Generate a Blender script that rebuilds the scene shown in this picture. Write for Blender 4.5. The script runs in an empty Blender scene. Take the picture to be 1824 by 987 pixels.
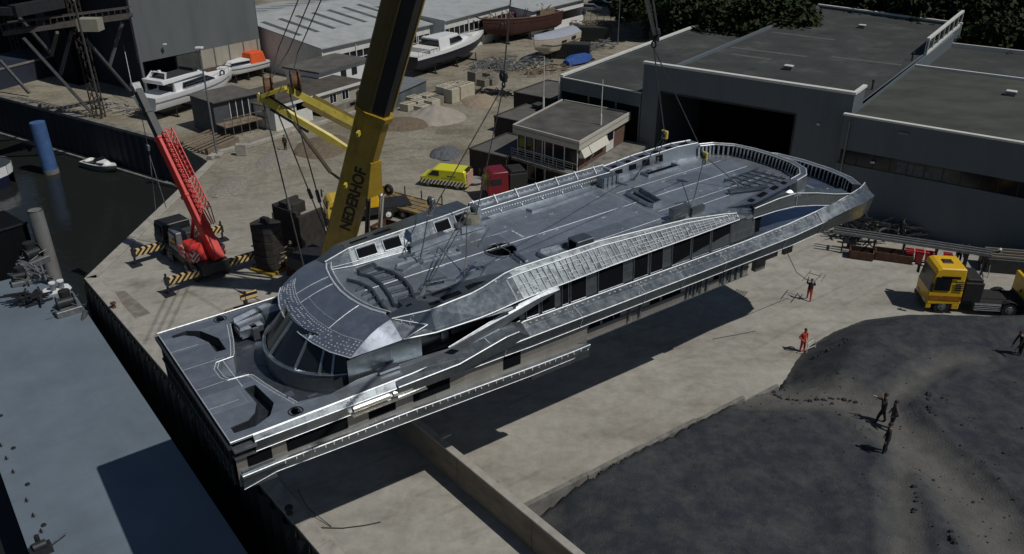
import bpy, bmesh, math, random
from mathutils import Vector, Matrix, Euler
random.seed(7)
R = math.radians
SC = bpy.context.scene
COL = SC.collection

# ------------------------------------------------------------------ camera
CAM_H = 30.0; PITCH = R(27.0); FPX = 1500.0
cam = bpy.data.cameras.new("camera"); cam.sensor_width = 36.0; cam.lens = 36.0*FPX/1824.0
cam.clip_start = 0.5; cam.clip_end = 3000
cam_ob = bpy.data.objects.new("camera", cam); COL.objects.link(cam_ob)
cam_ob.location = (0, 0, CAM_H); cam_ob.rotation_euler = (R(90)-PITCH, 0, 0)
SC.camera = cam_ob
SC.render.resolution_x = 1024; SC.render.resolution_y = 554

# ------------------------------------------------------------------ light
SUN_AZ = 117.0; SUN_EL = 55.0            # compass style: degrees from +Y towards +X
world = bpy.data.worlds.new("World"); SC.world = world; world.use_nodes = True
wn = world.node_tree; bg = wn.nodes["Background"]
sky = wn.nodes.new("ShaderNodeTexSky"); sky.sky_type = 'NISHITA'; sky.sun_disc = False
sky.sun_elevation = R(SUN_EL); sky.sun_rotation = R(SUN_AZ); sky.altitude = 50
sky.air_density = 1.0; sky.dust_density = 0.3; sky.ozone_density = 1.6
wn.links.new(sky.outputs[0], bg.inputs[0]); bg.inputs[1].default_value = 0.062
sun = bpy.data.lights.new("sun", 'SUN'); sun.energy = 4.95; sun.angle = R(0.5); sun.color = (1.0, 0.965, 0.905)
sun_ob = bpy.data.objects.new("sun", sun); COL.objects.link(sun_ob)
sd = Vector((math.sin(R(SUN_AZ))*math.cos(R(SUN_EL)), math.cos(R(SUN_AZ))*math.cos(R(SUN_EL)), math.sin(R(SUN_EL))))
sun_ob.rotation_euler = sd.to_track_quat('Z', 'Y').to_euler()
sun_ob.location = sd*200
SC.view_settings.view_transform = 'Standard'; SC.view_settings.look = 'None'
SC.view_settings.exposure = -1.05; SC.view_settings.gamma = 1.0
SC.view_settings.use_curve_mapping = False

# ------------------------------------------------------------------ geometry helpers
def ray(u, v):
    a = (u-912)/FPX; b = (493.5-v)/FPX
    return Vector((a, math.cos(PITCH)+b*math.sin(PITCH), -math.sin(PITCH)+b*math.cos(PITCH)))
def P(u, v, z=0.0):                       # survey: where a sight line meets the level z
    d = ray(u, v); t = (z-CAM_H)/d.z
    return Vector((d.x*t, d.y*t, z))
def PV(u, v, A, B):                       # survey: where a sight line meets the wall through A and B
    d = ray(u, v); n = Vector((B.y-A.y, A.x-B.x, 0)); o = Vector((0, 0, CAM_H))
    t = (A-o).dot(n)/d.dot(n); return o+d*t
def hd(deg):                              # unit vector of a compass heading
    return Vector((math.sin(R(deg)), math.cos(R(deg)), 0))
def lerp(a, b, t): return a+(b-a)*t
def V(*a): return Vector(a)

class MB:
    def __init__(s): s.v = []; s.f = []; s.m = []; s.mi = 0
    def add(s, vs, fs):
        o = len(s.v); s.v += [Vector(x) for x in vs]
        for f in fs: s.f.append([i+o for i in f]); s.m.append(s.mi)
        return s
    def box(s, x0, x1, y0, y1, z0, z1, top=None):
        if x0 > x1: x0, x1 = x1, x0
        if y0 > y1: y0, y1 = y1, y0
        if z0 > z1: z0, z1 = z1, z0
        ix, iy = top if top else (0, 0)
        return s.add([(x0,y0,z0),(x1,y0,z0),(x1,y1,z0),(x0,y1,z0),(x0+ix,y0+iy,z1),(x1-ix,y0+iy,z1),(x1-ix,y1-iy,z1),(x0+ix,y1-iy,z1)],
                     [(3,2,1,0),(4,5,6,7),(0,1,5,4),(1,2,6,5),(2,3,7,6),(3,0,4,7)])
    def bar(s, p, q, w=0.1, h=None, up=(0,0,1)):
        p = Vector(p); q = Vector(q); h = h or w
        d = (q-p).normalized(); u = Vector(up)
        if abs(d.dot(u)) > 0.98: u = Vector((1,0,0))
        r = d.cross(u).normalized()*w/2; t = r.cross(d).normalized()*h/2
        return s.add([p-r-t,p+r-t,p+r+t,p-r+t,q-r-t,q+r-t,q+r+t,q-r+t],
                     [(0,1,2,3),(7,6,5,4),(4,5,1,0),(5,6,2,1),(6,7,3,2),(7,4,0,3)])
    def tube(s, p, q, r0=0.05, r1=None, n=8, caps=True):
        p = Vector(p); q = Vector(q); r1 = r0 if r1 is None else r1
        d = (q-p).normalized(); u = Vector((0,0,1)) if abs(d.z) < 0.95 else Vector((1,0,0))
        a = d.cross(u).normalized(); b = a.cross(d)
        vs = []
        for c, r in ((p, r0), (q, r1)):
            for i in range(n):
                t = 2*math.pi*i/n; vs.append(c+a*math.cos(t)*r+b*math.sin(t)*r)
        fs = [(i,(i+1)%n,n+(i+1)%n,n+i) for i in range(n)]
        if caps: fs += [tuple(range(n-1,-1,-1)), tuple(range(n,2*n))]
        return s.add(vs, fs)
    def path(s, pts, r=0.03, n=5):
        for a, b in zip(pts[:-1], pts[1:]): s.tube(a, b, r, r, n)
        return s
    def poly(s, pts): return s.add(pts, [tuple(range(len(pts)))])
    def prism(s, pts, z0, z1):            # plan outline (x, y) raised from z0 to z1; z may be lists
        n = len(pts); g = lambda z, i: z[i] if isinstance(z, (list, tuple)) else z
        a = sum(pts[i][0]*pts[(i+1)%n][1]-pts[(i+1)%n][0]*pts[i][1] for i in range(n))
        if a < 0:
            pts = list(pts)[::-1]
            if isinstance(z0, (list, tuple)): z0 = list(z0)[::-1]
            if isinstance(z1, (list, tuple)): z1 = list(z1)[::-1]
        vs = [(pts[i][0], pts[i][1], g(z0,i)) for i in range(n)]+[(pts[i][0], pts[i][1], g(z1,i)) for i in range(n)]
        return s.add(vs, [tuple(range(n-1,-1,-1)), tuple(range(n,2*n))]+[(i,(i+1)%n,n+(i+1)%n,n+i) for i in range(n)])
    def side(s, pts, y0, y1, inset=None): # side outline (x, z) pushed from y0 to y1
        n = len(pts)
        vs = [(x, y0, z) for x, z in pts]+[(x, y1, z) for x, z in pts]
        return s.add(vs, [tuple(range(n)), tuple(range(2*n-1,n-1,-1))]+[((i+1)%n,i,n+i,n+(i+1)%n) for i in range(n)])
    def loft(s, secs, closed=True, caps=True):
        n = len(secs[0]); vs = [p for c in secs for p in c]; fs = []
        for k in range(len(secs)-1):
            for i in range(n if closed else n-1):
                j = (i+1) % n; fs.append((k*n+i, k*n+j, (k+1)*n+j, (k+1)*n+i))
        if caps and closed: fs += [tuple(range(n-1,-1,-1)), tuple(range((len(secs)-1)*n, len(secs)*n))]
        return s.add(vs, fs)
    def strip(s, A, B):                   # open ribbon between two rails
        n = len(A); return s.add(list(A)+list(B), [(i,i+1,n+i+1,n+i) for i in range(n-1)])
    def slab(s, A, B, th=0.05, off=None): # ribbon with thickness, pushed along off
        off = Vector(off) if off else Vector((0,0,-1)); A = [Vector(a) for a in A]; B = [Vector(b) for b in B]
        return s.loft([[a, b, b+off*th, a+off*th] for a, b in zip(A, B)])
    def dome(s, c, rx, ry, rz, n=12, k=5, zlow=0.0):
        c = Vector(c); secs = []
        for j in range(k):
            t = math.pi/2*j/k
            secs.append([c+Vector((rx*math.cos(t)*math.cos(2*math.pi*i/n), ry*math.cos(t)*math.sin(2*math.pi*i/n), rz*math.sin(t))) for i in range(n)])
        o = len(s.v); s.loft(secs, True, False); s.add([c+Vector((0,0,rz))], [])
        top = len(s.v)-1; b = o+(k-1)*n
        for i in range(n): s.f.append([b+i, b+(i+1)%n, top]); s.m.append(s.mi)
        return s
    def torus(s, c, R0, r, axis='z', n=16, m=6):
        c = Vector(c); secs = []
        for i in range(n):
            t = 2*math.pi*i/n; ring = []
            for j in range(m):
                q = 2*math.pi*j/m; a = (R0+r*math.cos(q)); x, y, z = a*math.cos(t), a*math.sin(t), r*math.sin(q)
                ring.append(c+{'z': Vector((x,y,z)), 'y': Vector((x,z,y)), 'x': Vector((z,x,y))}[axis])
            secs.append(ring)
        secs.append(secs[0]); return s.loft(secs, True, False)
    def xf(s, M):
        s.v = [M @ p for p in s.v]; return s
    def build_each(s, name, mat, parent=None, world_xyz=False, **kw):
        """one object per disconnected piece"""
        par = list(range(len(s.v)))
        def find(a):
            while par[a] != a: par[a] = par[par[a]]; a = par[a]
            return a
        for f in s.f:
            r = find(f[0])
            for i in f[1:]: par[find(i)] = r
        groups = {}
        for f, mi in zip(s.f, s.m): groups.setdefault(find(f[0]), []).append((f, mi))
        out = []
        for fs in groups.values():
            n = MB(); ids = sorted({i for f, _ in fs for i in f}); mp = {i: k for k, i in enumerate(ids)}
            n.v = [s.v[i] for i in ids]; n.f = [[mp[i] for i in f] for f, _ in fs]; n.m = [mi for _, mi in fs]
            out.append(n.build(name, mat, parent, world_xyz, **kw))
        return out
    def build(s, name, mat, parent=None, world_xyz=False, smooth=False, bevel=0, fix=True):
        if parent is not None and world_xyz:
            inv = PM[parent.name].inverted(); vs = [inv @ p for p in s.v]
        else: vs = s.v
        me = bpy.data.meshes.new(name); me.from_pydata([tuple(p) for p in vs], [], s.f)
        mats = mat if isinstance(mat, (list, tuple)) else [mat]
        for m in mats: me.materials.append(m)
        me.polygons.foreach_set('material_index', s.m)
        me.update()
        if fix:
            bm = bmesh.new(); bm.from_mesh(me); bmesh.ops.recalc_face_normals(bm, faces=bm.faces[:]); bm.to_mesh(me); bm.free()
        if smooth: me.shade_smooth() if hasattr(me, 'shade_smooth') else None
        o = bpy.data.objects.new(name, me); COL.objects.link(o)
        if parent is not None: o.parent = parent
        PM[o.name] = PM[parent.name] if parent is not None else Matrix.Identity(4)
        if bevel:
            b = o.modifiers.new('bevel', 'BEVEL'); b.width = bevel; b.segments = 1; b.limit_method = 'ANGLE'; b.angle_limit = R(35)
        if smooth:
            try:
                for p in me.polygons: p.use_smooth = True
                me.set_sharp_from_angle(angle=R(40))
            except Exception: pass
        return o

PM = {}
def tag(o, label=None, cat=None, group=None, kind=None):
    if label: o['label'] = label
    if cat: o['category'] = cat
    if group: o['group'] = group
    if kind: o['kind'] = kind
    return o
def thing(name, label, cat, loc=(0,0,0), heading=90.0, group=None, tilt=None):
    """Empty at the thing's base; local +x points along the compass heading, local +y to its left"""
    o = bpy.data.objects.new(name, None); COL.objects.link(o)
    o.empty_display_size = 0.3
    M = Matrix.Translation(Vector(loc)) @ Matrix.Rotation(R(90-heading), 4, 'Z')
    if tilt: M = M @ tilt
    o.location = M.to_translation(); o.rotation_euler = M.to_euler()
    PM[o.name] = M
    tag(o, label, cat, group); return o
def structure(o): o['kind'] = 'structure'; return o
def copy_thing(root, loc, heading, label, group=None):
    c = root.copy(); COL.objects.link(c)
    c.location = loc; c.rotation_euler = (0, 0, R(90-heading)); c['label'] = label
    if group: c['group'] = group
    for ch in root.children:
        d = ch.copy(); COL.objects.link(d); d.parent = c
        for g in ch.children:
            e = g.copy(); COL.objects.link(e); e.parent = d
    return c

# ------------------------------------------------------------------ materials
def mat(name, col, rough=0.7, metal=0.0, var=0.25, scale=3.0, bump=0.0, bscale=20.0, col2=None, spec=0.5, detail=6.0, streak=None):
    m = bpy.data.materials.new(name); m.use_nodes = True; nt = m.node_tree; N = nt.nodes; Lk = nt.links
    b = N['Principled BSDF']; b.inputs['Roughness'].default_value = rough; b.inputs['Metallic'].default_value = metal
    b.inputs['Specular IOR Level'].default_value = spec
    tc = N.new('ShaderNodeTexCoord')
    src = tc.outputs['Object']
    mp = N.new('ShaderNodeMapping'); Lk.new(src, mp.inputs[0])
    if streak: mp.inputs['Scale'].default_value = streak
    nz = N.new('ShaderNodeTexNoise'); nz.inputs['Scale'].default_value = scale; nz.inputs['Detail'].default_value = detail
    nz.inputs['Roughness'].default_value = 0.65
    Lk.new(mp.outputs[0], nz.inputs['Vector'])
    rp = N.new('ShaderNodeValToRGB'); rp.color_ramp.elements[0].position = 0.3; rp.color_ramp.elements[1].position = 0.7
    c2 = col2 or tuple(min(1, c*(1+var)) for c in col); c1 = tuple(c*(1-var) for c in col) if not col2 else col
    rp.color_ramp.elements[0].color = (*c1, 1); rp.color_ramp.elements[1].color = (*c2, 1)
    Lk.new(nz.outputs['Fac'], rp.inputs[0]); Lk.new(rp.outputs[0], b.inputs['Base Color'])
    if bump:
        n2 = N.new('ShaderNodeTexNoise'); n2.inputs['Scale'].default_value = bscale; n2.inputs['Detail'].default_value = 5
        Lk.new(src, n2.inputs['Vector'])
        bp = N.new('ShaderNodeBump'); bp.inputs['Strength'].default_value = bump; bp.inputs['Distance'].default_value = 0.05
        Lk.new(n2.outputs['Fac'], bp.inputs['Height']); Lk.new(bp.outputs[0], b.inputs['Normal'])
    return m
def aluminium(name, col=(0.50,0.53,0.57), rough=0.36, bump=0.25, metal=0.85, plate=None):
    m = mat(name, col, rough, metal, 0.14, 0.9, 0, 2)
    nt = m.node_tree; N = nt.nodes; Lk = nt.links; b = N['Principled BSDF']
    tc = N['Texture Coordinate'] if 'Texture Coordinate' in N else N.new('ShaderNodeTexCoord')
    n1 = N.new('ShaderNodeTexNoise'); n1.inputs['Scale'].default_value = 2.2; n1.inputs['Detail'].default_value = 8
    n1.inputs['Roughness'].default_value = 0.7
    Lk.new(tc.outputs['Object'], n1.inputs['Vector'])
    mr = N.new('ShaderNodeMapRange'); mr.inputs['From Min'].default_value = 0.3; mr.inputs['From Max'].default_value = 0.7
    mr.inputs['To Min'].default_value = rough-0.1; mr.inputs['To Max'].default_value = rough+0.14
    Lk.new(n1.outputs['Fac'], mr.inputs['Value']); Lk.new(mr.outputs[0], b.inputs['Roughness'])
    # slightly buckled plate
    n2 = N.new('ShaderNodeTexNoise'); n2.inputs['Scale'].default_value = 0.8; n2.inputs['Detail'].default_value = 3
    Lk.new(tc.outputs['Object'], n2.inputs['Vector'])
    bp = N.new('ShaderNodeBump'); bp.inputs['Strength'].default_value = bump; bp.inputs['Distance'].default_value = 0.12
    Lk.new(n2.outputs['Fac'], bp.inputs['Height']); Lk.new(bp.outputs[0], b.inputs['Normal'])
    if plate:      # tone differs a little from plate to plate, with ground seams between
        sep = N.new('ShaderNodeSeparateXYZ'); cmb = N.new('ShaderNodeCombineXYZ'); Lk.new(tc.outputs['Object'], sep.inputs[0])
        Lk.new(sep.outputs['X'], cmb.inputs[0]); Lk.new(sep.outputs['Y' if plate == 'xy' else 'Z'], cmb.inputs[1])
        br = N.new('ShaderNodeTexBrick'); br.inputs['Scale'].default_value = 1.0; br.inputs['Brick Width'].default_value = 3.1; br.inputs['Row Height'].default_value = 1.42 if plate == 'xy' else .8
        br.inputs['Mortar Size'].default_value = .012; br.inputs['Color1'].default_value = (.80,.80,.82,1); br.inputs['Color2'].default_value = (1.14,1.14,1.13,1); br.inputs['Mortar'].default_value = (1.5,1.5,1.5,1)
        Lk.new(cmb.outputs[0], br.inputs['Vector'])
        src = b.inputs['Base Color'].links[0].from_socket
        x = N.new('ShaderNodeMix'); x.data_type = 'RGBA'; x.blend_type = 'MULTIPLY'; x.inputs['Factor'].default_value = 1.0
        Lk.new(src, x.inputs['A']); Lk.new(br.outputs['Color'], x.inputs['B'])
        # grinding marks and hand scuffs
        n3 = N.new('ShaderNodeTexNoise'); n3.inputs['Scale'].default_value = 6.5; n3.inputs['Detail'].default_value = 10; n3.inputs['Roughness'].default_value = .75; n3.inputs['Distortion'].default_value = .8
        Lk.new(tc.outputs['Object'], n3.inputs['Vector'])
        r3 = N.new('ShaderNodeValToRGB'); r3.color_ramp.elements[0].position = .56; r3.color_ramp.elements[1].position = .72; r3.color_ramp.elements[0].color = (1,1,1,1); r3.color_ramp.elements[1].color = (1.45,1.45,1.42,1)
        Lk.new(n3.outputs['Fac'], r3.inputs[0])
        y = N.new('ShaderNodeMix'); y.data_type = 'RGBA'; y.blend_type = 'MULTIPLY'; y.inputs['Factor'].default_value = .8
        Lk.new(x.outputs['Result'], y.inputs['A']); Lk.new(r3.outputs[0], y.inputs['B']); Lk.new(y.outputs['Result'], b.inputs['Base Color'])
    return m
def banded(m, direction, period, width, dark, soft=0.0):
    """thin straight joints across a surface: seams, ribs, laps"""
    nt = m.node_tree; N = nt.nodes; Lk = nt.links; b = N['Principled BSDF']; tc = N['Texture Coordinate']
    vm = N.new('ShaderNodeVectorMath'); vm.operation = 'DOT_PRODUCT'; vm.inputs[1].default_value = Vector(direction)/period
    Lk.new(tc.outputs['Object'], vm.inputs[0])
    fr = N.new('ShaderNodeMath'); fr.operation = 'FRACT'; Lk.new(vm.outputs['Value'], fr.inputs[0])
    r = N.new('ShaderNodeValToRGB'); e = r.color_ramp.elements; e[0].position = 0; e[0].color = (dark,dark,dark,1); e[1].position = width; e[1].color = (1,1,1,1)
    k = r.color_ramp.elements.new(1-width if soft == 0 else 1-width*2); k.color = (1,1,1,1)
    if soft: q = r.color_ramp.elements.new(1.0); q.color = (dark,dark,dark,1)
    Lk.new(fr.outputs[0], r.inputs[0])
    src = b.inputs['Base Color'].links[0].from_socket
    x = N.new('ShaderNodeMix'); x.data_type = 'RGBA'; x.blend_type = 'MULTIPLY'; x.inputs['Factor'].default_value = 1
    Lk.new(src, x.inputs['A']); Lk.new(r.outputs[0], x.inputs['B']); Lk.new(x.outputs['Result'], b.inputs['Base Color'])
    return m
def stained(m, scale, lo, hi, dark, streak=None):
    nt = m.node_tree; N = nt.nodes; Lk = nt.links; b = N['Principled BSDF']; tc = N['Texture Coordinate']
    mp = N.new('ShaderNodeMapping'); Lk.new(tc.outputs['Object'], mp.inputs[0])
    if streak: mp.inputs['Scale'].default_value = streak
    n = N.new('ShaderNodeTexNoise'); n.inputs['Scale'].default_value = scale; n.inputs['Detail'].default_value = 9; n.inputs['Roughness'].default_value = .65
    Lk.new(mp.outputs[0], n.inputs['Vector'])
    r = N.new('ShaderNodeValToRGB'); e = r.color_ramp.elements; e[0].position = lo; e[0].color = (1,1,1,1); e[1].position = hi; e[1].color = (*dark,1)
    Lk.new(n.outputs['Fac'], r.inputs[0])
    src = b.inputs['Base Color'].links[0].from_socket
    x = N.new('ShaderNodeMix'); x.data_type = 'RGBA'; x.blend_type = 'MULTIPLY'; x.inputs['Factor'].default_value = 1
    Lk.new(src, x.inputs['A']); Lk.new(r.outputs[0], x.inputs['B']); Lk.new(x.outputs['Result'], b.inputs['Base Color'])
    return m
def stripes(name, c1, c2, freq=2.0, direction=(1,1,0), rough=0.5):
    m = bpy.data.materials.new(name); m.use_nodes = True; nt = m.node_tree; N = nt.nodes; Lk = nt.links
    b = N['Principled BSDF']; b.inputs['Roughness'].default_value = rough
    tc = N.new('ShaderNodeTexCoord'); vm = N.new('ShaderNodeVectorMath'); vm.operation = 'DOT_PRODUCT'
    vm.inputs[1].default_value = Vector(direction)*freq
    Lk.new(tc.outputs['Object'], vm.inputs[0])
    fr = N.new('ShaderNodeMath'); fr.operation = 'FRACT'; Lk.new(vm.outputs['Value'], fr.inputs[0])
    gt = N.new('ShaderNodeMath'); gt.operation = 'GREATER_THAN'; gt.inputs[1].default_value = 0.5; Lk.new(fr.outputs[0], gt.inputs[0])
    mx = N.new('ShaderNodeMix'); mx.data_type = 'RGBA'; mx.inputs['A'].default_value = (*c1,1); mx.inputs['B'].default_value = (*c2,1)
    Lk.new(gt.outputs[0], mx.inputs['Factor']); Lk.new(mx.outputs['Result'], b.inputs['Base Color'])
    return m

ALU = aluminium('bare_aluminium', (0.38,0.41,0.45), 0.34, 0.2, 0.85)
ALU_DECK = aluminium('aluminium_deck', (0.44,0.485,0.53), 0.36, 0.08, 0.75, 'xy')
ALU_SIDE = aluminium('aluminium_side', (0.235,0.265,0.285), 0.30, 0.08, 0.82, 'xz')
WELD = mat('weld_bead', (0.72,0.75,0.78), 0.5, 0.3, 0.3, 9)
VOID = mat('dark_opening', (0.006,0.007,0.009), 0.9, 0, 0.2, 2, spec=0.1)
GLASS = mat('dark_glass', (0.012,0.015,0.02), 0.12, 0, 0.2, 1, spec=0.5)
BLACK = mat('black_rubber', (0.018,0.018,0.018), 0.75, 0, 0.3, 6)
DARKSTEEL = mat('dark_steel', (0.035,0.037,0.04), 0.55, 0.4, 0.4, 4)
RUST = mat('rusty_steel', (0.10,0.05,0.03), 0.85, 0.1, 0.5, 3, 0.2, 20)
GREYSTEEL = mat('grey_steel', (0.22,0.23,0.24), 0.5, 0.5, 0.3, 4)
WIRE = mat('steel_wire', (0.10,0.10,0.10), 0.5, 0.6, 0.2, 4)
WHITE = mat('white_paint', (0.78,0.79,0.80), 0.35, 0, 0.06, 2)
OFFWHITE = mat('off_white_wall', (0.66,0.66,0.62), 0.7, 0, 0.12, 1.2)
YELLOW = mat('crane_yellow', (0.36,0.235,0.022), 0.42, 0, 0.18, 1.5)
YELLOWTR = mat('truck_yellow', (0.80,0.48,0.02), 0.3, 0, 0.08, 1.5)
PALEYELLOW = mat('pale_yellow', (0.58,0.47,0.08), 0.45, 0, 0.15, 2)
VANYEL = mat('signal_yellow', (0.72,0.70,0.03), 0.3, 0, 0.06, 2)
RED = mat('crane_red', (0.62,0.04,0.03), 0.35, 0, 0.12, 2)
DKRED = mat('dark_red', (0.17,0.008,0.016), 0.35, 0, 0.15, 2)
CHROME = mat('polished_rod', (0.75,0.76,0.78), 0.18, 1.0, 0.05, 2)
HAZ = stripes('hazard_black_yellow', (0.70,0.50,0.22), (0.012,0.012,0.012), 2.2, (0,1,1))
HAZR = stripes('hazard_red_white', (0.70,0.66,0.60), (0.45,0.03,0.02), 2.6, (0,1,1))
CONC = mat('concrete', (0.36,0.34,0.30), 0.9, 0, 0.2, 1.2, 0.2, 14)
CONC_D = mat('concrete_weathered', (0.20,0.19,0.17), 0.92, 0, 0.35, 0.9, 0.3, 10)
ROOF = mat('bitumen_roof', (0.046,0.050,0.048), 0.9, 0, 0.3, 0.22, 0.15, 12)
ROOF_G = mat('grey_gravel_roof', (0.11,0.105,0.095), 0.92, 0, 0.3, 0.6, 0.3, 14)
ROOF_W = mat('pale_sheet_roof', (0.42,0.44,0.44), 0.6, 0, 0.14, 0.4)
CLAD = mat('grey_cladding', (0.125,0.15,0.168), 0.6, 0, 0.12, 0.5, streak=(1,1,0.2))
CLAD_L = mat('shed_cladding', (0.13,0.145,0.15), 0.6, 0, 0.1, 0.3, streak=(1,1,0.2))
BRICK = mat('brown_brick', (0.13,0.075,0.055), 0.9, 0, 0.25, 2, 0.2, 30)
BRICK_D = mat('dark_brown_cladding', (0.045,0.036,0.032), 0.85, 0, 0.25, 1.5, 0.2, 20)
BEIGE = mat('beige_boarding', (0.36,0.33,0.27), 0.85, 0, 0.12, 1.2, streak=(1,1,0.1))
WOOD = mat('weathered_timber', (0.20,0.16,0.11), 0.9, 0, 0.4, 2.5, 0.2, 20)
NAVY = mat('navy_hull', (0.012,0.016,0.035), 0.35, 0, 0.2, 2)
BLUE = mat('blue_paint', (0.06,0.13,0.30), 0.6, 0, 0.25, 1.5)
TARPBLUE = mat('blue_tarpaulin', (0.03,0.09,0.32), 0.6, 0, 0.25, 2, 0.3, 6)
ORANGE = mat('orange_canvas', (0.72,0.10,0.02), 0.7, 0, 0.15, 3, 0.4, 6)
HULLRED = mat('red_oxide_hull', (0.062,0.024,0.019), 0.8, 0, 0.3, 1.0, 0.2, 12)
CREAM = mat('cream_hull', (0.60,0.54,0.42), 0.5, 0, 0.1, 2)
TARPGREY = mat('grey_boat_cover', (0.33,0.36,0.42), 0.7, 0, 0.12, 2, 0.3, 5)
SEAM = (math.sin(R(126)), math.cos(R(126)), 0); SEAM2 = (math.sin(R(36)), math.cos(R(36)), 0)
stained(banded(banded(ROOF, SEAM, 1.05, .03, .74), SEAM2, 7.5, .006, .7), .22, .52, .70, (1.5,1.5,1.45))
stained(ROOF, .5, .60, .68, (.62,.62,.62))
stained(banded(CLAD, SEAM, 1.0, .05, .88), .5, .5, .75, (.72,.72,.70), (1,1,.18))
stained(banded(CLAD_L, SEAM2, 1.1, .05, .9), .4, .5, .8, (.8,.8,.78), (1,1,.15))
banded(ROOF_W, SEAM2, 1.2, .05, .85); stained(ROOF_W, .35, .5, .75, (.75,.74,.70), (1,1,1))
stained(YELLOW, 1.1, .52, .72, (.55,.50,.42)); stained(YELLOWTR, 2.5, .58, .75, (.6,.5,.4)); stained(RED, 1.6, .55, .75, (.55,.6,.6)); stained(VANYEL, 2.5, .6, .75, (.75,.72,.6))
stained(CONC, .8, .52, .72, (.66,.65,.62)); stained(CONC_D, .8, .5, .7, (.55,.55,.52)); stained(WHITE, 1.2, .58, .78, (.82,.81,.78)); stained(PALEYELLOW, 1.5, .55, .75, (.6,.55,.45))
# ------------------------------------------------------------------ ground, water, heap
WZ = -5.0
def ground_mat():
    m = bpy.data.materials.new('quay_ground'); m.use_nodes = True; nt = m.node_tree; N = nt.nodes; Lk = nt.links
    b = N['Principled BSDF']; b.inputs['Roughness'].default_value = 0.95; b.inputs['Specular IOR Level'].default_value = 0.2
    tc = N.new('ShaderNodeTexCoord')
    def noise(sc, det=6, rg=0.6, vec=None):
        n = N.new('ShaderNodeTexNoise'); n.inputs['Scale'].default_value = sc; n.inputs['Detail'].default_value = det
        n.inputs['Roughness'].default_value = rg; Lk.new(vec or tc.outputs['Object'], n.inputs['Vector']); return n
    def ramp(src, p0, c0, p1, c1):
        r = N.new('ShaderNodeValToRGB'); e = r.color_ramp.elements; e[0].position = p0; e[1].position = p1
        e[0].color = (*c0,1); e[1].color = (*c1,1); Lk.new(src, r.inputs[0]); return r
    def mix(a, bb, f, t='MIX'):
        x = N.new('ShaderNodeMix'); x.data_type = 'RGBA'; x.blend_type = t
        Lk.new(a, x.inputs['A']); Lk.new(bb, x.inputs['B'])
        if isinstance(f, float): x.inputs['Factor'].default_value = f
        else: Lk.new(f, x.inputs['Factor'])
        return x.outputs['Result']
    base = ramp(noise(0.12, 8, 0.62).outputs['Fac'], 0.35, (0.335,0.318,0.28), 0.68, (0.435,0.418,0.375))
    fine = ramp(noise(1.4, 9, 0.72).outputs['Fac'], 0.3, (0.78,0.78,0.78), 0.7, (1.12,1.12,1.1))
    c = mix(base.outputs[0], fine.outputs[0], 1.0, 'MULTIPLY')
    # tyre-worn streaks and damp patches
    mp = N.new('ShaderNodeMapping'); mp.inputs['Rotation'].default_value = (0,0,R(-36)); mp.inputs['Scale'].default_value = (0.5,1.3,1)
    Lk.new(tc.outputs['Object'], mp.inputs[0])
    st = ramp(noise(0.35, 6, 0.6, mp.outputs[0]).outputs['Fac'], 0.50, (1,1,1), 0.72, (0.72,0.71,0.69))
    c = mix(c, st.outputs[0], 1.0, 'MULTIPLY')
    spots = ramp(noise(0.30, 5, 0.6).outputs['Fac'], 0.58, (1,1,1), 0.72, (0.74,0.735,0.72))
    c = mix(c, spots.outputs[0], 1.0, 'MULTIPLY')
    # loose stones on the northern yard
    sep = N.new('ShaderNodeSeparateXYZ'); Lk.new(tc.outputs['Object'], sep.inputs[0])
    mr = N.new('ShaderNodeMapRange'); mr.inputs['From Min'].default_value = 62; mr.inputs['From Max'].default_value = 86
    Lk.new(sep.outputs['Y'], mr.inputs['Value'])
    far = ramp(noise(2.2, 12, 0.82).outputs['Fac'], 0.38, (0.62,0.60,0.55), 0.62, (1.05,1.03,0.98))
    farp = ramp(noise(0.13, 7, 0.6).outputs['Fac'], 0.36, (0.66,0.62,0.55), 0.56, (0.98,0.96,0.92))
    f2 = mix(far.outputs[0], farp.outputs[0], 1.0, 'MULTIPLY')
    c2 = mix(c, f2, 1.0, 'MULTIPLY')
    c = mix(c, c2, mr.outputs[0])
    Lk.new(c, b.inputs['Base Color'])
    # faint tyre tracks
    wv_ = N.new('ShaderNodeTexWave'); wv_.inputs['Scale'].default_value = .16; wv_.inputs['Distortion'].default_value = 5.5; wv_.inputs['Detail'].default_value = 1.5; wv_.inputs['Detail Scale'].default_value = .35
    mp2 = N.new('ShaderNodeMapping'); mp2.inputs['Rotation'].default_value = (0,0,R(55)); Lk.new(tc.outputs['Object'], mp2.inputs[0]); Lk.new(mp2.outputs[0], wv_.inputs['Vector'])
    tr = ramp(wv_.outputs['Fac'], .93, (1,1,1), .975, (.86,.855,.84))
    msk = ramp(noise(.11, 3, .5).outputs['Fac'], .45, (0,0,0), .6, (1,1,1))
    c = mix(c, mix(c, tr.outputs[0], 1.0, 'MULTIPLY'), msk.outputs[0])
    oil = ramp(noise(.9, 5, .55).outputs['Fac'], .70, (1,1,1), .76, (.55,.54,.53)); c = mix(c, oil.outputs[0], .8, 'MULTIPLY')
    Lk.new(c, b.inputs['Base Color'])
    nb = noise(5.0, 8, 0.7); bp = N.new('ShaderNodeBump'); bp.inputs['Strength'].default_value = 0.35; bp.inputs['Distance'].default_value = 0.06
    Lk.new(nb.outputs['Fac'], bp.inputs['Height']); Lk.new(bp.outputs[0], b.inputs['Normal'])
    return m
GROUND = ground_mat()
Q0 = V(-33.4,58.5,0); QD = hd(139.9); QE = Q0+QD*70     # quay corner and the line that runs past the camera
Q1 = V(-32.6,86.2,0); Q2 = V(-37.3,91.4,0); Q3 = Q2+hd(-57)*40; Q4 = Q2+hd(-57)*140
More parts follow.
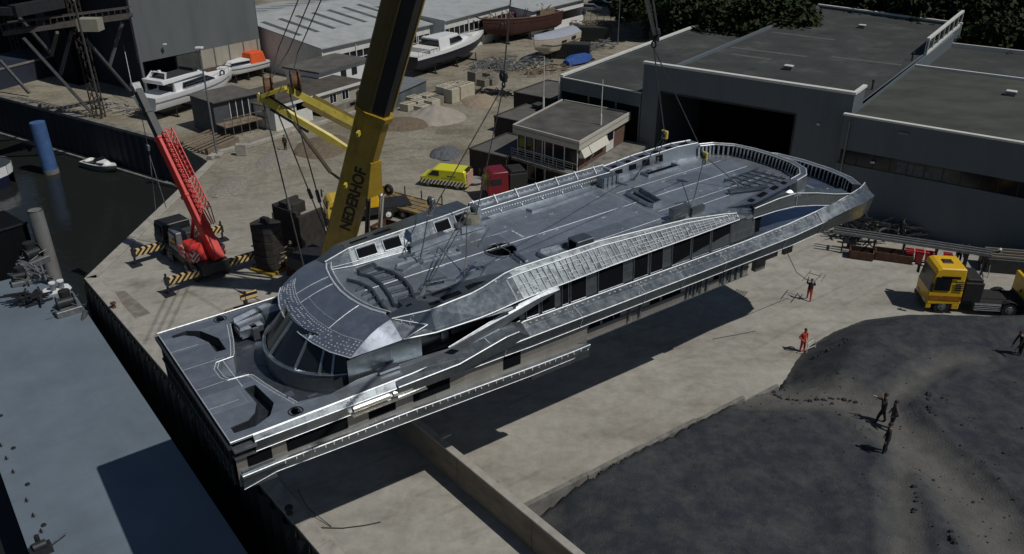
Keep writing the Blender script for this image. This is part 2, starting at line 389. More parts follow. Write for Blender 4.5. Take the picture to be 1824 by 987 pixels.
outline = [Q4, Q3, Q2, Q1, Q0, QE]
g = MB()
FAR = 900
pts = [(p.x, p.y) for p in outline]+[(600,QE.y),(FAR,300),(FAR,1500),(-FAR,1500),(-FAR,700)]
g.prism(pts, -7.0, 0.0)
structure(g.build('ground', GROUND))

def water_mat():
    m = bpy.data.materials.new('harbour_water'); m.use_nodes = True; nt = m.node_tree; N = nt.nodes; Lk = nt.links
    b = N['Principled BSDF']; b.inputs['Base Color'].default_value = (0.017,0.020,0.018,1); b.inputs['Roughness'].default_value = 0.09
    b.inputs['IOR'].default_value = 1.33
    tc = N.new('ShaderNodeTexCoord'); n = N.new('ShaderNodeTexNoise'); n.inputs['Scale'].default_value = 1.1; n.inputs['Detail'].default_value = 5
    Lk.new(tc.outputs['Object'], n.inputs['Vector'])
    bp = N.new('ShaderNodeBump'); bp.inputs['Strength'].default_value = 0.3; bp.inputs['Distance'].default_value = 0.10
    Lk.new(n.outputs['Fac'], bp.inputs['Height']); Lk.new(bp.outputs[0], b.inputs['Normal']); return m
w = MB(); w.poly([(-700,-300,WZ),(300,-300,WZ),(300,100,WZ),(-100,170,WZ),(-400,700,WZ),(-700,700,WZ)])
structure(w.build('water', water_mat()))

# capping beam on the quay edge, sheet pile wall by the sheds
def coping(name, label, a, b, w=0.9, h=0.12, ext=0.0):
    t = thing(name, label, 'quay edge', lerp(a,b,.5), 90)
    d = (b-a).normalized(); n = V(-d.y, d.x, 0)
    L_ = (b-a).length; k = max(1, int(L_/6)); m = MB()
    for i in range(k):
        p = lerp(a,b,i/k)+d*0.02; q = lerp(a,b,(i+1)/k)-d*0.02
        c = [p-n*0.0, q-n*0.0, q+n*w, p+n*w]
        m.prism([(x.x,x.y) for x in c], 0.004, h)
    m.build('coping_beam', CONC, t, True, bevel=0.02)
    return t
coping('quay_coping', 'pale concrete capping beam along the quay edge beside the red crane', Q0+V(0.05,0,0), Q1, -0.9)
coping('quay_coping', 'concrete capping beam along the quay edge that runs past the hanging superstructure', Q0, Q0+QD*62, 0.9)
pw = thing('sheet_pile_wall', 'tall dark sheet pile wall rising from the water below the boat sheds', 'retaining wall', Q2, 90)
m = MB(); A_ = Q2+hd(37)*0.0; d = hd(-57); n = hd(-147)
zig = []
for i in range(0, 400):
    p = A_+d*(i*0.35)+n*(0.28 if (i//2)%2 else 0.05); zig.append(p)
m.strip([V(p.x,p.y,-7) for p in zig], [V(p.x,p.y,0.1) for p in zig])
m.build('sheet_piling', mat('sheet_piles', (0.028,0.033,0.042), 0.7, 0.2, 0.3, 0.5, streak=(1,1,0.15)), pw, True)
m = MB()
for i in range(22):
    a = A_+d*(i*6.3); b = a+d*6.25
    c = [a+n*0.45, b+n*0.45, b-n*0.35, a-n*0.35]; m.prism([(x.x,x.y) for x in c], 0.06, 0.42)
m.build('capping_beam', CONC_D, pw, True, bevel=0.02)
m = MB()
for i in range(22):
    a = A_+d*(i*6.3)+n*0.4; b = a+d*6.2
    c = [a, b, b+n*0.7, a+n*0.7]; m.prism([(x.x,x.y) for x in c], WZ-0.2, WZ+0.35)
m.build('waling_ledge', CONC_D, pw, True, bevel=0.02)

# free-standing flood wall on the quay and the storage bay wall at right angles to it
fw = thing('flood_wall', 'long brown grey concrete wall standing on the quay under the superstructure', 'wall', (-3,35,0), 90)
wa = P(758,770,1.9); wd = hd(139.9); w0 = wa-wd*9.0; w1 = wa+wd*26
m = MB(); nn = hd(49.9)
k = 0; L_ = (w1-w0).length
while k < L_:
    e = min(k+5.9, L_); a = w0+wd*k; b = w0+wd*(e-0.03)
    m.prism([(x.x,x.y) for x in (a,b,b+nn*0.28,a+nn*0.28)], 0, 1.88); k = e
m.build('wall_panels', mat('stained_concrete', (0.20,0.165,0.125), 0.9, 0, 0.35, 0.5, 0.25, 8, streak=(1,1,2.5)), fw, True, bevel=0.015)
m = MB()
a = w0-nn*0.06; b = w1-nn*0.06
m.prism([(x.x,x.y) for x in (a,b,b+nn*0.42,a+nn*0.42)], 1.885, 2.0)
m.build('wall_cap', CONC, fw, True, bevel=0.02)
k0 = P(924,908,1.9)+nn*0.3
bw = thing('bay_wall', 'low concrete wall between the sandy yard and the dark heap', 'wall', k0, 90)
m = MB(); d2 = hd(54.0); n2 = hd(-36); BWH = [1.85,1.8,1.75,1.62,1.15]
for i in range(5):
    a = k0+d2*(i*4.0+0.1); b = k0+d2*(i*4.0+4.05-(.8 if i == 4 else 0))
    m.prism([(x.x,x.y) for x in (a,b,b+n2*0.25,a+n2*0.25)], 0, BWH[i])
m.build('wall_panels', CONC_D, bw, True, bevel=0.02)

# dark heap of stored material
from mathutils import noise as mnoise
HK0 = k0.copy(); HD = d2.copy(); HW = wd.copy()
HPOLY = [HK0+HW*.05, HK0+HD*19.2, V(17.3,44.6,0), V(18.7,46.9,0), V(20.2,48.7,0), V(22.4,50.5,0), V(25.0,52.1,0), V(28.5,52.9,0), V(33.5,52.6,0), V(38,52.9,0), V(46,52,0), V(60,50,0)]
def seg_d(p, a, b):
    ab = b-a; t = max(0, min(1, (p-a).dot(ab)/ab.length_squared)); return (p-(a+ab*t)).length
def inside_heap(p):
    poly = HPOLY+[V(60,0,0), HK0+HW*40]; c = False; j = len(poly)-1
    for i in range(len(poly)):
        a, b = poly[i], poly[j]
        if (a.y > p.y) != (b.y > p.y) and p.x < (b.x-a.x)*(p.y-a.y)/(b.y-a.y)+a.x: c = not c
        j = i
    return c
# the trodden pale track across the heap
TRACK = [P(1330,700,1.5),P(1420,700,1.5),P(1500,712,1.5),P(1560,735,1.5),P(1620,790,1.5),P(1680,840,1.5),P(1740,910,1.5),P(1790,985,1.5),P(1850,1080,1.5)]
TRACK2 = [P(1560,735,1.5),P(1625,690,1.5),P(1680,650,1.5),P(1740,640,1.5)]
TRACK3 = [P(1620,790,1.5),P(1600,880,1.5),P(1610,960,1.5),P(1620,1060,1.5)]
for tr in (TRACK,TRACK2,TRACK3):
    for q in tr: q.z = 0
def track_d(p):
    d = min(seg_d(p,a,b) for a,b in zip(TRACK[:-1],TRACK[1:]))
    e = min(seg_d(p,a,b) for a,b in zip(TRACK2[:-1],TRACK2[1:]))+1.0
    f = min(seg_d(p,a,b) for a,b in zip(TRACK3[:-1],TRACK3[1:]))+.9
    return min(d,e,f)
def heap_h(x, y):
    p = V(x, y, 0)
    if not inside_heap(p):
        return -.05-min(.4, .5*min(seg_d(p,a,b) for a,b in zip(HPOLY[1:-1],HPOLY[2:])))
    e1 = seg_d(p, HPOLY[0], HPOLY[1]); e0 = seg_d(p, HK0, HK0+HW*40)
    e2 = min(seg_d(p,a,b) for a,b in zip(HPOLY[1:-1],HPOLY[2:]))
    h = min(e2*.62, 2.0)
    sw = max(0,min(1,(p-HK0).dot(HD)/19.2)); h = min(h+ (.35 if e1 < 8 else 0)*0, lerp(1.60,1.42,sw)+e1*.14, 1.55+e0*.12, 1.95)
    n1 = mnoise.noise(V(x*.13,y*.13,.3)); n2_ = mnoise.noise(V(x*.55,y*.55,3.3)); n3 = mnoise.noise(V(x*2.3,y*2.3,7.1))
    k = min(1,e2/3)
    h += (.45*n1+.14*n2_+.05*n3)*k
    h -= 1.25*math.exp(-((p-HK0).length/2.6)**2)
    td = track_d(p)+n2_*.5; h -= .50*math.exp(-(td/1.9)**2)*k
    # crumbling lip beside the track
    h += .16*max(0,1-abs(td-2.2-.4*n2_)/.35)*k
    return h
def heap_mat():
    m = mat('dark_heap', (0.015,0.020,0.028), 0.92, 0, 0.3, 1.4, 0.9, 11, col2=(0.029,0.035,0.045), detail=12)
    nt = m.node_tree; N = nt.nodes; Lk = nt.links; b = N['Principled BSDF']
    tc = N['Texture Coordinate']
    at = N.new('ShaderNodeAttribute'); at.attribute_name = 'dust'
    n = N.new('ShaderNodeTexNoise'); n.inputs['Scale'].default_value = .8; n.inputs['Detail'].default_value = 12; n.inputs['Roughness'].default_value = .72
    Lk.new(tc.outputs['Object'], n.inputs['Vector'])
    mu = N.new('ShaderNodeMath'); mu.operation = 'MULTIPLY_ADD'; mu.inputs[1].default_value = 1.6; mu.inputs[2].default_value = -.80
    Lk.new(n.outputs['Fac'], mu.inputs[0])
    ad = N.new('ShaderNodeMath'); ad.operation = 'ADD'; ad.use_clamp = True; Lk.new(mu.outputs[0], ad.inputs[0]); Lk.new(at.outputs['Fac'], ad.inputs[1])
    ml = N.new('ShaderNodeMath'); ml.operation = 'MULTIPLY'; ml.inputs[1].default_value = .75; Lk.new(ad.outputs[0], ml.inputs[0])
    old = b.inputs['Base Color'].links[0].from_socket
    x = N.new('ShaderNodeMix'); x.data_type = 'RGBA'; x.inputs['B'].default_value = (0.155,0.147,0.13,1)
    Lk.new(ml.outputs[0], x.inputs['Factor']); Lk.new(old, x.inputs['A'])
    v = N.new('ShaderNodeTexVoronoi'); v.inputs['Scale'].default_value = 3.4; Lk.new(tc.outputs['Object'], v.inputs['Vector'])
    r2 = N.new('ShaderNodeValToRGB'); r2.color_ramp.elements[0].position = 0.0; r2.color_ramp.elements[1].position = 0.16
    r2.color_ramp.elements[0].color = (2.2,2.3,2.5,1); r2.color_ramp.elements[1].color = (1,1,1,1)
    Lk.new(v.outputs['Distance'], r2.inputs[0])
    y = N.new('ShaderNodeMix'); y.data_type = 'RGBA'; y.blend_type = 'MULTIPLY'; y.inputs['Factor'].default_value = 0.8
    Lk.new(x.outputs['Result'], y.inputs['A']); Lk.new(r2.outputs[0], y.inputs['B']); Lk.new(y.outputs['Result'], b.inputs['Base Color'])
    return m
m = MB(); NX, NY = 210, 190; vs = []; fs = []; dust = []
for i in range(NX+1):
    for j in range(NY+1):
        p = V(-1+46*i/NX, 10+45*j/NY, 0)
        # keep the sheet on the bay side of both walls
        off = (p-HK0).dot(nn)          # across the flood wall
        if off < .0: p = p - nn*off
        s2_ = (p-HK0).dot(HD); o2 = (p-HK0).dot(n2)
        if -.3 < s2_ < 19.3 and 0 < o2 < .6: p = p-n2*(o2+.01)
        vs.append(V(p.x, p.y, heap_h(p.x+1e-3, p.y)))
        td = track_d(p); e2 = min(seg_d(p,a,b) for a,b in zip(HPOLY[1:-1],HPOLY[2:]))
        dust.append(max(.95*math.exp(-(td/1.9)**2), .7*math.exp(-(e2/.5)**2), .8*math.exp(-((p-HK0).length/2.2)**2), .12))
for i in range(NX):
    for j in range(NY):
        a = i*(NY+1)+j
        q = (a, a+NY+1, a+NY+2, a+1)
        if max(vs[k].z for k in q) > -.25: fs.append(q)
m.add(vs, fs)
hp = m.build('dark_material_heap', heap_mat())
for p in hp.data.polygons: p.use_smooth = True
at = hp.data.attributes.new('dust', 'FLOAT', 'POINT'); at.data.foreach_set('value', dust)
tag(hp, 'large dark grey heap of loose material filling the bay at the right', 'heap', kind='stuff')
# loose stones on the heap, and lump rows added to draw scarp shadow lines
rk = MB(); rnd = random.Random(5)
for k in range(420):
    i = rnd.randrange(len(TRACK)-1) if rnd.random() < .6 else None
    if i is not None:
        a = TRACK[i].lerp(TRACK[i+1], rnd.random()); p = a+V(rnd.gauss(0,1),rnd.gauss(0,1),0)*2.6
    else: p = V(rnd.uniform(2,34), rnd.uniform(28,52), 0)
    z = heap_h(p.x,p.y)
    if z < .1: continue
    s_ = rnd.uniform(.015,.05)*(1.8 if rnd.random() < .08 else 1)
    rk.box(p.x-s_,p.x+s_,p.y-s_*.8,p.y+s_*.8,z-.02,z+s_*1.1,top=(s_*.4,s_*.3))
SCARPS = [[(1500,600),(1512,612),(1480,618),(1450,622)],[(1385,662),(1381,690),(1396,706),(1440,711),(1490,707),(1530,714)],[(1651,712),(1648,730),(1655,745),(1668,752)],[(1625,870),(1630,900),(1627,925)],[(1690,960),(1698,985)]]
for line in SCARPS:
    w_ = [P(u,v,1.5) for u,v in line]
    for a, b in zip(w_[:-1], w_[1:]):
        n_ = max(2,int((b-a).length/.22))
        for i in range(n_):
            p = lerp(a,b,(i+rnd.random()*.7)/n_)+V(rnd.gauss(0,.05),rnd.gauss(0,.05),0); z = heap_h(p.x,p.y); s_ = rnd.uniform(.07,.15)
            if rnd.random() < .85: rk.box(p.x-s_,p.x+s_,p.y-s_*.7,p.y+s_*.7,z-.05,z+s_*.9,top=(s_*.3,s_*.25))
tag(rk.build('stones_and_shadow_lumps', mat('dark_stone', (.030,.032,.036), .9, 0, .5, 4)), 'loose dark stones scattered over the heap, and lump rows added for the scarp shadows', 'stones', kind='stuff')

# sheet piling below the quay edge, near-black to paint in its shade
qw = thing('quay_wall', 'stained sheet pile face of the quay, coloured dark for its shade, beside the pontoon barge', 'quay wall', Q0, 90)
m = MB(); zig = []
for i in range(200):
    p = Q0+QD*(i*.35)-hd(49.9)*(.30 if (i//2)%2 else .06); zig.append(p)
m.strip([V(p.x,p.y,-7) for p in zig], [V(p.x,p.y,-.02) for p in zig]); m.build('sheet_piling', mat('shaded_piles', (0.020,0.021,0.020), 0.75, 0.1, 0.5, .6, streak=(1,1,.2)), qw, True)
m = MB(); zig = []
for i in range(79):
    p = Q0+(Q1-Q0).normalized()*(i*.35)-V(.30 if (i//2)%2 else .06,0,0); zig.append(p)
m.strip([V(p.x,p.y,-7) for p in zig], [V(p.x,p.y,-.02) for p in zig]); m.build('sheet_piling', bpy.data.materials['shaded_piles'], qw, True)
# ------------------------------------------------------------------ the hanging aluminium superstructure
YO = V(-13.9,30.3,0); YH = 54.3
Y = thing('yacht_superstructure', 'huge bare aluminium yacht superstructure hanging in crane slings above the quay', 'yacht superstructure', YO, YH)
def zr(s): return 11.35+0.022*(s-9)       # roof deck level along the length
def L(s, t, z): return V(s, -t, z)        # s aft from the cut, t to starboard
def rail(rows): return [L(*r) for r in rows]
def interp(tab, s):
    for a, b in zip(tab[:-1], tab[1:]):
        if s <= b[0]:
            k = (s-a[0])/(b[0]-a[0]); return [lerp(x, y, k) for x, y in zip(a[1:], b[1:])]
    return list(tab[-1][1:])
def arc(cs, ct, rs, rt, z, a0, a1, n):
    return [L(cs-rs*math.cos(R(lerp(a0,a1,i/(n-1)))), ct+rt*math.sin(R(lerp(a0,a1,i/(n-1)))), z) for i in range(n)]

# ---- foredeck with its sunken well, built from outline pieces
FZ = 9.42
co = [(3.2,4.0),(2.9,3.0),(2.62,1.9),(2.45,1.0),(2.3,0.85),(1.55,0.75),(1.35,0.35),(1.35,-0.45),(1.6,-0.95),(2.25,-1.0),(2.4,-1.3),(2.75,-2.4),(3.15,-4.0)]
# slots cut in the foredeck (starboard, port)
def strip_poly(m, pts, z): m.poly([L(s,t,z) for s,t in pts])
deck = MB()
slotS = [(0.35,4.1),(0.35,4.55),(1.2,4.6),(1.95,4.25),(2.4,3.5),(2.25,1.75),(1.75,1.75),(1.8,3.1),(1.5,3.7),(1.1,4.05)]
slotP = [(0.5,-4.25),(0.5,-4.5),(1.2,-4.6),(1.75,-4.2),(2.25,-3.0),(2.2,-1.8),(1.75,-1.85),(1.75,-2.9),(1.4,-3.8),(1.0,-4.2)]
def bm_deck(name, outer, holes, z, mats, th=0.06):
    """flat plate with holes: triangulated outline, thickness downwards"""
    bm = bmesh.new(); edges = []
    for loop in [outer]+holes:
        vs = [bm.verts.new(L(s,t,z)) for s,t in loop]
        for i in range(len(vs)): edges.append(bm.edges.new((vs[i], vs[(i+1)%len(vs)])))
    bmesh.ops.triangle_fill(bm, use_beauty=True, use_dissolve=False, edges=edges)
    for f in bm.faces:
        if f.normal.z < 0: f.normal_flip()
    me = bpy.data.meshes.new(name); bm.to_mesh(me); bm.free()
    for m_ in mats: me.materials.append(m_)
    o = bpy.data.objects.new(name, me); COL.objects.link(o); o.parent = Y
    sm = o.modifiers.new('plate', 'SOLIDIFY'); sm.thickness = th; sm.offset = -1
    return o
oval = lambda s,t,a,b: [(s+a*math.cos(2*math.pi*i/14), t+b*math.sin(2*math.pi*i/14)) for i in range(14)]
fo = [(0,-5.1),(0,5.1),(12.8,5.1),(12.8,4.3),(9,3.95),(6,3.95),(4.6,4.3)]+co+[(5.6,-4.5),(12.8,-4.6),(12.8,-5.35)]
fore = bm_deck('foredeck', fo, [slotS, slotP, oval(2.9,4.6,.20,.32), oval(2.9,-4.7,.20,.32)], FZ, [ALU_DECK])
m = MB()
for (s_, t_) in ((2.9,4.6),(2.9,-4.7)):
    m.torus(L(s_,t_,FZ+0.02), 0.30, 0.03, 'z', 16, 5)
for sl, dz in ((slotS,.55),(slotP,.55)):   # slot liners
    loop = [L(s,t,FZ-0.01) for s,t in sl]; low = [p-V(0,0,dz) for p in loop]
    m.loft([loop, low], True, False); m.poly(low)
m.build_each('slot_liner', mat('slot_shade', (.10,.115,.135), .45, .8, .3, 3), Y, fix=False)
# forward edge rolled plate, cross welds
m = MB()
for s_ in (1.75,): m.box(s_-.015, s_+.015, -1.6, 0.9, FZ+0.002, FZ+0.008)
for t_ in (-3.0,-1.2,0.7,2.4):
    m.add([L(0.05,t_,FZ+0.006),L(0.05,t_+.03,FZ+0.006),L(1.9 if abs(t_)<1.3 else 1.3,t_+.03,FZ+0.006),L(1.9 if abs(t_)<1.3 else 1.3,t_,FZ+0.006)],[(0,1,2,3)])
co3 = [L(s,t,FZ+0.015) for s,t in co]
for k in (0.0, 0.16):
    m.path([p-V(k,0,0) for p in co3], 0.022, 4)
m.path([L(0.02,-5.05,FZ+.02),L(0.02,5.05,FZ+.02)], .02, 4)
m.path([L(0.0,5.08,FZ+.02),L(13,5.08,FZ+.15)], .025, 4); m.path([L(0.0,-5.08,FZ+.02),L(13,-5.3,FZ+.15)], .03, 4)
m.build('weld_seam', WELD, Y)
# sunken well floor and coaming faces
m = MB(); WELLZ = 8.42
well = co+[(5.5,-4.4),(6.0,4.2)]
m.loft([[L(s,t,FZ-0.005) for s,t in co], [L(s,t,WELLZ) for s,t in co]], False, False)
m.poly([L(1.2,-0.9,WELLZ),L(1.2,0.8,WELLZ),L(3,4.4,WELLZ),L(7,4.4,WELLZ),L(7,-4.6,WELLZ),L(3,-4.6,WELLZ)])
m.build('well_deck', ALU_DECK, Y, fix=False)
m = MB()
for a, b in (((1.5,-.3),(2.3,.3)),((1.5,.3),(2.3,-.3)),((1.4,0),(2.4,0))): m.bar(L(*a,8.95), L(*b,8.95), .06, .12)
m.box(1.3,1.32,-0.75,0.45,8.7,9.45); m.box(3.3,4.5,3.2,4.1,9.0,9.3); m.bar(L(3.3,-3.9,9.5),L(5.8,-4.3,9.75),.10,.5); m.bar(L(3.4,-3.6,9.1),L(4.8,-3.7,9.2),.5,.7)
m.box(4.7,5.6,3.35,4.35,8.7,9.75); m.box(3.9,4.2,3.0,3.6,8.7,9.3)
m.build_each('deck_framing', ALU, Y)
m = MB(); m.box(3.0,3.32,-3.55,-3.15,FZ+.01,FZ+.05); m.box(3.7,4.15,-4.05,-3.9,FZ+.01,FZ+.04); m.box(2.5,3.5,-.9,-.87,WELLZ+.01,WELLZ+.04)
m.build_each('deck_bracket', ALU, Y)

# ---- cut bulkhead at the forward end
m = MB(); m.poly([L(0.06,-5.0,9.3),L(0.06,5.0,9.3),L(0.06,4.6,7.0),L(0.06,-4.6,7.0)])
for t_ in [x*0.6-4.8 for x in range(17)]: m.bar(L(0.02,t_,9.3), L(0.02,t_*0.96,7.05), .05, .08)
m.bar(L(-.05,-5.1,9.2), L(-.05,5.1,9.2), .16, .16); m.bar(L(-.02,-4.8,8.2), L(-.02,4.9,8.2), .1, .1)
m.build('cut_bulkhead', mat('cut_frames', (0.05,0.055,0.06), 0.6, 0.5, 0.3, 2), Y)

# ---- outer belt both sides, full length
belt = [  # s, top_t, top_z, kn_t, kn_z, bot_t, bot_z
 (0.9,5.1,9.42,5.25,9.2,5.2,8.70),(4,5.1,9.46,5.3,9.22,5.2,8.70),(8,5.12,9.55,5.35,9.25,5.2,8.72),(12.8,5.0,9.68,5.4,9.32,5.25,8.72),
 (14.5,4.6,9.76,5.4,9.34,5.25,8.68),(20,4.6,9.76,5.42,9.36,5.25,8.72),(26,4.65,9.78,5.42,9.38,5.25,8.74),(30,4.7,9.82,5.4,9.40,5.2,8.72),(34,4.75,9.95,5.4,9.45,5.2,8.72),(37,4.8,10.2,5.35,9.6,5.1,8.78),(39.5,4.8,10.45,5.3,9.9,5.0,8.95),(41.5,4.5,10.55,5.0,10.05,4.8,9.2),(42.9,3.9,10.4,4.4,9.9,4.3,9.2)]
def side_rails(tab, i, sg, ss=None):
    return [L(r[0], sg*r[i], r[i+1]) for r in tab]
for sg in (1,-1):
    m = MB()
    top = side_rails(belt,1,sg); kn = side_rails(belt,3,sg); bo = side_rails(belt,5,sg)
    inn = [p+V(0, sg*0.5, -0.25) for p in bo]
    m.loft([[a,b,c,d_] for a,b,c,d_ in zip(top,kn,bo,inn)], False, False)
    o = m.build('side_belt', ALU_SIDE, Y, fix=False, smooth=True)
    if sg == 1:
        m = MB(); m.path(kn, .028, 4); m.path(top, .035, 4); m.path([p+V(0,-.01,0) for p in bo], .018, 4)
        for k in range(70):
            s_ = 14+k*0.36; a = interp(belt, s_)
            if k % 2 == 0 or random.random() < .4:
                p = L(s_, lerp(a[0],a[2],.22), lerp(a[1],a[3],.22)+.01); m.box(p.x,p.x+.12,p.y-.02,p.y+.02,p.z,p.z+.03)
        for s_ in (5.1,9.6,12.9,17.5,21.8,24.6,28.0,33.2,36.8,39.2):
            a = interp(belt, s_); m.path([L(s_,a[0]+.01,a[1]+.01),L(s_+.03,a[2]+.02,a[3]),L(s_,a[4]+.02,a[5])], .022, 4)
            for q in range(6):
                f = random.random(); p = L(s_+random.uniform(-.5,.5), lerp(a[0],a[2],f)+.01, lerp(a[1],a[3],f)+.01); m.box(p.x,p.x+.05,p.y-.02,p.y+.02,p.z-.02,p.z+.03)
        m.build('weld_seam', WELD, Y)
# bright recessed mooring pocket in the forward belt
m = MB(); m.tube(L(5.1,5.26,8.96), L(6.8,5.28,8.98), .14, .14, 10); m.tube(L(7.0,5.28,8.98), L(7.9,5.30,9.0), .12, .12, 10)
m.bar(L(5.0,5.36,8.70), L(8.6,5.38,8.74), .16, .04)
m.build_each('mooring_roller', aluminium('bright_aluminium', (0.72,0.70,0.64), 0.35, 0.6), Y)
m = MB(); m.box(0.05,0.95,-5.3,-4.9,9.0,9.12); m.box(0.05,0.95,-5.2,-4.9,8.62,8.7)
m.build_each('corner_bracket', ALU, Y)

# ---- lower house: walls, openings, ledge with skirt
LT = 4.62; LF = 5.02
m = MB()
for sg in (1,-1):
    m.strip([L(0.1,sg*LF,7.15),L(18.2,sg*LF,7.3)], [L(0.1,sg*LF,8.7),L(18.2,sg*LF,8.75)])
    m.strip([L(18.2,sg*LF,7.3),L(18.2,sg*LT,7.3),L(31,sg*LT,7.45)], [L(18.2,sg*LF,8.75),L(18.2,sg*LT,8.8),L(31,sg*LT,8.8)])
m.poly([L(0.1,-LT,7.05),L(31,-LT,7.4),L(31,LT,7.4),L(0.1,LT,7.05)]); m.poly([L(31,-LT,7.4),L(31,LT,7.4),L(31,LT,8.9),L(31,-LT,8.9)])
m.build_each('lower_house_wall', aluminium('ground_reflect_plate', (.36,.335,.30), .42, .1, .45, 'xz'), Y, fix=False)  # beige colour paints in the sunlit ground mirrored by bare plate
def lw(s0, s1, z0, z1, t_=LT+.012, name='lower_window', mt=VOID, fr=True):
    m = MB(); m.box(s0, s1, -t_-.02, -t_+.3, z0, z1); o = m.build(name, mt, Y)
    return o
for s0, s1 in ((0.55,1.55),(2.2,4.9),(5.9,7.2),(8.1,10.0)): lw(s0,s1,7.98,8.66,LF+.012)
lw(13.0,14.0,7.8,8.66,LF+.012)
for s0, s1 in ((17.2,17.8),(17.95,18.5),(18.65,19.4),(19.6,20.3),(20.4,20.8),(23.0,23.7),(23.9,25.3),(28.0,28.4)): lw(s0,s1,7.95,8.45)
m = MB()
for s_ in (21.4,22.2,25.8,26.4,26.9,27.4,28.8,29.4,29.9,30.4): m.bar(L(s_,LT+.06,7.5), L(s_+.05,LT+.06,8.7), .12,.1); 
for s_ in (26.1,26.7,28.6,29.2): m.bar(L(s_,LT+.03,7.6), L(s_,LT+.03,8.6), .2,.05)
m.bar(L(17,LT+.05,7.92), L(31,LT+.05,7.95), .06,.06); m.bar(L(17,LT+.05,7.3), L(31,LT+.05,7.45), .06,.06)
m.build_each('wall_stiffener', GREYSTEEL, Y)
m = MB()
ledge = [(0.2,5.25,7.78,7.05),(1.6,5.25,7.8,7.3),(8,5.3,7.76,7.15),(14.5,5.3,7.52,6.95),(17.2,5.25,7.42,6.9),(18.3,5.2,7.4,7.05)]
A_ = [L(s,LF-.02,a+.02) for s,t,a,b in ledge]; B_ = [L(s,t,a) for s,t,a,b in ledge]; C_ = [L(s,t+.02,a-.12) for s,t,a,b in ledge]; D_ = [L(s,t-.12,b) for s,t,a,b in ledge]
m.loft([[a,b,c,d_] for a,b,c,d_ in zip(A_,B_,C_,D_)], False, False)
m.build('lower_ledge', ALU_SIDE, Y, fix=False)
m = MB(); m.path(B_, .03, 4); m.path([p+V(0,-.015,0) for p in D_], .015, 4)
for k in range(40):
    s_ = 2+k*.4+random.uniform(-.1,.1); a = interp(ledge, s_); m.box(s_, s_+.05, -a[0]-.04, -a[0]-.01, a[1]-.16, a[1]-.05)
m.build('weld_seam', WELD, Y)
m = MB(); m.box(14.6,18.3,-5.15,-4.9,6.65,7.05); m.box(0.25,1.6,-5.1,-4.95,7.0,7.9)
m.bar(L(14.4,4.7,8.2), L(18.2,4.9,7.5), .3,.06); m.bar(L(15.4,4.7,8.4), L(18.2,4.9,7.6), .25,.06); m.bar(L(16.5,4.5,8.4), L(18.0,4.9,7.5), .06,.2)
m.build_each('ledge_tail', ALU_SIDE, Y)
# posts and plates hanging under the aft belt
m = MB(); m.box(32.0,32.9,-4.4,-4.1,7.2,8.8); m.bar(L(30.8,4.3,7.9), L(33.4,4.3,8.1), .1); m.box(35.2,36.0,-4.0,-3.8,7.3,8.8); m.bar(L(33,4,7.9), L(35.2,3.9,7.7), .08)
m.box(33.1,34.4,-4.1,-4.0,7.5,8.8)
m.build_each('hanging_frame', mat('raw_frame', (0.18,0.17,0.15), 0.6, 0.5, 0.3, 2), Y)

# ---- wheelhouse: curved base wall, sill, dark raked windows, mullions
def wh(z, g=0.0, n=17, a=82, rs=3.2, rt=3.55, cs=6.7, ct=0.1): return arc(cs, ct, rs+g, rt+g*0.9, z, -a, a, n)
base = wh(WELLZ-.02, 0.05); sill = wh(9.55, 0.0); hood = wh(10.95, -1.35, rt=4.0)
m = MB(); m.loft([base, sill], False, False)
m.loft([sill, wh(9.58,-.14)], False, False)
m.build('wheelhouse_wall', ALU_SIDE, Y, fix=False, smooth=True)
m = MB(); m.loft([wh(9.5,-.12), hood], False, False); m.build('wheelhouse_windows', GLASS, Y, fix=False, smooth=True)
m = MB()
s2 = wh(9.56,-.02); h2 = wh(10.93,-1.3, rt=4.0)
for i in (2,5,8,11,13,14): m.bar(s2[i], h2[i], .10, .10)
m.path(sill, .045, 5)
m.build('window_mullion', ALU, Y)
# lit starboard side panels of the wheelhouse and the open lobby behind it
m = MB()
ptsS = [L(6.1,3.72,9.6),L(6.1,3.72,10.15),L(8.9,3.9,10.45),L(8.9,3.9,9.6)]
for sg in (1,-1):
    q = [(5.7,3.72),(7.0,3.82),(9.2,3.95),(9.25,3.95)]
    m.strip([L(s,sg*t,8.7) for s,t in q], [L(s,sg*t,10.35+.1*(s-5.7)) for s,t in q])
m.build_each('wheelhouse_side', ALU_SIDE, Y, fix=False)
m = MB(); m.box(9.3,13.3,-3.2,3.6,9.5,11.3); m.build('lobby_interior', VOID, Y)
m = MB(); m.box(9.25,10.5,-3.55,-3.45,9.6,11.1); m.build('lobby_door', mat('green_dark_glass', (0.03,0.045,0.045), 0.25, 0.2, 0.2, 1), Y)
m = MB(); m.box(10.5,10.9,-3.6,-3.4,9.5,11.2); m.box(12.9,13.4,-4.4,-4.0,9.6,11.2); m.bar(L(11.0,3.65,9.95), L(12.8,3.8,10.0), .05,.3); m.bar(L(11.2,3.9,10.5), L(13.0,4.0,10.75), .05,.12)
m.box(6.9,7.9,-4.35,-4.0,9.5,9.62)
m.build_each('lobby_frame', ALU, Y)
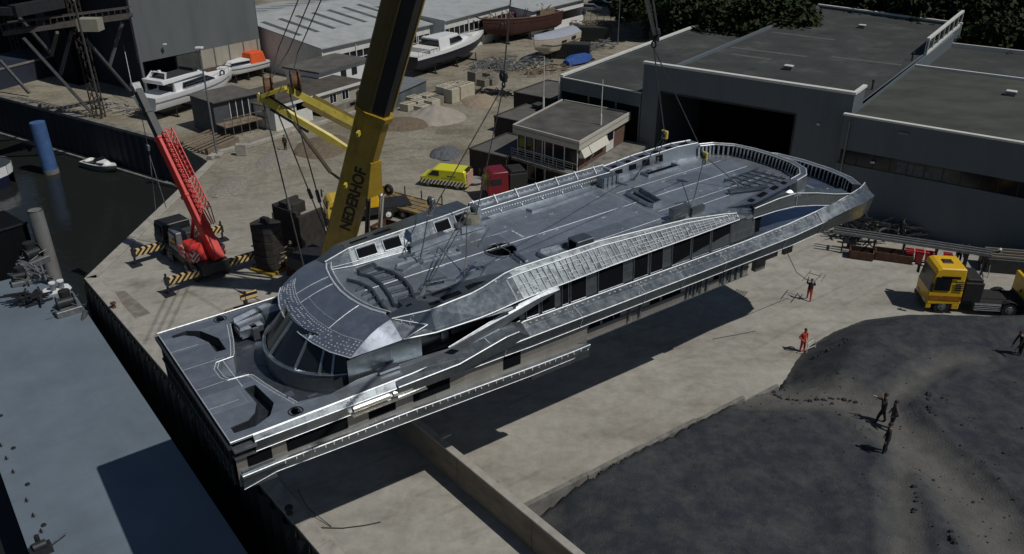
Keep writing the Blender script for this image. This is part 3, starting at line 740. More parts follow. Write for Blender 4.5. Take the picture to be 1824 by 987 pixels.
# diagonal wing brace
m = MB()
m.loft([[L(10.3,4.55,9.75),L(10.6,5.0,9.75),L(11.4,5.0,9.75),L(11.4,4.6,9.75)],[L(15.2,4.75,11.15),L(15.2,4.95,11.0),L(16.4,4.95,11.05),L(16.4,4.75,11.2)]])
m.build('diagonal_brace', ALU, Y)
m = MB(); m.loft([[L(7.2,5.0,9.55),L(7.2,5.45,9.35),L(7.2,5.35,8.75)],[L(10.2,5.05,9.7),L(10.2,5.6,9.5),L(10.2,5.45,8.9)],[L(12.8,4.95,10.15),L(12.8,5.55,9.95),L(12.8,5.45,9.2)],[L(13.6,4.85,10.15),L(13.6,5.45,9.9),L(13.6,5.4,9.2)],[L(14.3,4.7,9.8),L(14.3,5.4,9.4),L(14.3,5.3,8.9)]])
m.build('belt_shoulder', ALU_SIDE, Y)
m = MB(); m.path([L(7.2,5.47,9.36),L(10.2,5.62,9.5),L(12.8,5.57,9.96),L(13.6,5.47,9.92)], .03,4); m.path([L(10.3,4.55,9.8),L(15.2,4.78,11.18)], .03,4); m.path([L(11.9,5.1,10.0),L(12.0,5.5,9.8)], .03, 4)
m.build('weld_seam', WELD, Y)

# ---- main house windows
m = MB()
for sg in (1,-1): m.strip([L(13.3,sg*4.45,9.6),L(31,sg*4.5,9.75)], [L(13.3,sg*4.35,11.4),L(31,sg*4.4,11.4)])
m.poly([L(31,-4.5,9.7),L(31,4.5,9.7),L(31,4.4,11.7),L(31,-4.4,11.7)])
m.build_each('main_house_wall', ALU_SIDE, Y, fix=False)
wins = [(13.55,14.35),(14.75,15.5),(15.7,16.5),(16.95,17.35),(17.5,18.5),(19.3,21.0),(21.75,22.75),(22.95,23.85),(24.55,25.95),(26.1,27.5),(27.65,29.15)]
for sg in (1,-1):
    for a, b in wins:
        m = MB(); z0 = 9.80; z1 = 11.02+(a-13)*.012
        m.add([L(a,sg*4.475,z0),L(b,sg*4.475,z0),L(b,sg*4.42,z1),L(a,sg*4.42,z1),L(a,sg*4.3,z0),L(b,sg*4.3,z0),L(b,sg*4.3,z1),L(a,sg*4.3,z1)],[(0,1,2,3),(7,6,5,4),(0,4,5,1),(1,5,6,2),(2,6,7,3),(3,7,4,0)])
        w_ = m.build('window', VOID, Y)
        if sg == 1:
            f = MB(); f.path([L(a,4.5,z0),L(b,4.5,z0),L(b,4.44,z1),L(a,4.44,z1),L(a,4.5,z0)], .025, 4)
            f.build('window_frame', ALU, w_)
# ---- roof deck
half = [(7.9,3.0),(9.5,2.6),(12,2.5),(14.3,2.8),(16.9,3.0),(17.3,3.6),(20,3.4),(26,3.5),(31,3.6),(34.5,3.7)]
ridge = [(7.9,-2.95),(7.55,-2.0),(7.35,-1.0),(7.25,0.2),(7.3,1.4),(7.5,2.5),(7.95,3.2)]
star = [(9.5,2.6),(12,2.5),(14.3,2.8),(20,3.25),(26,3.6),(31,3.9),(34.0,4.1),(36.0,3.4),(36.9,1.5)]
port = [(9.5,-2.5),(12,-2.45),(16.9,-3.0),(17.3,-3.6),(20,-3.6),(26,-3.6),(31,-3.6),(34.2,-3.6),(36.0,-2.8),(36.9,-1.2)]
outer = ridge+star+port[::-1]
bm = bmesh.new(); edges = []
hole = [(16.1+.80*math.cos(2*math.pi*i/24), 0.45+.80*math.sin(2*math.pi*i/24)) for i in range(24)]
hatchP = [(29.3,-3.1),(31.9,-3.1),(31.9,-2.5),(29.3,-2.5)]; hatchA = [(33.9,1.0),(35.5,1.6),(35.2,2.9),(34.0,2.9)]
for loop in (outer, hole, hatchP):
    vs = [bm.verts.new(L(s,t,zr(s))) for s,t in loop]
    for i in range(len(vs)): edges.append(bm.edges.new((vs[i], vs[(i+1)%len(vs)])))
bmesh.ops.triangle_fill(bm, use_beauty=True, use_dissolve=False, edges=edges)
for f in bm.faces:
    if f.normal.z < 0: f.normal_flip()
me = bpy.data.meshes.new('roof_deck'); bm.to_mesh(me); bm.free(); me.materials.append(ALU_DECK)
rd = bpy.data.objects.new('roof_deck', me); COL.objects.link(rd); rd.parent = Y
sm = rd.modifiers.new('plate', 'SOLIDIFY'); sm.thickness = .08; sm.offset = -1
# well below the round hole and hatch
m = MB()
for loop, dz in ((hole,1.2),(hatchP,.7)):
    a = [L(s,t,zr(s)-.02) for s,t in loop]; b = [p-V(0,0,dz) for p in a]; m.loft([a,b], True, False); m.poly(b)
m.build_each('roof_opening', VOID, Y, fix=False)
m = MB(); m.torus(L(16.1,.45,zr(16)+.04), .83, .04, 'z', 24, 6)
m.bar(L(15.5,.45,zr(16)+.15), L(16.8,.45,zr(16)+.15), .06); m.bar(L(16.1,-.1,zr(16)+.14), L(16.2,1.1,zr(16)+.14), .05)
m.build('hatch_rim', ALU, Y)
# inner side skin panels: walls under roof (so nothing is hollow)
m = MB()
# ---- port fairing
pf = [ # s, in_bot(t,z), in_top(t,z), out(t,z), low(t,z)
 (7.95,-2.9,11.35,-3.1,11.75,-4.3,11.4,-4.7,10.9),(9.2,-2.55,11.38,-3.05,12.15,-4.6,11.8,-5.0,11.1),(12.5,-2.45,11.42,-3.1,12.35,-4.85,12.0,-5.1,11.0),
 (15,-2.75,11.48,-3.4,12.35,-5.0,12.2,-5.1,11.0),(16.9,-3.0,11.52,-3.7,12.35,-5.0,12.3,-5.1,11.0)]
def fairing(tab, name, sg=1, mt=ALU_SIDE):
    m = MB()
    m.loft([[L(r[0],r[1],r[2]),L(r[0],r[3],r[4]),L(r[0],r[5],r[6]),L(r[0],r[7],r[8]),L(r[0],(r[1]+r[7])/2,r[8]-.05)] for r in tab])
    return m.build(name, mt, Y)
fp = fairing(pf, 'port_fairing')
m = MB()
for a, b in ((9.6,10.6),(11.1,12.0),(14.3,15.2),(15.7,16.5)):
    ra, rb = interp(pf,a), interp(pf,b)
    def pt(r, s, k): return L(s, lerp(r[0],r[2],k)+.03, lerp(r[1],r[3],k)+.02)
    m.poly([pt(ra,a,.34),pt(rb,b,.34),pt(rb,b,.80),pt(ra,a,.80)])
m.build_each('fairing_port_hole', VOID, Y, fix=False)
m = MB()
for a, b in ((9.6,10.6),(11.1,12.0),(14.3,15.2),(15.7,16.5)):
    ra, rb = interp(pf,a), interp(pf,b)
    m.path([pt(ra,a-.05,.28),pt(rb,b+.05,.28),pt(rb,b+.05,.86),pt(ra,a-.05,.86),pt(ra,a-.05,.28)], .03, 5)
m.path([L(r[0],r[3],r[4]+.01) for r in pf], .035, 5); m.path([L(r[0],r[1]+.02,r[2]+.03) for r in pf], .03, 5)
m.path([L(r[0],lerp(r[1],r[3],.2)+.02,lerp(r[2],r[4],.2)+.03) for r in pf], .015, 4)
m.build('fairing_trim', WELD, Y)
m = MB()
for a, b in ((8.6,9.3),(9.7,10.7),(11.1,12.1)):
    ra, rb = interp(pf,a), interp(pf,b)
    q = lambda r, s, k: L(s, lerp(r[2],r[4],k), lerp(r[3],r[5],k)+.015)
    m.poly([q(ra,a,.42),q(rb,b,.42),q(rb,b,.62),q(ra,a,.62)])
m.build_each('fairing_slot', VOID, Y, fix=False)
m = MB()   # inner shelf, boxes and brackets along the port fairing
m.bar(L(12.3,-2.3,11.75), L(14.6,-2.6,11.8), .45,.06); m.bar(L(12.2,-2.05,11.6), L(16.3,-2.55,11.7), .04,.3)
m.box(15.5,17.0,2.35,3.1,11.55,11.95); m.box(16.0,17.4,2.3,2.7,11.95,12.0); m.box(16.95,17.2,3.0,3.7,11.6,12.5)
m.build_each('port_locker', ALU, Y)
# ---- low port parapet, double skin with lightening holes
m = MB()
rowsA = [(17.3,-3.6),(20,-3.65),(23.5,-3.65),(27.2,-3.6)]
for k, (o_, h_) in enumerate(((0,.42),(-.62,.62))):
    A = [L(s,t+o_,zr(s)+(0 if k==0 else .1)) for s,t in rowsA]; B = [p+V(0,.12,h_) for p in A]
    m.loft([[a,b,b+V(0,.07,0),a+V(0,.07,0)] for a,b in zip(A,B)])
A = [L(s,t-.15,zr(s)+.42) for s,t in rowsA]; B = [L(s,t-.75,zr(s)+.5) for s,t in rowsA]
m.loft([[a,b,b-V(0,0,.04),a-V(0,0,.04)] for a,b in zip(A,B)])
A = [L(s,t-.8,zr(s)+.75) for s,t in rowsA]; B = [L(s,-5.1,11.2) for s,t in rowsA]
m.loft([[a,b,b-V(0,0,.04),a-V(0,0,.04)] for a,b in zip(A,B)])
m.build('port_parapet', ALU, Y)
m = MB()
for k in range(52):
    s_ = 17.5+k*.185
    m.box(s_, s_+.09, 3.63, 3.67, zr(s_)+.20, zr(s_)+.26)
    if k % 2: m.box(s_, s_+.07, 4.22, 4.26, zr(s_)+.55, zr(s_)+.6)
    if k % 8 == 0: m.bar(L(s_,-3.62,zr(s_)), L(s_,-4.4,zr(s_)+.8), .04, .12)
for o_, h_ in ((0.0,.43),(-.62,.74)): m.path([L(s,t+o_-.12,zr(s)+h_) for s,t in rowsA], .028, 4)
m.build('parapet_trim', WELD, Y)
# ---- port frame towards the stern: slanted strip with rectangular holes
m = MB(); tf = [(27.2,-3.6,-4.5,.55),(30,-3.6,-4.5,.75),(33,-3.55,-4.4,.85),(34.6,-3.3,-4.1,.85)]
A = [L(s,a,zr(s)) for s,a,b,h in tf]; B = [L(s,a-.1,zr(s)+h) for s,a,b,h in tf]; C_ = [L(s,b,zr(s)+h) for s,a,b,h in tf]; D_ = [L(s,b-.5,zr(s)-.4) for s,a,b,h in tf]
m.loft([[a,b,c,d_] for a,b,c,d_ in zip(A,B,C_,D_)])
m.build('aft_port_fairing', ALU, Y)
m = MB()
for k in range(6):
    s_ = 27.6+k*1.15; r = interp([(x[0],)+x[1:] for x in tf], s_+.3); z = zr(s_)+r[2]
    m.poly([L(s_,r[0]-.2,z+.01),L(s_+.7,r[0]-.2,z+.02),L(s_+.7,r[0]-.55,z+.02),L(s_,r[0]-.55,z+.01)])
    if k < 4: m.poly([L(s_,r[0]+.0,zr(s_)+.22),L(s_+.6,r[0]+.0,zr(s_)+.22),L(s_+.6,r[0]-.06,z-.14),L(s_,r[0]-.06,z-.14)])
m.build_each('fairing_port_hole', VOID, Y, fix=False)
m = MB(); m.path(B, .03,4); m.path(C_, .03,4)
for k in range(7):
    s_ = 27.3+k*1.15; r = interp([(x[0],)+x[1:] for x in tf], s_); m.path([L(s_,r[0]-.1,zr(s_)+r[2]+.02),L(s_,r[1],zr(s_)+r[2]+.02)], .025,4)
m.build('fairing_trim', WELD, Y)
# ---- roof aft rim with ribbed inner face
rim = [(34.6,-3.3),(35.6,-2.9),(36.4,-1.9),(36.7,-0.6),(36.8,0.8),(36.7,2.2),(36.3,3.3),(35.5,3.95),(34.4,4.15)]
m = MB()
A = [L(s,t,zr(s)) for s,t in rim]; B = [L(s+.05,t,zr(s)+.62) for s,t in rim]
cc = V(33.5,-.4,0); out = [(p-cc).normalized() for p in [V(s,-t,0) for s,t in rim]]
C_ = [b+o_*.38 for b,o_ in zip(B,out)]; D_ = [c+o_*.12-V(0,0,.75) for c,o_ in zip(C_,out)]; E_ = [a+o_*.3-V(0,0,.35) for a,o_ in zip(A,out)]
m.loft([[a,b,c,d_,e] for a,b,c,d_,e in zip(A,B,C_,D_,E_)])
m.build('roof_aft_rim', ALU, Y, smooth=False)
m = MB()
for (s0,t0),(s1,t1) in zip(rim[:-1], rim[1:]):
    k_ = max(2,int(math.hypot(s1-s0,t1-t0)/.26))
    for k in range(k_):
        s_ = lerp(s0,s1,k/k_); t_ = lerp(t0,t1,k/k_); i_ = (cc-V(s_,-t_,0)).normalized()
        m.bar(L(s_,t_,zr(s_)+.02)+i_*.10, L(s_,t_,zr(s_)+.58)+i_*.04, .05,.16)
m.build('rim_rib', mat('rib_aluminium', (.45,.48,.52), .45, .7, .2, 2), Y)
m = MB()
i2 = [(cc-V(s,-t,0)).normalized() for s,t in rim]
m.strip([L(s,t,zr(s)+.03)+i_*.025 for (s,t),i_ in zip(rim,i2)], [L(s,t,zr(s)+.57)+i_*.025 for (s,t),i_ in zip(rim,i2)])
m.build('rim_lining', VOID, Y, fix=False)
m = MB(); m.path([b+V(0,0,.02) for b in B], .03,4); m.path([c+V(0,0,.02) for c in C_], .035,4); m.build('rim_trim', WELD, Y)
# aft starboard roof strip with holes
m = MB(); m.add([L(29.4,3.9,zr(30)+.05),L(31.0,4.5,zr(31)+.1),L(34.6,4.6,zr(34)+.62),L(34.4,3.9,zr(34)+.62),L(31.2,3.7,zr(31)+.12)],[(0,1,2,3,4)])
m.build('aft_roof_strip', ALU, Y, fix=False)
m = MB()
for s_, w_ in ((30.9,.35),(31.7,.6),(32.8,.5),(33.7,.3)):
    z = zr(s_)+lerp(.1,.55,(s_-30.9)/3.2)+.03; z2 = z+lerp(0,.52,w_/3.4)
    m.poly([L(s_,3.95,z),L(s_+w_,3.95,z2),L(s_+w_,4.3,z2),L(s_,4.3,z)])
m.build_each('fairing_port_hole', VOID, Y, fix=False)

# ---- starboard fairing and ribbed fascia
sf = [ # s, in_bot(t,z), in_top(t,z), out_top(t,z), low(t,z)
 (7.9,2.9,11.3,3.3,11.65,3.75,11.7,4.75,11.15),(9.5,2.6,11.38,3.2,12.0,4.45,11.95,4.95,11.05),(12,2.5,11.42,3.2,12.1,4.35,12.05,5.0,11.05),
 (14.3,2.8,11.5,3.3,12.05,3.65,12.15,4.85,11.15),(20,3.25,11.6,3.35,11.95,3.6,12.15,4.6,11.15),(26,3.6,11.72,3.65,11.85,3.9,11.95,4.58,11.2),(29.4,3.9,11.6,4.0,11.62,4.2,11.6,4.55,11.25),(30.5,4.3,11.4,4.4,11.42,4.5,11.4,4.55,11.25)]
fairing(sf, 'starboard_fairing')
m = MB()
for a, b, k0_, k1_ in ((8.9,9.9,.1,.25),(10.2,11.2,.1,.25),(9.7,10.2,.6,.78),(10.4,11.4,.5,.78),(11.8,12.9,.4,.7)):
    ra, rb = interp(sf,a), interp(sf,b); q = lambda r, s, k: L(s, lerp(r[2],r[4],k), lerp(r[3],r[5],k)+.015)
    m.poly([q(ra,a,k0_),q(rb,b,k0_),q(rb,b,k1_),q(ra,a,k1_)])
m.build_each('fairing_slot', VOID, Y, fix=False)
m = MB()
FW = mat('bright_weld', (.80,.83,.86), .5, .2, .2, 9)
def fq(s_, k, o_=.03):
    r = interp(sf, s_); return L(s_, lerp(r[4],r[6],k)+o_*.6, lerp(r[5],r[7],k)+o_)
s_ = 13.9
while s_ < 30:
    j = random.uniform(-.05,.05); m.path([fq(s_,.22),fq(s_+j,.6),fq(s_+j*.5,1.0)], .028, 4); s_ += random.uniform(.30,.42)
for k in (.40,.56,.72,.88):
    ss = [14.4+i*.5 for i in range(31)]
    for a, b in zip(ss[:-1], ss[1:]):
        if random.random() < .62: m.path([fq(a,k+random.uniform(-.02,.02)), fq(b,k)], .010, 4)
m.path([fq(7.95+i*.75,1.0,.02) for i in range(30)], .03, 4); m.path([fq(7.95+i*.75,0.0,.02) for i in range(30)], .035, 4)
m.path([fq(14+i*.75,.2,.02) for i in range(21)], .03, 4)
m.path([L(7.95,3.75,11.72),fq(9.2,.6),fq(8.0,1.0)], .02, 4)
for k in range(40):
    s0 = random.uniform(13,30); p = fq(s0, random.uniform(0,1), .03); m.box(p.x,p.x+.1,p.y-.03,p.y+.03,p.z-.03,p.z+.02)
m.build('fascia_rib', FW, Y)
# shadow gap and dark soffit under the eyebrow
m = MB()
m.strip([L(7.9,4.6,11.1),L(9.5,4.9,11.1),L(12,5.0,11.05),L(14,4.9,10.95)], [L(7.9,3.0,10.9),L(9.5,3.2,10.9),L(12,3.4,10.9),L(14,4.2,10.9)])
m.build('eyebrow_soffit', ALU_SIDE, Y, fix=False)
m = MB()
m.bar(L(9.5,4.75,11.0), L(13.6,4.95,10.95), .08,.1); m.bar(L(9.5,4.45,10.9), L(13.6,4.75,10.85), .05,.08)
m.build('eyebrow_rail', WELD, Y)

# ---- front visor of the roof
brow = [(5.75,-3.7),(5.35,-3.0),(5.0,-2.0),(4.8,-1.0),(4.75,0.0),(4.75,1.0),(4.9,2.1),(5.2,3.2),(5.7,4.15)]
rid9 = [(7.95,-2.95),(7.7,-2.4),(7.5,-1.6),(7.35,-0.8),(7.25,0.1),(7.28,1.0),(7.4,1.8),(7.6,2.5),(7.95,3.2)]
Bz = [10.75]*9; m = MB()
secs = []
for k in range(7):
    f = k/6; row = []
    for (s0,t0),(s1,t1) in zip(brow, rid9):
        z = lerp(10.72, 11.42+.3*(1 if k == 6 else 0)*0, f)+.30*math.sin(math.pi*f*0.62); row.append(L(lerp(s0,s1,f), lerp(t0,t1,f), z))
    secs.append(row)
m.loft(secs, False, False)
# wings joining the visor to the fairings
for ci, tp, lw_ in ((0,L(7.95,-4.3,11.4),L(7.95,-4.7,10.95)),(-1,L(7.92,3.75,11.7),L(7.92,4.75,11.15))):
    colv = [r[ci] for r in secs]; r2 = [secs[0][ci].lerp(tp, k/6)+V(0,0,.20*math.sin(math.pi*k/6)) for k in range(7)]; r3 = [secs[0][ci].lerp(lw_, k/6) for k in range(7)]
    m.strip(colv, r2); m.strip(r2, r3)
# under edge
m.loft([secs[0], [p+V(.12,0,-.08) for p in secs[0]], [L(6.9,t*.8,10.85) for s,t in brow]], False, False)
m.build('visor', aluminium('visor_aluminium', (0.42,0.46,0.53), 0.38, 0.12), Y, fix=False, smooth=True)
m = MB()
up = V(0,0,.012)
m.path([p+up for p in secs[0]], .03,4); m.path([p+up for p in secs[2]], .014,4); m.path([p+V(0,0,.03) for p in secs[6]], .05,5); m.path([p+V(.25,0,.03) for p in secs[6]], .03,4)
for i in (2,3,6): m.path([secs[k][i]+up for k in range(2,7)], .013,4)
m.path([secs[3][i]+up for i in range(3,7)], .01, 4)
for row in (0.12,0.3,0.48,0.66,0.84):
    for k in range(44):
        f = (k+.5)/44*7.98; i = int(f); a = secs[0][i].lerp(secs[0][i+1], f-i); b = secs[2][i].lerp(secs[2][i+1], f-i)
        p = a.lerp(b, row)+V(0,0,.015+.02*math.sin(math.pi*row))
        if random.random() < .8: m.box(p.x,p.x+random.uniform(.05,.14),p.y-.012,p.y+.012,p.z,p.z+.015)
m.build('visor_weld', WELD, Y)
m = MB(); m.strip([p+V(.03,0,.05) for p in secs[6]], [p+V(.2,0,.05) for p in secs[6]]); m.strip([p+V(.2,0,.05) for p in secs[6]], [V(p.x+.22,p.y,zr(8)) for p in secs[6]])
m.build('visor_lip', ALU, Y, fix=False)
# scratch and weld marks spread over the roof
m = MB()
m.path([L(8.5+i*1.5,.05,zr(8.5+i*1.5)+.006) for i in range(19)], .011,4)
m.path([L(25.6,-3.4,zr(25.6)+.015),L(25.6,3.6,zr(25.6)+.015)], .022,4)
m.path([L(12.2+i*1.5,2.35,zr(12.2+i*1.5)+.012) for i in range(2)], .012,4); m.path([L(17+i*1.5,2.6,zr(17+i*1.5)+.012) for i in range(12)], .01,4)
m.path([L(26+i*1.5,-1.7,zr(26+i*1.5)+.006) for i in range(7)], .008,4); m.path([L(26+i*1.5,1.8,zr(26+i*1.5)+.006) for i in range(7)], .008,4)
for k in range(70):
    s_ = random.uniform(9,34); t_ = random.uniform(-2.3,2.6); l_ = random.uniform(.05,.3)
    if random.random() < .5: m.box(s_,s_+l_,-t_,-t_+.02,zr(s_)+.004,zr(s_)+.015)
    else: m.box(s_,s_+.02,-t_,-t_+l_*.7,zr(s_)+.004,zr(s_)+.015)
for k in range(60):
    a = random.uniform(14.2,17.8); t_ = -1.3 if random.random() < .6 else random.uniform(-1.3,.0); s_ = a if t_ < -1.2 else 17.9
    m.box(s_,s_+.12,-t_,-t_+.02,zr(s_)+.004,zr(s_)+.015)
m.build('weld_seam', WELD, Y)

# ---- seating upstands, hatches and boxes on the roof
def upstand(name, pts, h=.10, w=.05, s0=None):
    m = MB(); q = [L(s,t,zr(s)+h/2) for s,t in pts]
    for a, b in zip(q[:-1], q[1:]): m.bar(a, b, w, h)
    return m
a = upstand('seat_upstand', [(10.7,-.9),(11.0,-1.35),(12.2,-1.4),(14.3,-.95),(14.3,-.6),(12.3,-.9),(11.5,-.75),(10.9,-.55),(10.7,-.9)])
for s_, t_ in ((11.7,-1.7),(12.4,-1.45),(13.8,-1.1)): a.box(s_,s_+.5,-t_-.1,-t_,zr(s_),zr(s_)+.25)
a.build('seat_upstand', ALU, Y)
a = upstand('seat_upstand', [(10.6,1.6),(10.9,1.3),(11.9,1.5),(12.4,1.9),(13.5,1.5),(14.2,1.4),(14.3,1.7),(13.6,2.3),(12.3,2.75),(10.9,2.2),(10.6,1.6)])
a.bar(L(11.0,1.5,zr(11)+.25), L(12.0,1.75,zr(12)+.25), .25,.06); a.bar(L(12.7,1.9,zr(13)+.4), L(13.9,1.5,zr(13)+.45), .04); a.tube(L(13.0,1.75,zr(13)), L(13.0,1.75,zr(13)+.45), .025)
a.build('seat_upstand', ALU, Y)
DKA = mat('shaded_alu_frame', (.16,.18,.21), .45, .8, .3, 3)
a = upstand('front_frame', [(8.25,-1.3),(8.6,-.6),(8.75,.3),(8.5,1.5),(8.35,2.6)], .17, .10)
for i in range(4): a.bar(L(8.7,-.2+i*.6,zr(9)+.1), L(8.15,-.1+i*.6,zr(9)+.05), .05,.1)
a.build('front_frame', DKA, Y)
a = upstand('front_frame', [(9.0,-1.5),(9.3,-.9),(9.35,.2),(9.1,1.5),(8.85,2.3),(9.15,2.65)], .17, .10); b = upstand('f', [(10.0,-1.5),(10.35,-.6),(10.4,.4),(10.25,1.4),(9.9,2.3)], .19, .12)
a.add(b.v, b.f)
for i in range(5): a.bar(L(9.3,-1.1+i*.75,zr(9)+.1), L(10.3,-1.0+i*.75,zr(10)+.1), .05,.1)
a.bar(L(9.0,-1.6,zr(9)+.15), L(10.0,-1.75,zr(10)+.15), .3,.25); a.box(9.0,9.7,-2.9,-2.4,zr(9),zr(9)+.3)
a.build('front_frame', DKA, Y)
m = MB(); m.box(18.95,20.05,-3.15,-2.35,zr(19),zr(19)+.62); rb = m.build('roof_box', ALU_SIDE, Y, bevel=.02)
m = MB(); m.box(18.93,18.945,-3.02,-2.48,zr(19)+.08,zr(19)+.54); m.build('box_opening', VOID, rb)
a = upstand('box_coaming', [(17.2,2.2),(17.5,1.9),(19.1,2.1),(19.1,2.4)], .22, .1); b = upstand('b', [(17.3,3.0),(17.2,2.2)], .22,.1); a.add(b.v,b.f); a.build('box_coaming', ALU, Y)
a = upstand('long_hatch_coaming', [(26.2,-1.1),(26.9,-1.25),(27.3,-1.05),(26.9,1.1),(26.1,1.2),(26.0,.9),(26.2,-1.1)], .25, .1); a.build('long_hatch_coaming', ALU, Y)
m = MB(); m.poly([L(26.25,-1.05,zr(26)+.03),L(27.1,-1.1,zr(27)+.03),L(26.75,1.0,zr(27)+.03),L(26.15,1.05,zr(26)+.03)]); m.bar(L(26.7,-1.0,zr(27)+.1), L(26.45,1.0,zr(27)+.1), .07,.12); m.build('long_hatch', DKA, Y, fix=False)
m = MB(); m.box(25.8,27.1,2.75,3.35,zr(26),zr(26)+.62)
for i in range(4): m.box(25.85+i*.35,25.9+i*.35,2.70,2.75,zr(26),zr(26)+.66)
m.build('port_roof_box', ALU_SIDE, Y)
m = MB(); m.box(25.6,26.9,-3.35,-2.95,zr(26),zr(26)+.7); m.box(26.9,27.9,-3.5,-3.3,zr(27),zr(27)+.5); m.bar(L(26.2,2.8,zr(26)+.75), L(26.9,3.0,zr(27)+.75), .06); m.bar(L(24.8,3.3,zr(25)+.1), L(26.4,3.5,zr(26)+.2), .08,.2)
m.build_each('starboard_roof_box', ALU_SIDE, Y)
m = MB(); m.bar(L(29.3,-2.45,zr(29)+.08), L(32.0,-2.45,zr(32)+.08), .08,.16); m.bar(L(29.3,-3.15,zr(29)+.08), L(29.3,-2.4,zr(29)+.08), .08,.16); m.bar(L(32.0,-3.15,zr(32)+.08), L(32.0,-2.4,zr(32)+.08), .08,.16)
a = upstand('x', [(20.2,-2.9),(20.3,-2.5),(21.0,-2.4),(25.0,-2.7)], .14, .06); m.add(a.v,a.f)
m.bar(L(17.2,-2.2,zr(17)+.04), L(15.4,-.6,zr(16)+.04), .08,.08); m.bar(L(16.4,1.2,zr(16)+.1), L(16.3,2.4,zr(16)+.1), .16,.12); m.bar(L(16.1,1.2,zr(16)+.1), L(16.0,2.3,zr(16)+.1), .05,.1)
m.build_each('roof_coaming', ALU, Y)
m = MB()   # grid of bars on the aft roof
for i in range(5): m.bar(L(32.4+i*.65,.9,zr(33)+.12), L(32.9+i*.65,3.3,zr(33)+.12), .06,.08)
for i in range(4): m.bar(L(32.2,1.1+i*.65,zr(33)+.12), L(35.6,.9+i*.6,zr(35)+.12), .06,.08)
m.bar(L(31.0,2.5,zr(31)+.2), L(33.4,3.4,zr(33)+.2), .35,.12)
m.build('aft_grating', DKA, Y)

# ---- aft house, stern deck, buttress, stern bulwark
m = MB()
m.add([L(29.2,4.5,9.8),L(31.3,4.5,9.85),L(31.3,4.35,11.3),L(29.2,4.45,11.1)],[(0,1,2,3)])
m.add([L(28.0,3.7,11.75),L(31.0,4.35,11.45),L(33.8,4.3,11.7),L(34.0,4.2,12.0),L(30.0,3.9,11.95)],[(0,1,2,3,4)])
m.add([L(27.2,3.4,zr(27)),L(30.2,3.9,zr(30)),L(33.8,4.15,zr(34)),L(33.8,4.45,11.35),L(30.6,4.5,11.05),L(28.0,4.1,11.5)],[(0,1,2,3,4,5)])
m.add([L(31.3,-4.5,9.75),L(31.3,4.45,9.75),L(31.3,4.35,11.5),L(31.3,-4.5,11.5)],[(0,1,2,3)])
m.build('aft_house_wall', ALU_SIDE, Y, fix=False)
m = MB(); m.box(31.35,31.9,-4.35,-3.6,9.9,11.2); m.build('aft_doorway', VOID, Y)
m = MB()
m.poly([L(30,-4.9,9.68),L(30,4.9,9.68),L(38,4.8,9.8),L(41.6,4.0,9.85),L(42.3,2.0,9.85),L(42.3,-2.5,9.85),L(40.5,-4.4,9.8)])
m.build('aft_deck', aluminium('aft_deck_aluminium', (.30,.36,.50), .35, .1), Y, fix=False)
# sweeping buttress
m = MB()
bt = [(31.0,4.5,11.0,11.6),(33.0,4.55,11.0,11.75),(34.6,4.6,10.9,11.75),(36.4,4.75,10.6,11.4),(38.2,4.85,10.2,10.95),(40.0,4.8,10.0,10.55)]
m.loft([[L(s,t,lo),L(s,t-.05,hi),L(s,t-.75,hi+.12),L(s,t-.7,lo+.15)] for s,t,lo,hi in bt])
m.build('sweeping_buttress', ALU_SIDE, Y)
m = MB(); m.path([L(s,t,hi+.01) for s,t,lo,hi in bt], .03,4); m.path([L(s,t+.01,lo) for s,t,lo,hi in bt], .025,4); m.path([L(34.7,4.65,10.95),L(34.7,4.6,11.8)], .02,4)
m.build('weld_seam', WELD, Y)
# roof aft starboard corner drop
m = MB(); m.dome(L(34.9,3.7,11.55), 1.3,.95,.55,12,4); m.build('roof_corner_cap', ALU, Y, smooth=True)
# stern bulwark
sr = [(37.5,-4.85),(39.5,-4.7),(41.2,-3.9),(42.1,-2.6),(42.4,-.8),(42.4,1.2),(42.1,2.9),(41.5,3.9)]
cc2 = V(38,0,0); m = MB()
A = [L(s,t,9.85) for s,t in sr]; B = [L(s,t,10.6) for s,t in sr]; oo = [(V(s,-t,0)-cc2).normalized() for s,t in sr]
C_ = [b+o_*.45 for b,o_ in zip(B,oo)]; D_ = [c+o_*.25-V(0,0,.6) for c,o_ in zip(C_,oo)]; E_ = [c+o_*.0-V(0,0,1.25) for c,o_ in zip(C_,oo)]
m.loft([[a,b,c,d_,e] for a,b,c,d_,e in zip(A,B,C_,D_,E_)])
m.build('stern_bulwark', ALU, Y)
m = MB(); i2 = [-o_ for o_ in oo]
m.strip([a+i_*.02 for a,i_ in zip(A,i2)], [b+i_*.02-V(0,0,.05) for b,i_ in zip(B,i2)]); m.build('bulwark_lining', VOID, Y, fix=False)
m = MB()
for (s0,t0),(s1,t1) in zip(sr[:-1], sr[1:]):
    k_ = max(2,int(math.hypot(s1-s0,t1-t0)/.3))
    for k in range(k_):
        s_ = lerp(s0,s1,k/k_); t_ = lerp(t0,t1,k/k_); i_ = (cc2-V(s_,-t_,0)).normalized(); m.bar(L(s_,t_,9.86)+i_*.10, L(s_,t_,10.56)+i_*.04, .05,.16)
m.build('bulwark_rib', bpy.data.materials['rib_aluminium'], Y)
m = MB(); m.path([b+V(0,0,.02) for b in B], .03,4); m.path([c+V(0,0,.02) for c in C_], .035,4)
m.path([L(39.2,1.0,9.95),L(40.4,1.2,9.95),L(40.3,2.2,9.95),L(39.0,2.0,9.95),L(39.2,1.0,9.95)], .04,4); m.path([L(40.0,2.6,9.95),L(41.0,2.5,9.95),L(40.8,3.3,9.95),L(39.9,3.2,9.95),L(40.0,2.6,9.95)], .04,4)
m.build('rim_trim', WELD, Y)
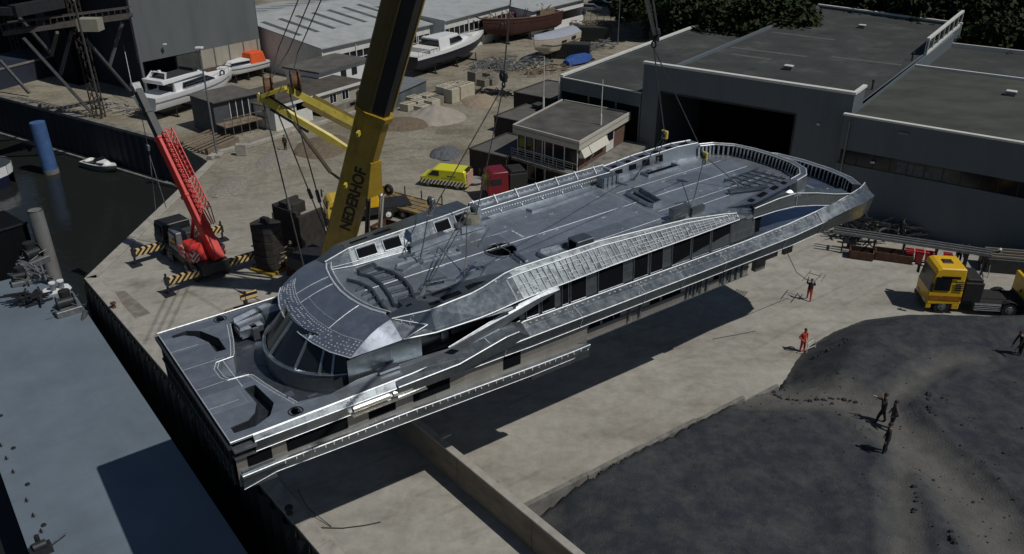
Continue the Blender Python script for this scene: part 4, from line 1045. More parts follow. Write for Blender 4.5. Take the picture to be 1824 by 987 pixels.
# rounded quarter at the starboard stern
m = MB()
qs = [(37.5,.0),(39.0,.2),(40.5,.45),(41.8,.55),(42.6,.35)]
m.loft([[L(36.6,4.81,10.18),L(36.6,5.37,9.6),L(36.6,5.12,8.77)],[L(39.0,4.87,10.45),L(39.0,5.45,9.92),L(39.0,5.18,8.85)],[L(40.8,4.75,10.6),L(40.8,5.5,10.05),L(40.8,5.25,8.85)],[L(42.2,4.1,10.5),L(42.3,5.1,10.0),L(42.2,4.9,8.85)],[L(43.0,2.9,10.3),L(43.3,3.7,9.8),L(43.1,3.6,8.95)],[L(43.4,1.0,10.2),L(43.7,1.2,9.7),L(43.4,1.2,9.0)],[L(43.4,-1.5,10.2),L(43.7,-1.6,9.7),L(43.4,-1.6,9.0)]], False, False)
m.build('stern_quarter', ALU_SIDE, Y, fix=False, smooth=True)
m = MB()
for k in range(5): m.bar(L(43.0,3.2-k*.05,8.9+k*.2), L(43.9,2.9-k*.05,9.0+k*.2), .06,.04)
m.build_each('stern_bracket', DARKSTEEL, Y)
m = MB(); m.poly([L(31,-4.6,8.8),L(31,4.6,8.8),L(41,4.4,8.85),L(43,2,8.95),L(43,-2,8.95),L(41,-4.4,8.85)]); m.poly([L(0.2,-5.0,8.6),L(0.2,5.0,8.6),L(31,5.1,8.7),L(31,-5.1,8.7)])
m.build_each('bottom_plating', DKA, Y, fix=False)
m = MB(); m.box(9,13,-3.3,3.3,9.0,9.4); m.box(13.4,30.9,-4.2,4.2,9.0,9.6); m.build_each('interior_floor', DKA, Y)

# scatter of bright weld marks near the visor corner
m = MB()
for k in range(50):
    f = random.random(); g_ = random.random(); a = secs[0][-1].lerp(secs[6][-1], f); b = fq(8.2+f, g_*.5, .03)
    p = a.lerp(b, random.uniform(.1,.9)); l_ = random.uniform(.04,.16)
    m.bar(p, p+V(l_*.3,0,-l_), .03,.03)
m.build('weld_mark', WELD, Y)
# ------------------------------------------------------------------ buildings
def xy(ps): return [(p.x, p.y) for p in ps]
def wall_quad(m, A, B, u0, u1, z0, z1, out=0.0, th=0.1):
    """box lying on the wall A->B between fractions/metres u0..u1 and heights z0..z1, standing 'out' proud towards the right-hand side"""
    d = (B-A); d.z = 0; d.normalize(); n = V(d.y, -d.x, 0)
    a = A+d*u0; b = A+d*u1
    c = [a+n*out, b+n*out, b+n*(out-th), a+n*(out-th)]
    m.prism([(p.x,p.y) for p in c], z0, z1)
NB = hd(36); EB = hd(126)                 # the two directions the yard's buildings follow

# -- main hall with the big open door (M), lower hall right of it (R), roof hall left of it (G)
MA = P(1148,108,11.3); MBp = P(1524,163,11.3); MA.z = 0; MBp.z = 0
dM = (MBp-MA).normalized(); nM = V(-dM.y, dM.x, 0)     # nM points away from the camera
LM = (MBp-MA).length
t = thing('workshop_hall', 'grey workshop hall with a tall black open doorway facing the yacht stern', 'building', lerp(MA,MBp,.5), 90)
dA = PV(1176,165,MA,MBp); dB = PV(1416,205,MA,MBp)
u0 = (V(dA.x,dA.y,0)-MA).length; u1 = (V(dB.x,dB.y,0)-MA).length; zt = dA.z
m = MB(); H1 = 11.0
MC = P(1458,8,9.7); MD = P(1715,42,9.7); MC.z = MD.z = 0
for a, b, z0, z1 in ((0,u0,0,H1),(u1,LM,0,H1),(u0,u1,zt,H1)): wall_quad(m, MA, MBp, a, b, z0, z1, 0, .35)
m.prism(xy([MA+nM*.35, MA+nM*.7+dM*.0, MC+dM*0, MC+dM*.35, MA+nM*.35+dM*.35]), 0, 9.6)
m.prism(xy([MBp+nM*.35, MD, MD-dM*.35, MBp+nM*.35-dM*.35]), 0, 9.4); m.prism(xy([MBp+nM*.35, MBp+nM*3.4, MBp+nM*3.4-dM*.34, MBp+nM*.35-dM*.34]), 9.41, 11.0)
m.prism(xy([MC-nM*.3+dM*.35, MD-nM*.3-dM*.35, MD-dM*.35, MC+dM*.35]), 0, 9.6)
m.build('wall', CLAD, t, True)
m = MB(); m.prism(xy([MA+nM*.36+dM*.36, MBp+nM*.36-dM*.36, MD-nM*.36-dM*.36, MC-nM*.36+dM*.36]), 9.0, 9.3)
m.build('roof', ROOF, t, True)
m = MB(); m.prism(xy([MA-nM*.12-dM*.1, MBp-nM*.12+dM*.1, MBp+nM*.45+dM*.1, MA+nM*.45-dM*.1]), H1, H1+.22)
m.prism(xy([MBp+nM*.46-dM*.25, MBp+nM*3.4-dM*.25, MBp+nM*3.4+dM*.12, MBp+nM*.46+dM*.12]), H1, H1+.2)
m.prism(xy([MC-nM*.4, MD-nM*.4, MD+nM*.1, MC+nM*.1]), 9.6, 9.8)
m.build_each('parapet_trim', OFFWHITE, t, True)
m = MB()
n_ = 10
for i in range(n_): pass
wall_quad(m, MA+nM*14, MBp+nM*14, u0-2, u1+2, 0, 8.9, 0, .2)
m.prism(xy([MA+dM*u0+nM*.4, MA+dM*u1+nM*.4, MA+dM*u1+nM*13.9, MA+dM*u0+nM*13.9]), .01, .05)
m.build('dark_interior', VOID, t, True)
m = MB(); wall_quad(m, MA, MBp, u0-.15, u0, 0, zt+.15, .05, .2); wall_quad(m, MA, MBp, u1, u1+.15, 0, zt+.15, .05, .2); wall_quad(m, MA, MBp, u0, u1, zt, zt+.15, .05, .2)
m.build_each('door_frame', DARKSTEEL, t, True)
m = MB(); q = PV(1458,221,MA,MBp)-nM*.1; m.box(q.x-.1,q.x+.1,q.y-.1,q.y+.1,q.z-.08,q.z+.08); m.build('wall_lamp', WHITE, t, True)
def vent(u, v, z, k=1.0):
    p = P(u, v, z); m = MB()
    m.box(-.55*k,.55*k,-.4*k,.4*k,0,.35*k); m.box(-.7*k,.7*k,-.55*k,.55*k,.36*k,.5*k)
    t_ = thing('roof_vent', '', 'roof vent', p, 126); m.build('housing', GREYSTEEL, t_); n2 = MB(); n2.box(-.6*k,.6*k,-.45*k,.45*k,.505*k,.62*k); n2.build('cap', OFFWHITE, t_, bevel=.03)
    return t_
for u, v, lab in ((1404,124,'small pale roof vent on the workshop hall roof nearest its front parapet'),(1535,50,'small pale roof vent far back on the workshop hall roof')):
    vent(u, v, 9.3, .75 if v > 100 else .7)['label'] = lab
# pale streaks of standing repairs on the roof
m = MB()
for u0_, v0_, u1_, v1_ in ((1300,85,1435,102),(1300,97,1372,107),(1375,58,1485,72),(1480,102,1605,117)):
    a = P(u0_,v0_,9.31); b = P(u1_,v1_,9.31); d_ = (b-a).normalized(); n_ = V(-d_.y,d_.x,0)
    m.prism(xy([a,b,b+n_*.7,a+n_*.7]), 9.305, 9.312)
m.build('roof_patch', mat('roof_patch', (0.10,0.10,0.095), .95, 0, .2, 1.5), t, True)

RA = P(1505,203,9.5); RA.z = 0; RB = RA+EB*34; RC = RA+NB*44+EB*0; RD = RB+NB*44
t = thing('low_workshop', 'dark grey flat-roofed workshop with a ribbon window behind the racks and yellow truck', 'building', lerp(RA,RB,.5), 90)
m = MB(); HR = 9.2
zwa = PV(1500,286,RA,RB); zwb = PV(1500,312,RA,RB); print('ribbon', zwa.z, zwb.z)
z1_, z0_ = 6.4, 5.1
wall_quad(m, RA, RB, 0, 34, 0, z0_, 0, .3); wall_quad(m, RA, RB, 0, 34, z1_, HR+.2, 0, .3)
m.prism(xy([RA+NB*.3, RC, RC+EB*.3, RA+NB*.3+EB*.3]), 0, HR+.2); m.prism(xy([RB+NB*.3, RD, RD-EB*.3, RB+NB*.3-EB*.3]), 0, HR)
m.build('wall', CLAD, t, True)
m = MB(); m.prism(xy([RA+NB*.31+EB*.31, RB+NB*.31-EB*.31, RB+NB*24-EB*.31, RA+NB*24+EB*.31]), 8.8, 9.1); m.build('roof', mat('mossy_bitumen_roof', (0.058,0.064,0.052), .92, 0, .35, .35, .15, 10, streak=(.6,1,1)), t, True)
m = MB(); m.prism(xy([RA+NB*24.3+EB*.31, RB+NB*24.3-EB*.31, RD-EB*.31, RC+EB*.31]), 7.6, 7.9); m.build('rear_roof', ROOF, t, True)
m = MB(); wall_quad(m, RA, RB, 0.2, 33.8, z0_+.01, z1_-.01, -.12, .1); rw = m.build('ribbon_window', GLASS, t, True)
m = MB()
for i in range(24): wall_quad(m, RA, RB, .2+i*1.4, .26+i*1.4, z0_+.02, z1_-.02, -.06, .06)
m.build_each('mullion', DARKSTEEL, rw, True)
m = MB()
for i, c in ((5,1),(6.4,1),(7.8,1)): wall_quad(m, RA, RB, i, i+1.3, z0_+.15, z1_-.25, -.10, .03)
m.build_each('pale_pane', mat('pale_blind', (.10,.11,.11), .8, 0, .4, 2), rw, True)
m = MB(); m.prism(xy([RA-NB*.15-EB*.1, RB-NB*.15, RB+NB*.3, RA+NB*.3-EB*.1]), HR+.2, HR+.36); 
m.prism(xy([RA+NB*24-EB*.0, RB+NB*24, RB+NB*24.3, RA+NB*24.3]), 7.9, 9.35); m.prism(xy([RC-NB*.3, RD-NB*.3, RD, RC]), 7.9, 8.4)
m.build_each('parapet_trim', OFFWHITE, t, True)
m = MB(); wall_quad(m, RA, RB, .5, .62, 0, 9.0, .12, .1); wall_quad(m, RA, RB, 4.6, 5.4, 8.6, 8.75, .1, .1)
m.build('downpipe', GREYSTEEL, t, True)
m = MB(); q = PV(1554,288,RA,RB); m.box(q.x-.2,q.x+.1,q.y-.25,q.y-.02,q.z-.08,q.z+.05); m.build('wall_lamp', WHITE, t, True)
vent(1800,170,9.1,.75)['label'] = 'small pale roof vent on the low workshop roof near the right edge'
# tall side parapet rising above the low roof (right of workshop hall)
t = thing('clerestory_wall', 'white framed glazed upstand between the two workshop roofs', 'parapet', P(1680,75,9.3), 90)
a = P(1650,100,9.3); b = P(1712,46,9.3); a.z = b.z = 0; m = MB(); d_ = (b-a).normalized(); n_ = V(-d_.y,d_.x,0)
m.prism(xy([a,b,b+n_*.3,a+n_*.3]), 9.15, 9.7); m.prism(xy([a,b,b+n_*.35,a+n_*.35]), 11.0, 11.25)
for i in range(8): p = lerp(a,b,i/7*.985); m.prism(xy([p,p+d_*.15,p+d_*.15+n_*.3,p+n_*.3]), 9.7, 11.0)
m.build('frame', OFFWHITE, t, True)
m = MB(); m.prism(xy([a+n_*.1,b+n_*.1,b+n_*.2,a+n_*.2]), 9.7, 11.0); m.build('glazing', GLASS, t, True)
# people-high pipes on the roof
for i, (u, v) in enumerate(((1553,160),(1624,108),(1661,75))):
    m = MB(); p = P(u,v,9.3); m.tube(p, p+V(0,0,.8), .09, .09, 8); m.tube(p+V(0,0,.8), p+V(0,0,.95), .16, .12, 8)
    tag(m.build('vent_pipe', DARKSTEEL), ['short dark vent pipe on the workshop roof nearest the front parapet corner','short dark vent pipe halfway back along the workshop roof edge','short dark vent pipe at the back of the workshop roof by the glazed upstand'][i], 'vent pipe', 'vent pipes along the roof edge')

GA = V(5.2,90.5,0); GB = GA+(MA-GA).normalized()*((MA-GA).length-.1)
t = thing('side_hall', 'dark flat-roofed hall with tall black glazing beside the open workshop door', 'building', GA, 90)
GC = GA+hd(35)*34; GD = GB+hd(35)*34; dG = (GB-GA).normalized()
m = MB(); m.prism(xy([GA,GB,GB+NB*.3,GA+NB*.3]), 6.6, 8.0); m.prism(xy([GA+NB*.3,GC,GC+dG*.3,GA+NB*.3+dG*.3]), 0, 8.0); m.prism(xy([GC,GD,GD-NB*.3,GC-NB*.3]), 0, 8)
for k in (0,.36,.70,.985): p = lerp(GA,GB,k); m.prism(xy([p,p+dG*.18,p+dG*.18+NB*.3,p+NB*.3]), 0, 6.6)
m.build('wall', CLAD, t, True)
m = MB(); m.prism(xy([GA+NB*.14+dG*.1,GB+NB*.14,GB+NB*.24,GA+NB*.24+dG*.1]), 0, 6.6); m.build('glazing', VOID, t, True)
m = MB(); m.prism(xy([GA+NB*.31+dG*.31,GB+NB*.31-dG*.02,GD-NB*.31-dG*.02,GC-NB*.31+dG*.31]), 7.5, 7.85); m.build('roof', ROOF, t, True)
m = MB(); m.prism(xy([GA-NB*.08,GB-NB*.08,GB+NB*.12,GA+NB*.12]), 8.0, 8.1); m.prism(xy([GA-dG*.1,GC-dG*.1,GC+dG*.4,GA+dG*.4]), 8.12, 8.3); m.build_each('parapet_trim', OFFWHITE, t, True)
m = MB(); m.tube(GA-V(.12,.12,0), GA-V(.12,.12,-7.9), .07); m.build('downpipe', OFFWHITE, t, True)
# lean-to on its left
a = P(930,150,4.6); b = P(1000,135,4.6); t = thing('lean_to', 'low dark lean-to roof along the left side of the side hall', 'building', GA-dG*3, 90)
m = MB(); q = [GA-dG*3.6-NB*0, GA-dG*.35, GC-dG*.35, GC-dG*3.6]; m.prism(xy(q), 0, 4.2); m.build('wall', BRICK_D, t, True)
m = MB(); q2 = [GA-dG*3.8-NB*.2, GA-dG*.3-NB*.2, GC-dG*.3, GC-dG*3.8]; m.prism(xy(q2), 4.22, 4.45); m.build('roof', ROOF, t, True)

# -- office building on the quay: upper floor with glazed front
OA = V(0.5,79.8,0); OB = V(6.1,74.8,0); OC = V(11.7,84.1,0); OD = V(5.5,88.6,0)
d1 = (OB-OA).normalized(); n1 = (OC-OB).normalized()
t = thing('office_building', 'brown quay office with glazed upper floor, balcony and two tall aerials', 'building', lerp(OA,OC,.5), 90)
m = MB(); ZF = 3.0; ZT = 5.65
# right-hand (south-east) wall in brick, back and left walls
m.prism(xy([OB-d1*.3+n1*.3, OB+n1*.3, OC, OC-d1*.3]), ZF, ZT); m.prism(xy([OA+n1*.3, OA+n1*.3+d1*.3, OD+d1*.3, OD]), ZF, ZT); m.prism(xy([OC-n1*.3, OC, OD, OD-n1*.3]), ZF, ZT)
m.build('upper_wall', BRICK, t, True)
m = MB(); m.prism(xy([OA-d1*.35-n1*.35, OB+d1*.35-n1*.35, OC+d1*.35+n1*.2, OD-d1*.35+n1*.2]), ZT+.01, ZT+.12); 
m.prism(xy([OA-d1*.35-n1*.35, OB+d1*.35-n1*.35, OB+d1*.35-n1*.2, OA-d1*.35-n1*.2]), 5.2, 6.05); m.prism(xy([OC+d1*.35+n1*.2, OB+d1*.35-n1*.2, OB+d1*.2-n1*.2, OC+d1*.2+n1*.2]), 5.2, 6.05)
m.prism(xy([OA-d1*.35-n1*.2, OD-d1*.35+n1*.2, OD-d1*.22+n1*.2, OA-d1*.22-n1*.2]), 5.6, 6.05); m.prism(xy([OC+n1*.2, OD+n1*.2, OD+n1*.08, OC+n1*.08]), 5.6, 6.05)
m.build('fascia', mat('cream_fascia', (.50,.48,.42), .7, 0, .1, 2), t, True)
m = MB(); m.prism(xy([OA-d1*.2-n1*.18, OB+d1*.18-n1*.18, OC+d1*.18+n1*.05, OD-d1*.2+n1*.05]), 5.8, 5.93); m.build('roof', mat('patchy_bitumen_roof', (.04,.043,.045), .9, 0, .6, .35, .2, 8, col2=(.13,.12,.105)), t, True)
m = MB(); m.prism(xy([OA+n1*.12+d1*.1, OB+n1*.12-d1*.1, OB+n1*.2-d1*.1, OA+n1*.2+d1*.1]), ZF, 5.2); gl = m.build('glazing', GLASS, t, True)
m = MB(); LO = (OB-OA).length
for k in (0,.13,.28,.42,.46,.60,.78,.985): p = OA+d1*LO*k; m.prism(xy([p+n1*.02,p+d1*.1+n1*.02,p+d1*.1+n1*.12,p+n1*.12]), ZF, 5.2)
m.prism(xy([OA+n1*.03,OB+n1*.03,OB+n1*.11,OA+n1*.11]), 3.6, 3.68); m.build('glazing_bar', OFFWHITE, gl, True)
# interior seen through the glass: pale desk
m = MB(); q = OA+d1*1.2+n1*.6; m.prism(xy([q,q+d1*1.6,q+d1*1.6+n1*.6,q+n1*.6]), 3.5, 3.6)
m.build('desk', OFFWHITE, t, True)
# splayed white hood on the side
m = MB(); 
for k0_, k1_ in ((.02,.16),(.17,.52)):
    a = lerp(OB,OC,k0_)+d1*.05; b = lerp(OB,OC,k1_)+d1*.05
    m.loft([[V(a.x,a.y,4.35)+d1*.75-d1*.1,V(a.x,a.y,5.18)+d1*.1,V(a.x,a.y,4.25)],[V(b.x,b.y,4.35)+d1*.75-d1*.1,V(b.x,b.y,5.18)+d1*.1,V(b.x,b.y,4.25)]])
m.build_each('splayed_hood', mat('cream_hood', (.62,.60,.52), .6, 0, .06, 2), t, True)
m = MB(); a = lerp(OB,OC,.56); b = lerp(OB,OC,.72); m.prism(xy([a+d1*.005,b+d1*.005,b+d1*.08,a+d1*.08]), ZF+.1, 5.15); dr = m.build('side_door', OFFWHITE, t, True)
m = MB(); a2 = lerp(OB,OC,.575); b2 = lerp(OB,OC,.705); m.prism(xy([a2+d1*.085,b2+d1*.085,b2+d1*.1,a2+d1*.1]), 4.1, 5.0); m.build('door_window', GLASS, dr, True)
# ground floor, terrace slab and balustrade
m = MB(); TA = OA-n1*1.0-d1*.1; TB = OB-n1*1.0+d1*2.6; TC = OC+d1*2.6+n1*.5; TD = OD+n1*.5
m.prism(xy([OA+n1*.2,OB+n1*.2+d1*2.2,OC+d1*2.2,OD]), 0, 2.7)
m.build('ground_floor_wall', BRICK_D, t, True)
m = MB(); m.prism(xy([TA,TB,TC,TD]), 2.72, 2.98); m.build('terrace_slab', CONC_D, t, True)
m = MB()
for i in range(9): p = lerp(TA,OB-n1*1.0,i/8); m.bar(p+V(0,0,2.98), p+V(0,0,3.9), .05)
for z in (3.15,3.4,3.65,3.9): m.bar(V(TA.x,TA.y,z), V(OB.x,OB.y,z)-n1*1.0, .035)
m.build('balustrade', GREYSTEEL, t, True)
m = MB(); a = OA+n1*.15; 
m.prism(xy([OA+d1*1.3+n1*.05,OA+d1*3.6+n1*.05,OA+d1*3.6+n1*.18,OA+d1*1.3+n1*.18]), 0.1, 2.4); m.build('entrance_frame', OFFWHITE, t, True)
m = MB()
for k0_, k1_ in ((1.45,2.3),(2.45,3.45)): m.prism(xy([OA+d1*k0_,OA+d1*k1_,OA+d1*k1_+n1*.045,OA+d1*k0_+n1*.045]), 0.25, 2.2)
m.build_each('entrance_glass', GLASS, t, True)
m = MB()
for (u, v, h_) in ((968,190,5.2),(1070,222,4.4)):
    p = P(u,v,5.95); m.tube(p, p+V(0,0,h_), .06,.035,8); m.tube(p-V(0,0,.3), p+V(0,0,1.0), .12,.1,8)
m.build_each('aerial_mast', OFFWHITE, t, True)
m = MB(); m.tube(lerp(OB,OC,.17)+d1*.1+V(0,0,3.0), lerp(OB,OC,.17)+d1*.8+V(0,0,4.3), .04); m.build('downpipe', OFFWHITE, t, True)
# terrace side ramp wall at the right of the office
# brown boxes stepping down at the left of the office
def block(name, label, corners, z, wall, roof, cat='outbuilding'):
    t = thing(name, label, cat, lerp(corners[0],corners[2],.5)*1.0, 90); t.location.z = 0; PM[t.name] = Matrix.Translation((t.location.x,t.location.y,0))
    m = MB(); m.prism(xy(corners), 0, z); m.build('wall', wall, t, True)
    c = sum((Vector(p) for p in corners), V(0,0,0))/len(corners)
    m = MB(); inn = [p+(c-p).normalized()*.25 for p in corners]; m.prism(xy(inn), z+.003, z+.06); m.build('roof', roof, t, True)
    m = MB()
    for a, b in zip(corners, corners[1:]+corners[:1]): m.bar(V(a.x,a.y,z+.05), V(b.x,b.y,z+.05), .22, .12)
    m.build('edge_trim', BRICK_D, t, True)
    return t
def para(u, v, z, w, l, hdg=126):
    p = P(u,v,z); p.z = 0; return [p, p+hd(hdg)*w, p+hd(hdg)*w+hd(hdg-90)*l, p+hd(hdg-90)*l]
block('store_block', 'dark brown flat-roofed store block stepped above and behind the office', para(915,165,4.9,5.6,7), 4.9, BRICK_D, ROOF_G)
block('store_block', 'middle dark brown store block between the office and the taller rear block', para(880,208,3.9,4.6,8), 3.9, BRICK_D, ROOF_G)
bt_ = block('store_block', 'lowest dark brown store block beside the yellow van', para(836,266,2.9,4.6,6.5), 2.9, BRICK_D, ROOF_G)

# -- big shipyard shed at top left: hanging grey cladding over an open black interior
SA = P(248,112,5.0); SA.z = 0; SB = SA+hd(36)*46; SW = SA+hd(-54)*40
t = thing('ship_shed', 'huge grey clad ship shed open at its end over a black interior', 'building', SA, 90)
m = MB(); 
lowB = PV(462,70,SA,SB); print('shed lower edge z at far end', lowB.z, (V(lowB.x,lowB.y,0)-SA).length)
SL = (V(lowB.x,lowB.y,0)-SA).length
SB = SA+hd(36)*SL
m.prism(xy([SA,SB,SB+hd(-54)*.3,SA+hd(-54)*.3]), 5.0, 26); m.build('cladding', CLAD_L, t, True)
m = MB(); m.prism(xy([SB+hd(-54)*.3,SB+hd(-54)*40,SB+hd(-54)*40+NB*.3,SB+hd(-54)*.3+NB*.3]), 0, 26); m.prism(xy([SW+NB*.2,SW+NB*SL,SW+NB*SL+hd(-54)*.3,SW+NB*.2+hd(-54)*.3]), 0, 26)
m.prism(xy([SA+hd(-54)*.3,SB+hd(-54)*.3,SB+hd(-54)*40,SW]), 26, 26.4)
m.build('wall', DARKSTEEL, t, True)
m = MB(); m.prism(xy([SA+NB*0-EB*.0,SA+NB*.3,SA+NB*.3+EB*.25,SA+EB*.25]), 0.1, 26.2); m.build('edge_trim', GREYSTEEL, t, True)
m = MB(); m.prism(xy([SA+NB*9,SB,SB+hd(-54)*.35,SA+NB*9+hd(-54)*.35]), 2.4, 4.98); m.build('beige_band', BEIGE, t, True)
m = MB(); m.prism(xy([SA+NB*9,SB+NB*0,SB+hd(-54)*.4,SA+NB*9+hd(-54)*.4]), 0, 2.38); m.build('brick_plinth', BRICK, t, True)
m = MB(); m.prism(xy([SA+NB*5.5-hd(-54)*0,SA+NB*9,SA+NB*9+hd(-54)*.4,SA+NB*5.5+hd(-54)*.4]), 0, 4.9); m.build('side_panel', mat('dull_green_panel', (.05,.055,.05), .8, 0, .3, 1), t, True)
m = MB()
for i in range(5): p = SA+NB*(9+i*(SL-9)/4.2)+EB*.06; m.tube(p, p+V(0,0,5), .08,.08,6)
m.build('downpipe', GREYSTEEL, t, True)
m = MB(); q = PV(290,85,SA,SB); m.bar(q+EB*.1, q+EB*.6+V(0,0,.5), .1); m.box(q.x+.3,q.x+.7,q.y-.6,q.y-.2,q.z+.45,q.z+.6); m.build('wall_lamp', WHITE, t, True)
# near-black sheet painted in for the shadowed interior, and a dark steel tower
m = MB(); a = SA+hd(-54)*3+NB*2; m.prism(xy([a,a+hd(-54)*26,a+hd(-54)*26+NB*.5,a+NB*.5]), 0, 17); m.build('interior_shade', mat('interior_shade_navy', (.010,.012,.020), .8, 0, .3, .5), t, True)
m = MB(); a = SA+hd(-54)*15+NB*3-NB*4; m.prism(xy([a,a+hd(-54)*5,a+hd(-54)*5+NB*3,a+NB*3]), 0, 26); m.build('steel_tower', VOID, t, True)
# dark hull block standing in the dock left of it
m = MB(); a = P(0,125,2.6); b = P(128,93,2.6); a.z = b.z = 0; d_ = (b-a).normalized(); a = a-d_*30
m2 = thing('dock_hull', 'dark blue slab-sided hull in the dock behind the steel gantry', 'hull', lerp(a,b,.5), 90)
m.prism(xy([a,b,b+V(-d_.y,d_.x,0)*9,a+V(-d_.y,d_.x,0)*9]), -1.5, 2.6); m.build('hull_side', mat('dark_blue_side', (.018,.024,.04), .7, 0, .4, .3), m2, True)
m = MB(); m.prism(xy([a-V(-d_.y,d_.x,0)*.1,b-V(-d_.y,d_.x,0)*.1,b+V(-d_.y,d_.x,0)*.3,a+V(-d_.y,d_.x,0)*.3]), 2.603, 2.8); m.build('rail_cap', CONC_D, m2, True)
# ------------------------------------------------------------------ background: sheds, boats, trees, cars
def hall(name, label, A, B, depth, z_eave, z_ridge, wallm, roofm, win=True, ndir=-1, skylights=0, plinth=1.4):
    """A->B is the visible eave line; the roof rises away from it over 'depth'"""
    d = (B-A); d.z = 0; LL = d.length; d.normalize(); n = V(-d.y, d.x, 0) if ndir < 0 else V(d.y, -d.x, 0)
    A = V(A.x,A.y,0); B = V(B.x,B.y,0)
    t = thing(name, label, 'building', lerp(A,B,.5), 90)
    C_ = B+n*depth; D_ = A+n*depth
    m = MB(); m.prism(xy([A,B,B+n*.3,A+n*.3]), z_eave-1.5, z_eave-.15); m.prism(xy([A,B,B+n*.3,A+n*.3]), 0, plinth)
    for P0, P1 in ((A,D_),(B,C_)):
        e = d if P0 is A else -d
        ps = [P0+n*.3, P0+n*(depth-.3)]
        m.add([V(ps[0].x,ps[0].y,0),V(ps[1].x,ps[1].y,0),V(ps[1].x,ps[1].y,z_eave),V((ps[0].x+ps[1].x)/2,(ps[0].y+ps[1].y)/2,z_ridge-.2),V(ps[0].x,ps[0].y,z_eave-.1)],[(0,1,2,3,4)])
    m.build('wall', wallm, t, True)
    if win:
        m = MB(); m.prism(xy([A+n*.12+d*.1,B+n*.12-d*.1,B+n*.25-d*.1,A+n*.25+d*.1]), plinth, z_eave-1.5); g_ = m.build('window_band', GLASS, t, True)
        m = MB(); k = int(LL/1.3)
        for i in range(k+1):
            p = A+d*(LL-.12)*i/k; m.prism(xy([p,p+d*.12,p+d*.12+n*.11,p+n*.11]), plinth, z_eave-1.5)
        m.prism(xy([A+n*.03,B+n*.03,B+n*.1,A+n*.1]), (plinth+z_eave-1.5)/2-.04, (plinth+z_eave-1.5)/2+.04)
        m.build('window_bar', OFFWHITE, g_, True)
        m = MB()
        for i in range(int(LL/6.5)+1): p = A+d*min(LL-.2, i*6.5+.1)-n*.12; m.tube(p, p+V(0,0,z_eave-.1), .08,.08,6)
        m.build('downpipe', WHITE, t, True)
    r = z_ridge; m = MB(); mid = n*depth/2
    a, b, c, e = A-n*.5-d*.3, B-n*.5+d*.3, B+mid+d*.3, A+mid-d*.3
    m.loft([[V(a.x,a.y,z_eave),V(e.x,e.y,r),V(e.x,e.y,r-.15),V(a.x,a.y,z_eave-.15)],[V(b.x,b.y,z_eave),V(c.x,c.y,r),V(c.x,c.y,r-.15),V(b.x,b.y,z_eave-.15)]])
    a, b = A+n*(depth+.5)-d*.3, B+n*(depth+.5)+d*.3
    m.loft([[V(e.x,e.y,r+.01),V(a.x,a.y,z_eave),V(a.x,a.y,z_eave-.15),V(e.x,e.y,r-.14)],[V(c.x,c.y,r+.01),V(b.x,b.y,z_eave),V(b.x,b.y,z_eave-.15),V(c.x,c.y,r-.14)]])
    ro = m.build('roof', roofm, t, True)
    if skylights:
        for side in (0,1):
            for i in range(skylights):
                k = (i+.5)/skylights; p = A+d*LL*k; w = d*.45
                f0, f1 = (.12,.40) if side == 0 else (.60,.88)
                z_of = lambda f: lerp(z_eave, r, f/.5) if f <= .5 else lerp(r, z_eave, (f-.5)/.5)
                q = [p-w+n*depth*f0, p+w+n*depth*f0, p+w+n*depth*f1, p-w+n*depth*f1]
                m = MB(); m.add([V(q[0].x,q[0].y,z_of(f0)+.04),V(q[1].x,q[1].y,z_of(f0)+.04),V(q[2].x,q[2].y,z_of(f1)+.04),V(q[3].x,q[3].y,z_of(f1)+.04)],[(0,1,2,3)])
                m.build('skylight', mat_sky, ro, True)
    return t
mat_sky = mat('dull_skylight', (.10,.11,.11), .5, 0, .3, 1)
# eave from under the shed corner to behind the boom
E1 = P(470,112,5.0); E1 = P(585,82,5.0); E2 = P(765,42,5.0); d_ = (E2-E1).normalized()
hall('warehouse', 'long pale warehouse with dark skylights in its white roof', E1-d_*1.5, E2+d_*0.0, 36, 5.0, 7.2, OFFWHITE, ROOF_W, skylights=7)
W1 = P(790,36,5.6); W2 = P(909,6,5.6)
hall('warehouse', 'white banded warehouse with a ribbon of windows behind the white motor cruiser', W1, W2, 26, 5.6, 6.6, OFFWHITE, ROOF_W)
m = MB()
W3 = P(945,14,5.0); W4 = P(1040,-8,5.0)
hall('warehouse', 'far white shed beyond the red wooden hull and the parked cars', W3, W4, 22, 4.5, 5.5, WHITE, ROOF_W, win=False)
# small flat roofed annexe in front of the warehouses
a = P(735,88,2.6); t = thing('annexe', 'small flat-roofed annexe with open front beside the white motor cruiser', 'outbuilding', P(760,95,0), 36)
m = MB(); m.box(-3,3,-.2,0,0,2.5); m.box(-3,-2.8,-2.6,-.2,0,2.5); m.box(2.8,3,-2.6,-.2,0,2.5); m.box(-.2,.9,-2.6,-2.5,0,2.5); m.build('wall', CONC_D, t)
m = MB(); m.box(-3.3,3.3,-2.9,.3,2.55,2.75); m.build('roof', ROOF_W, t)

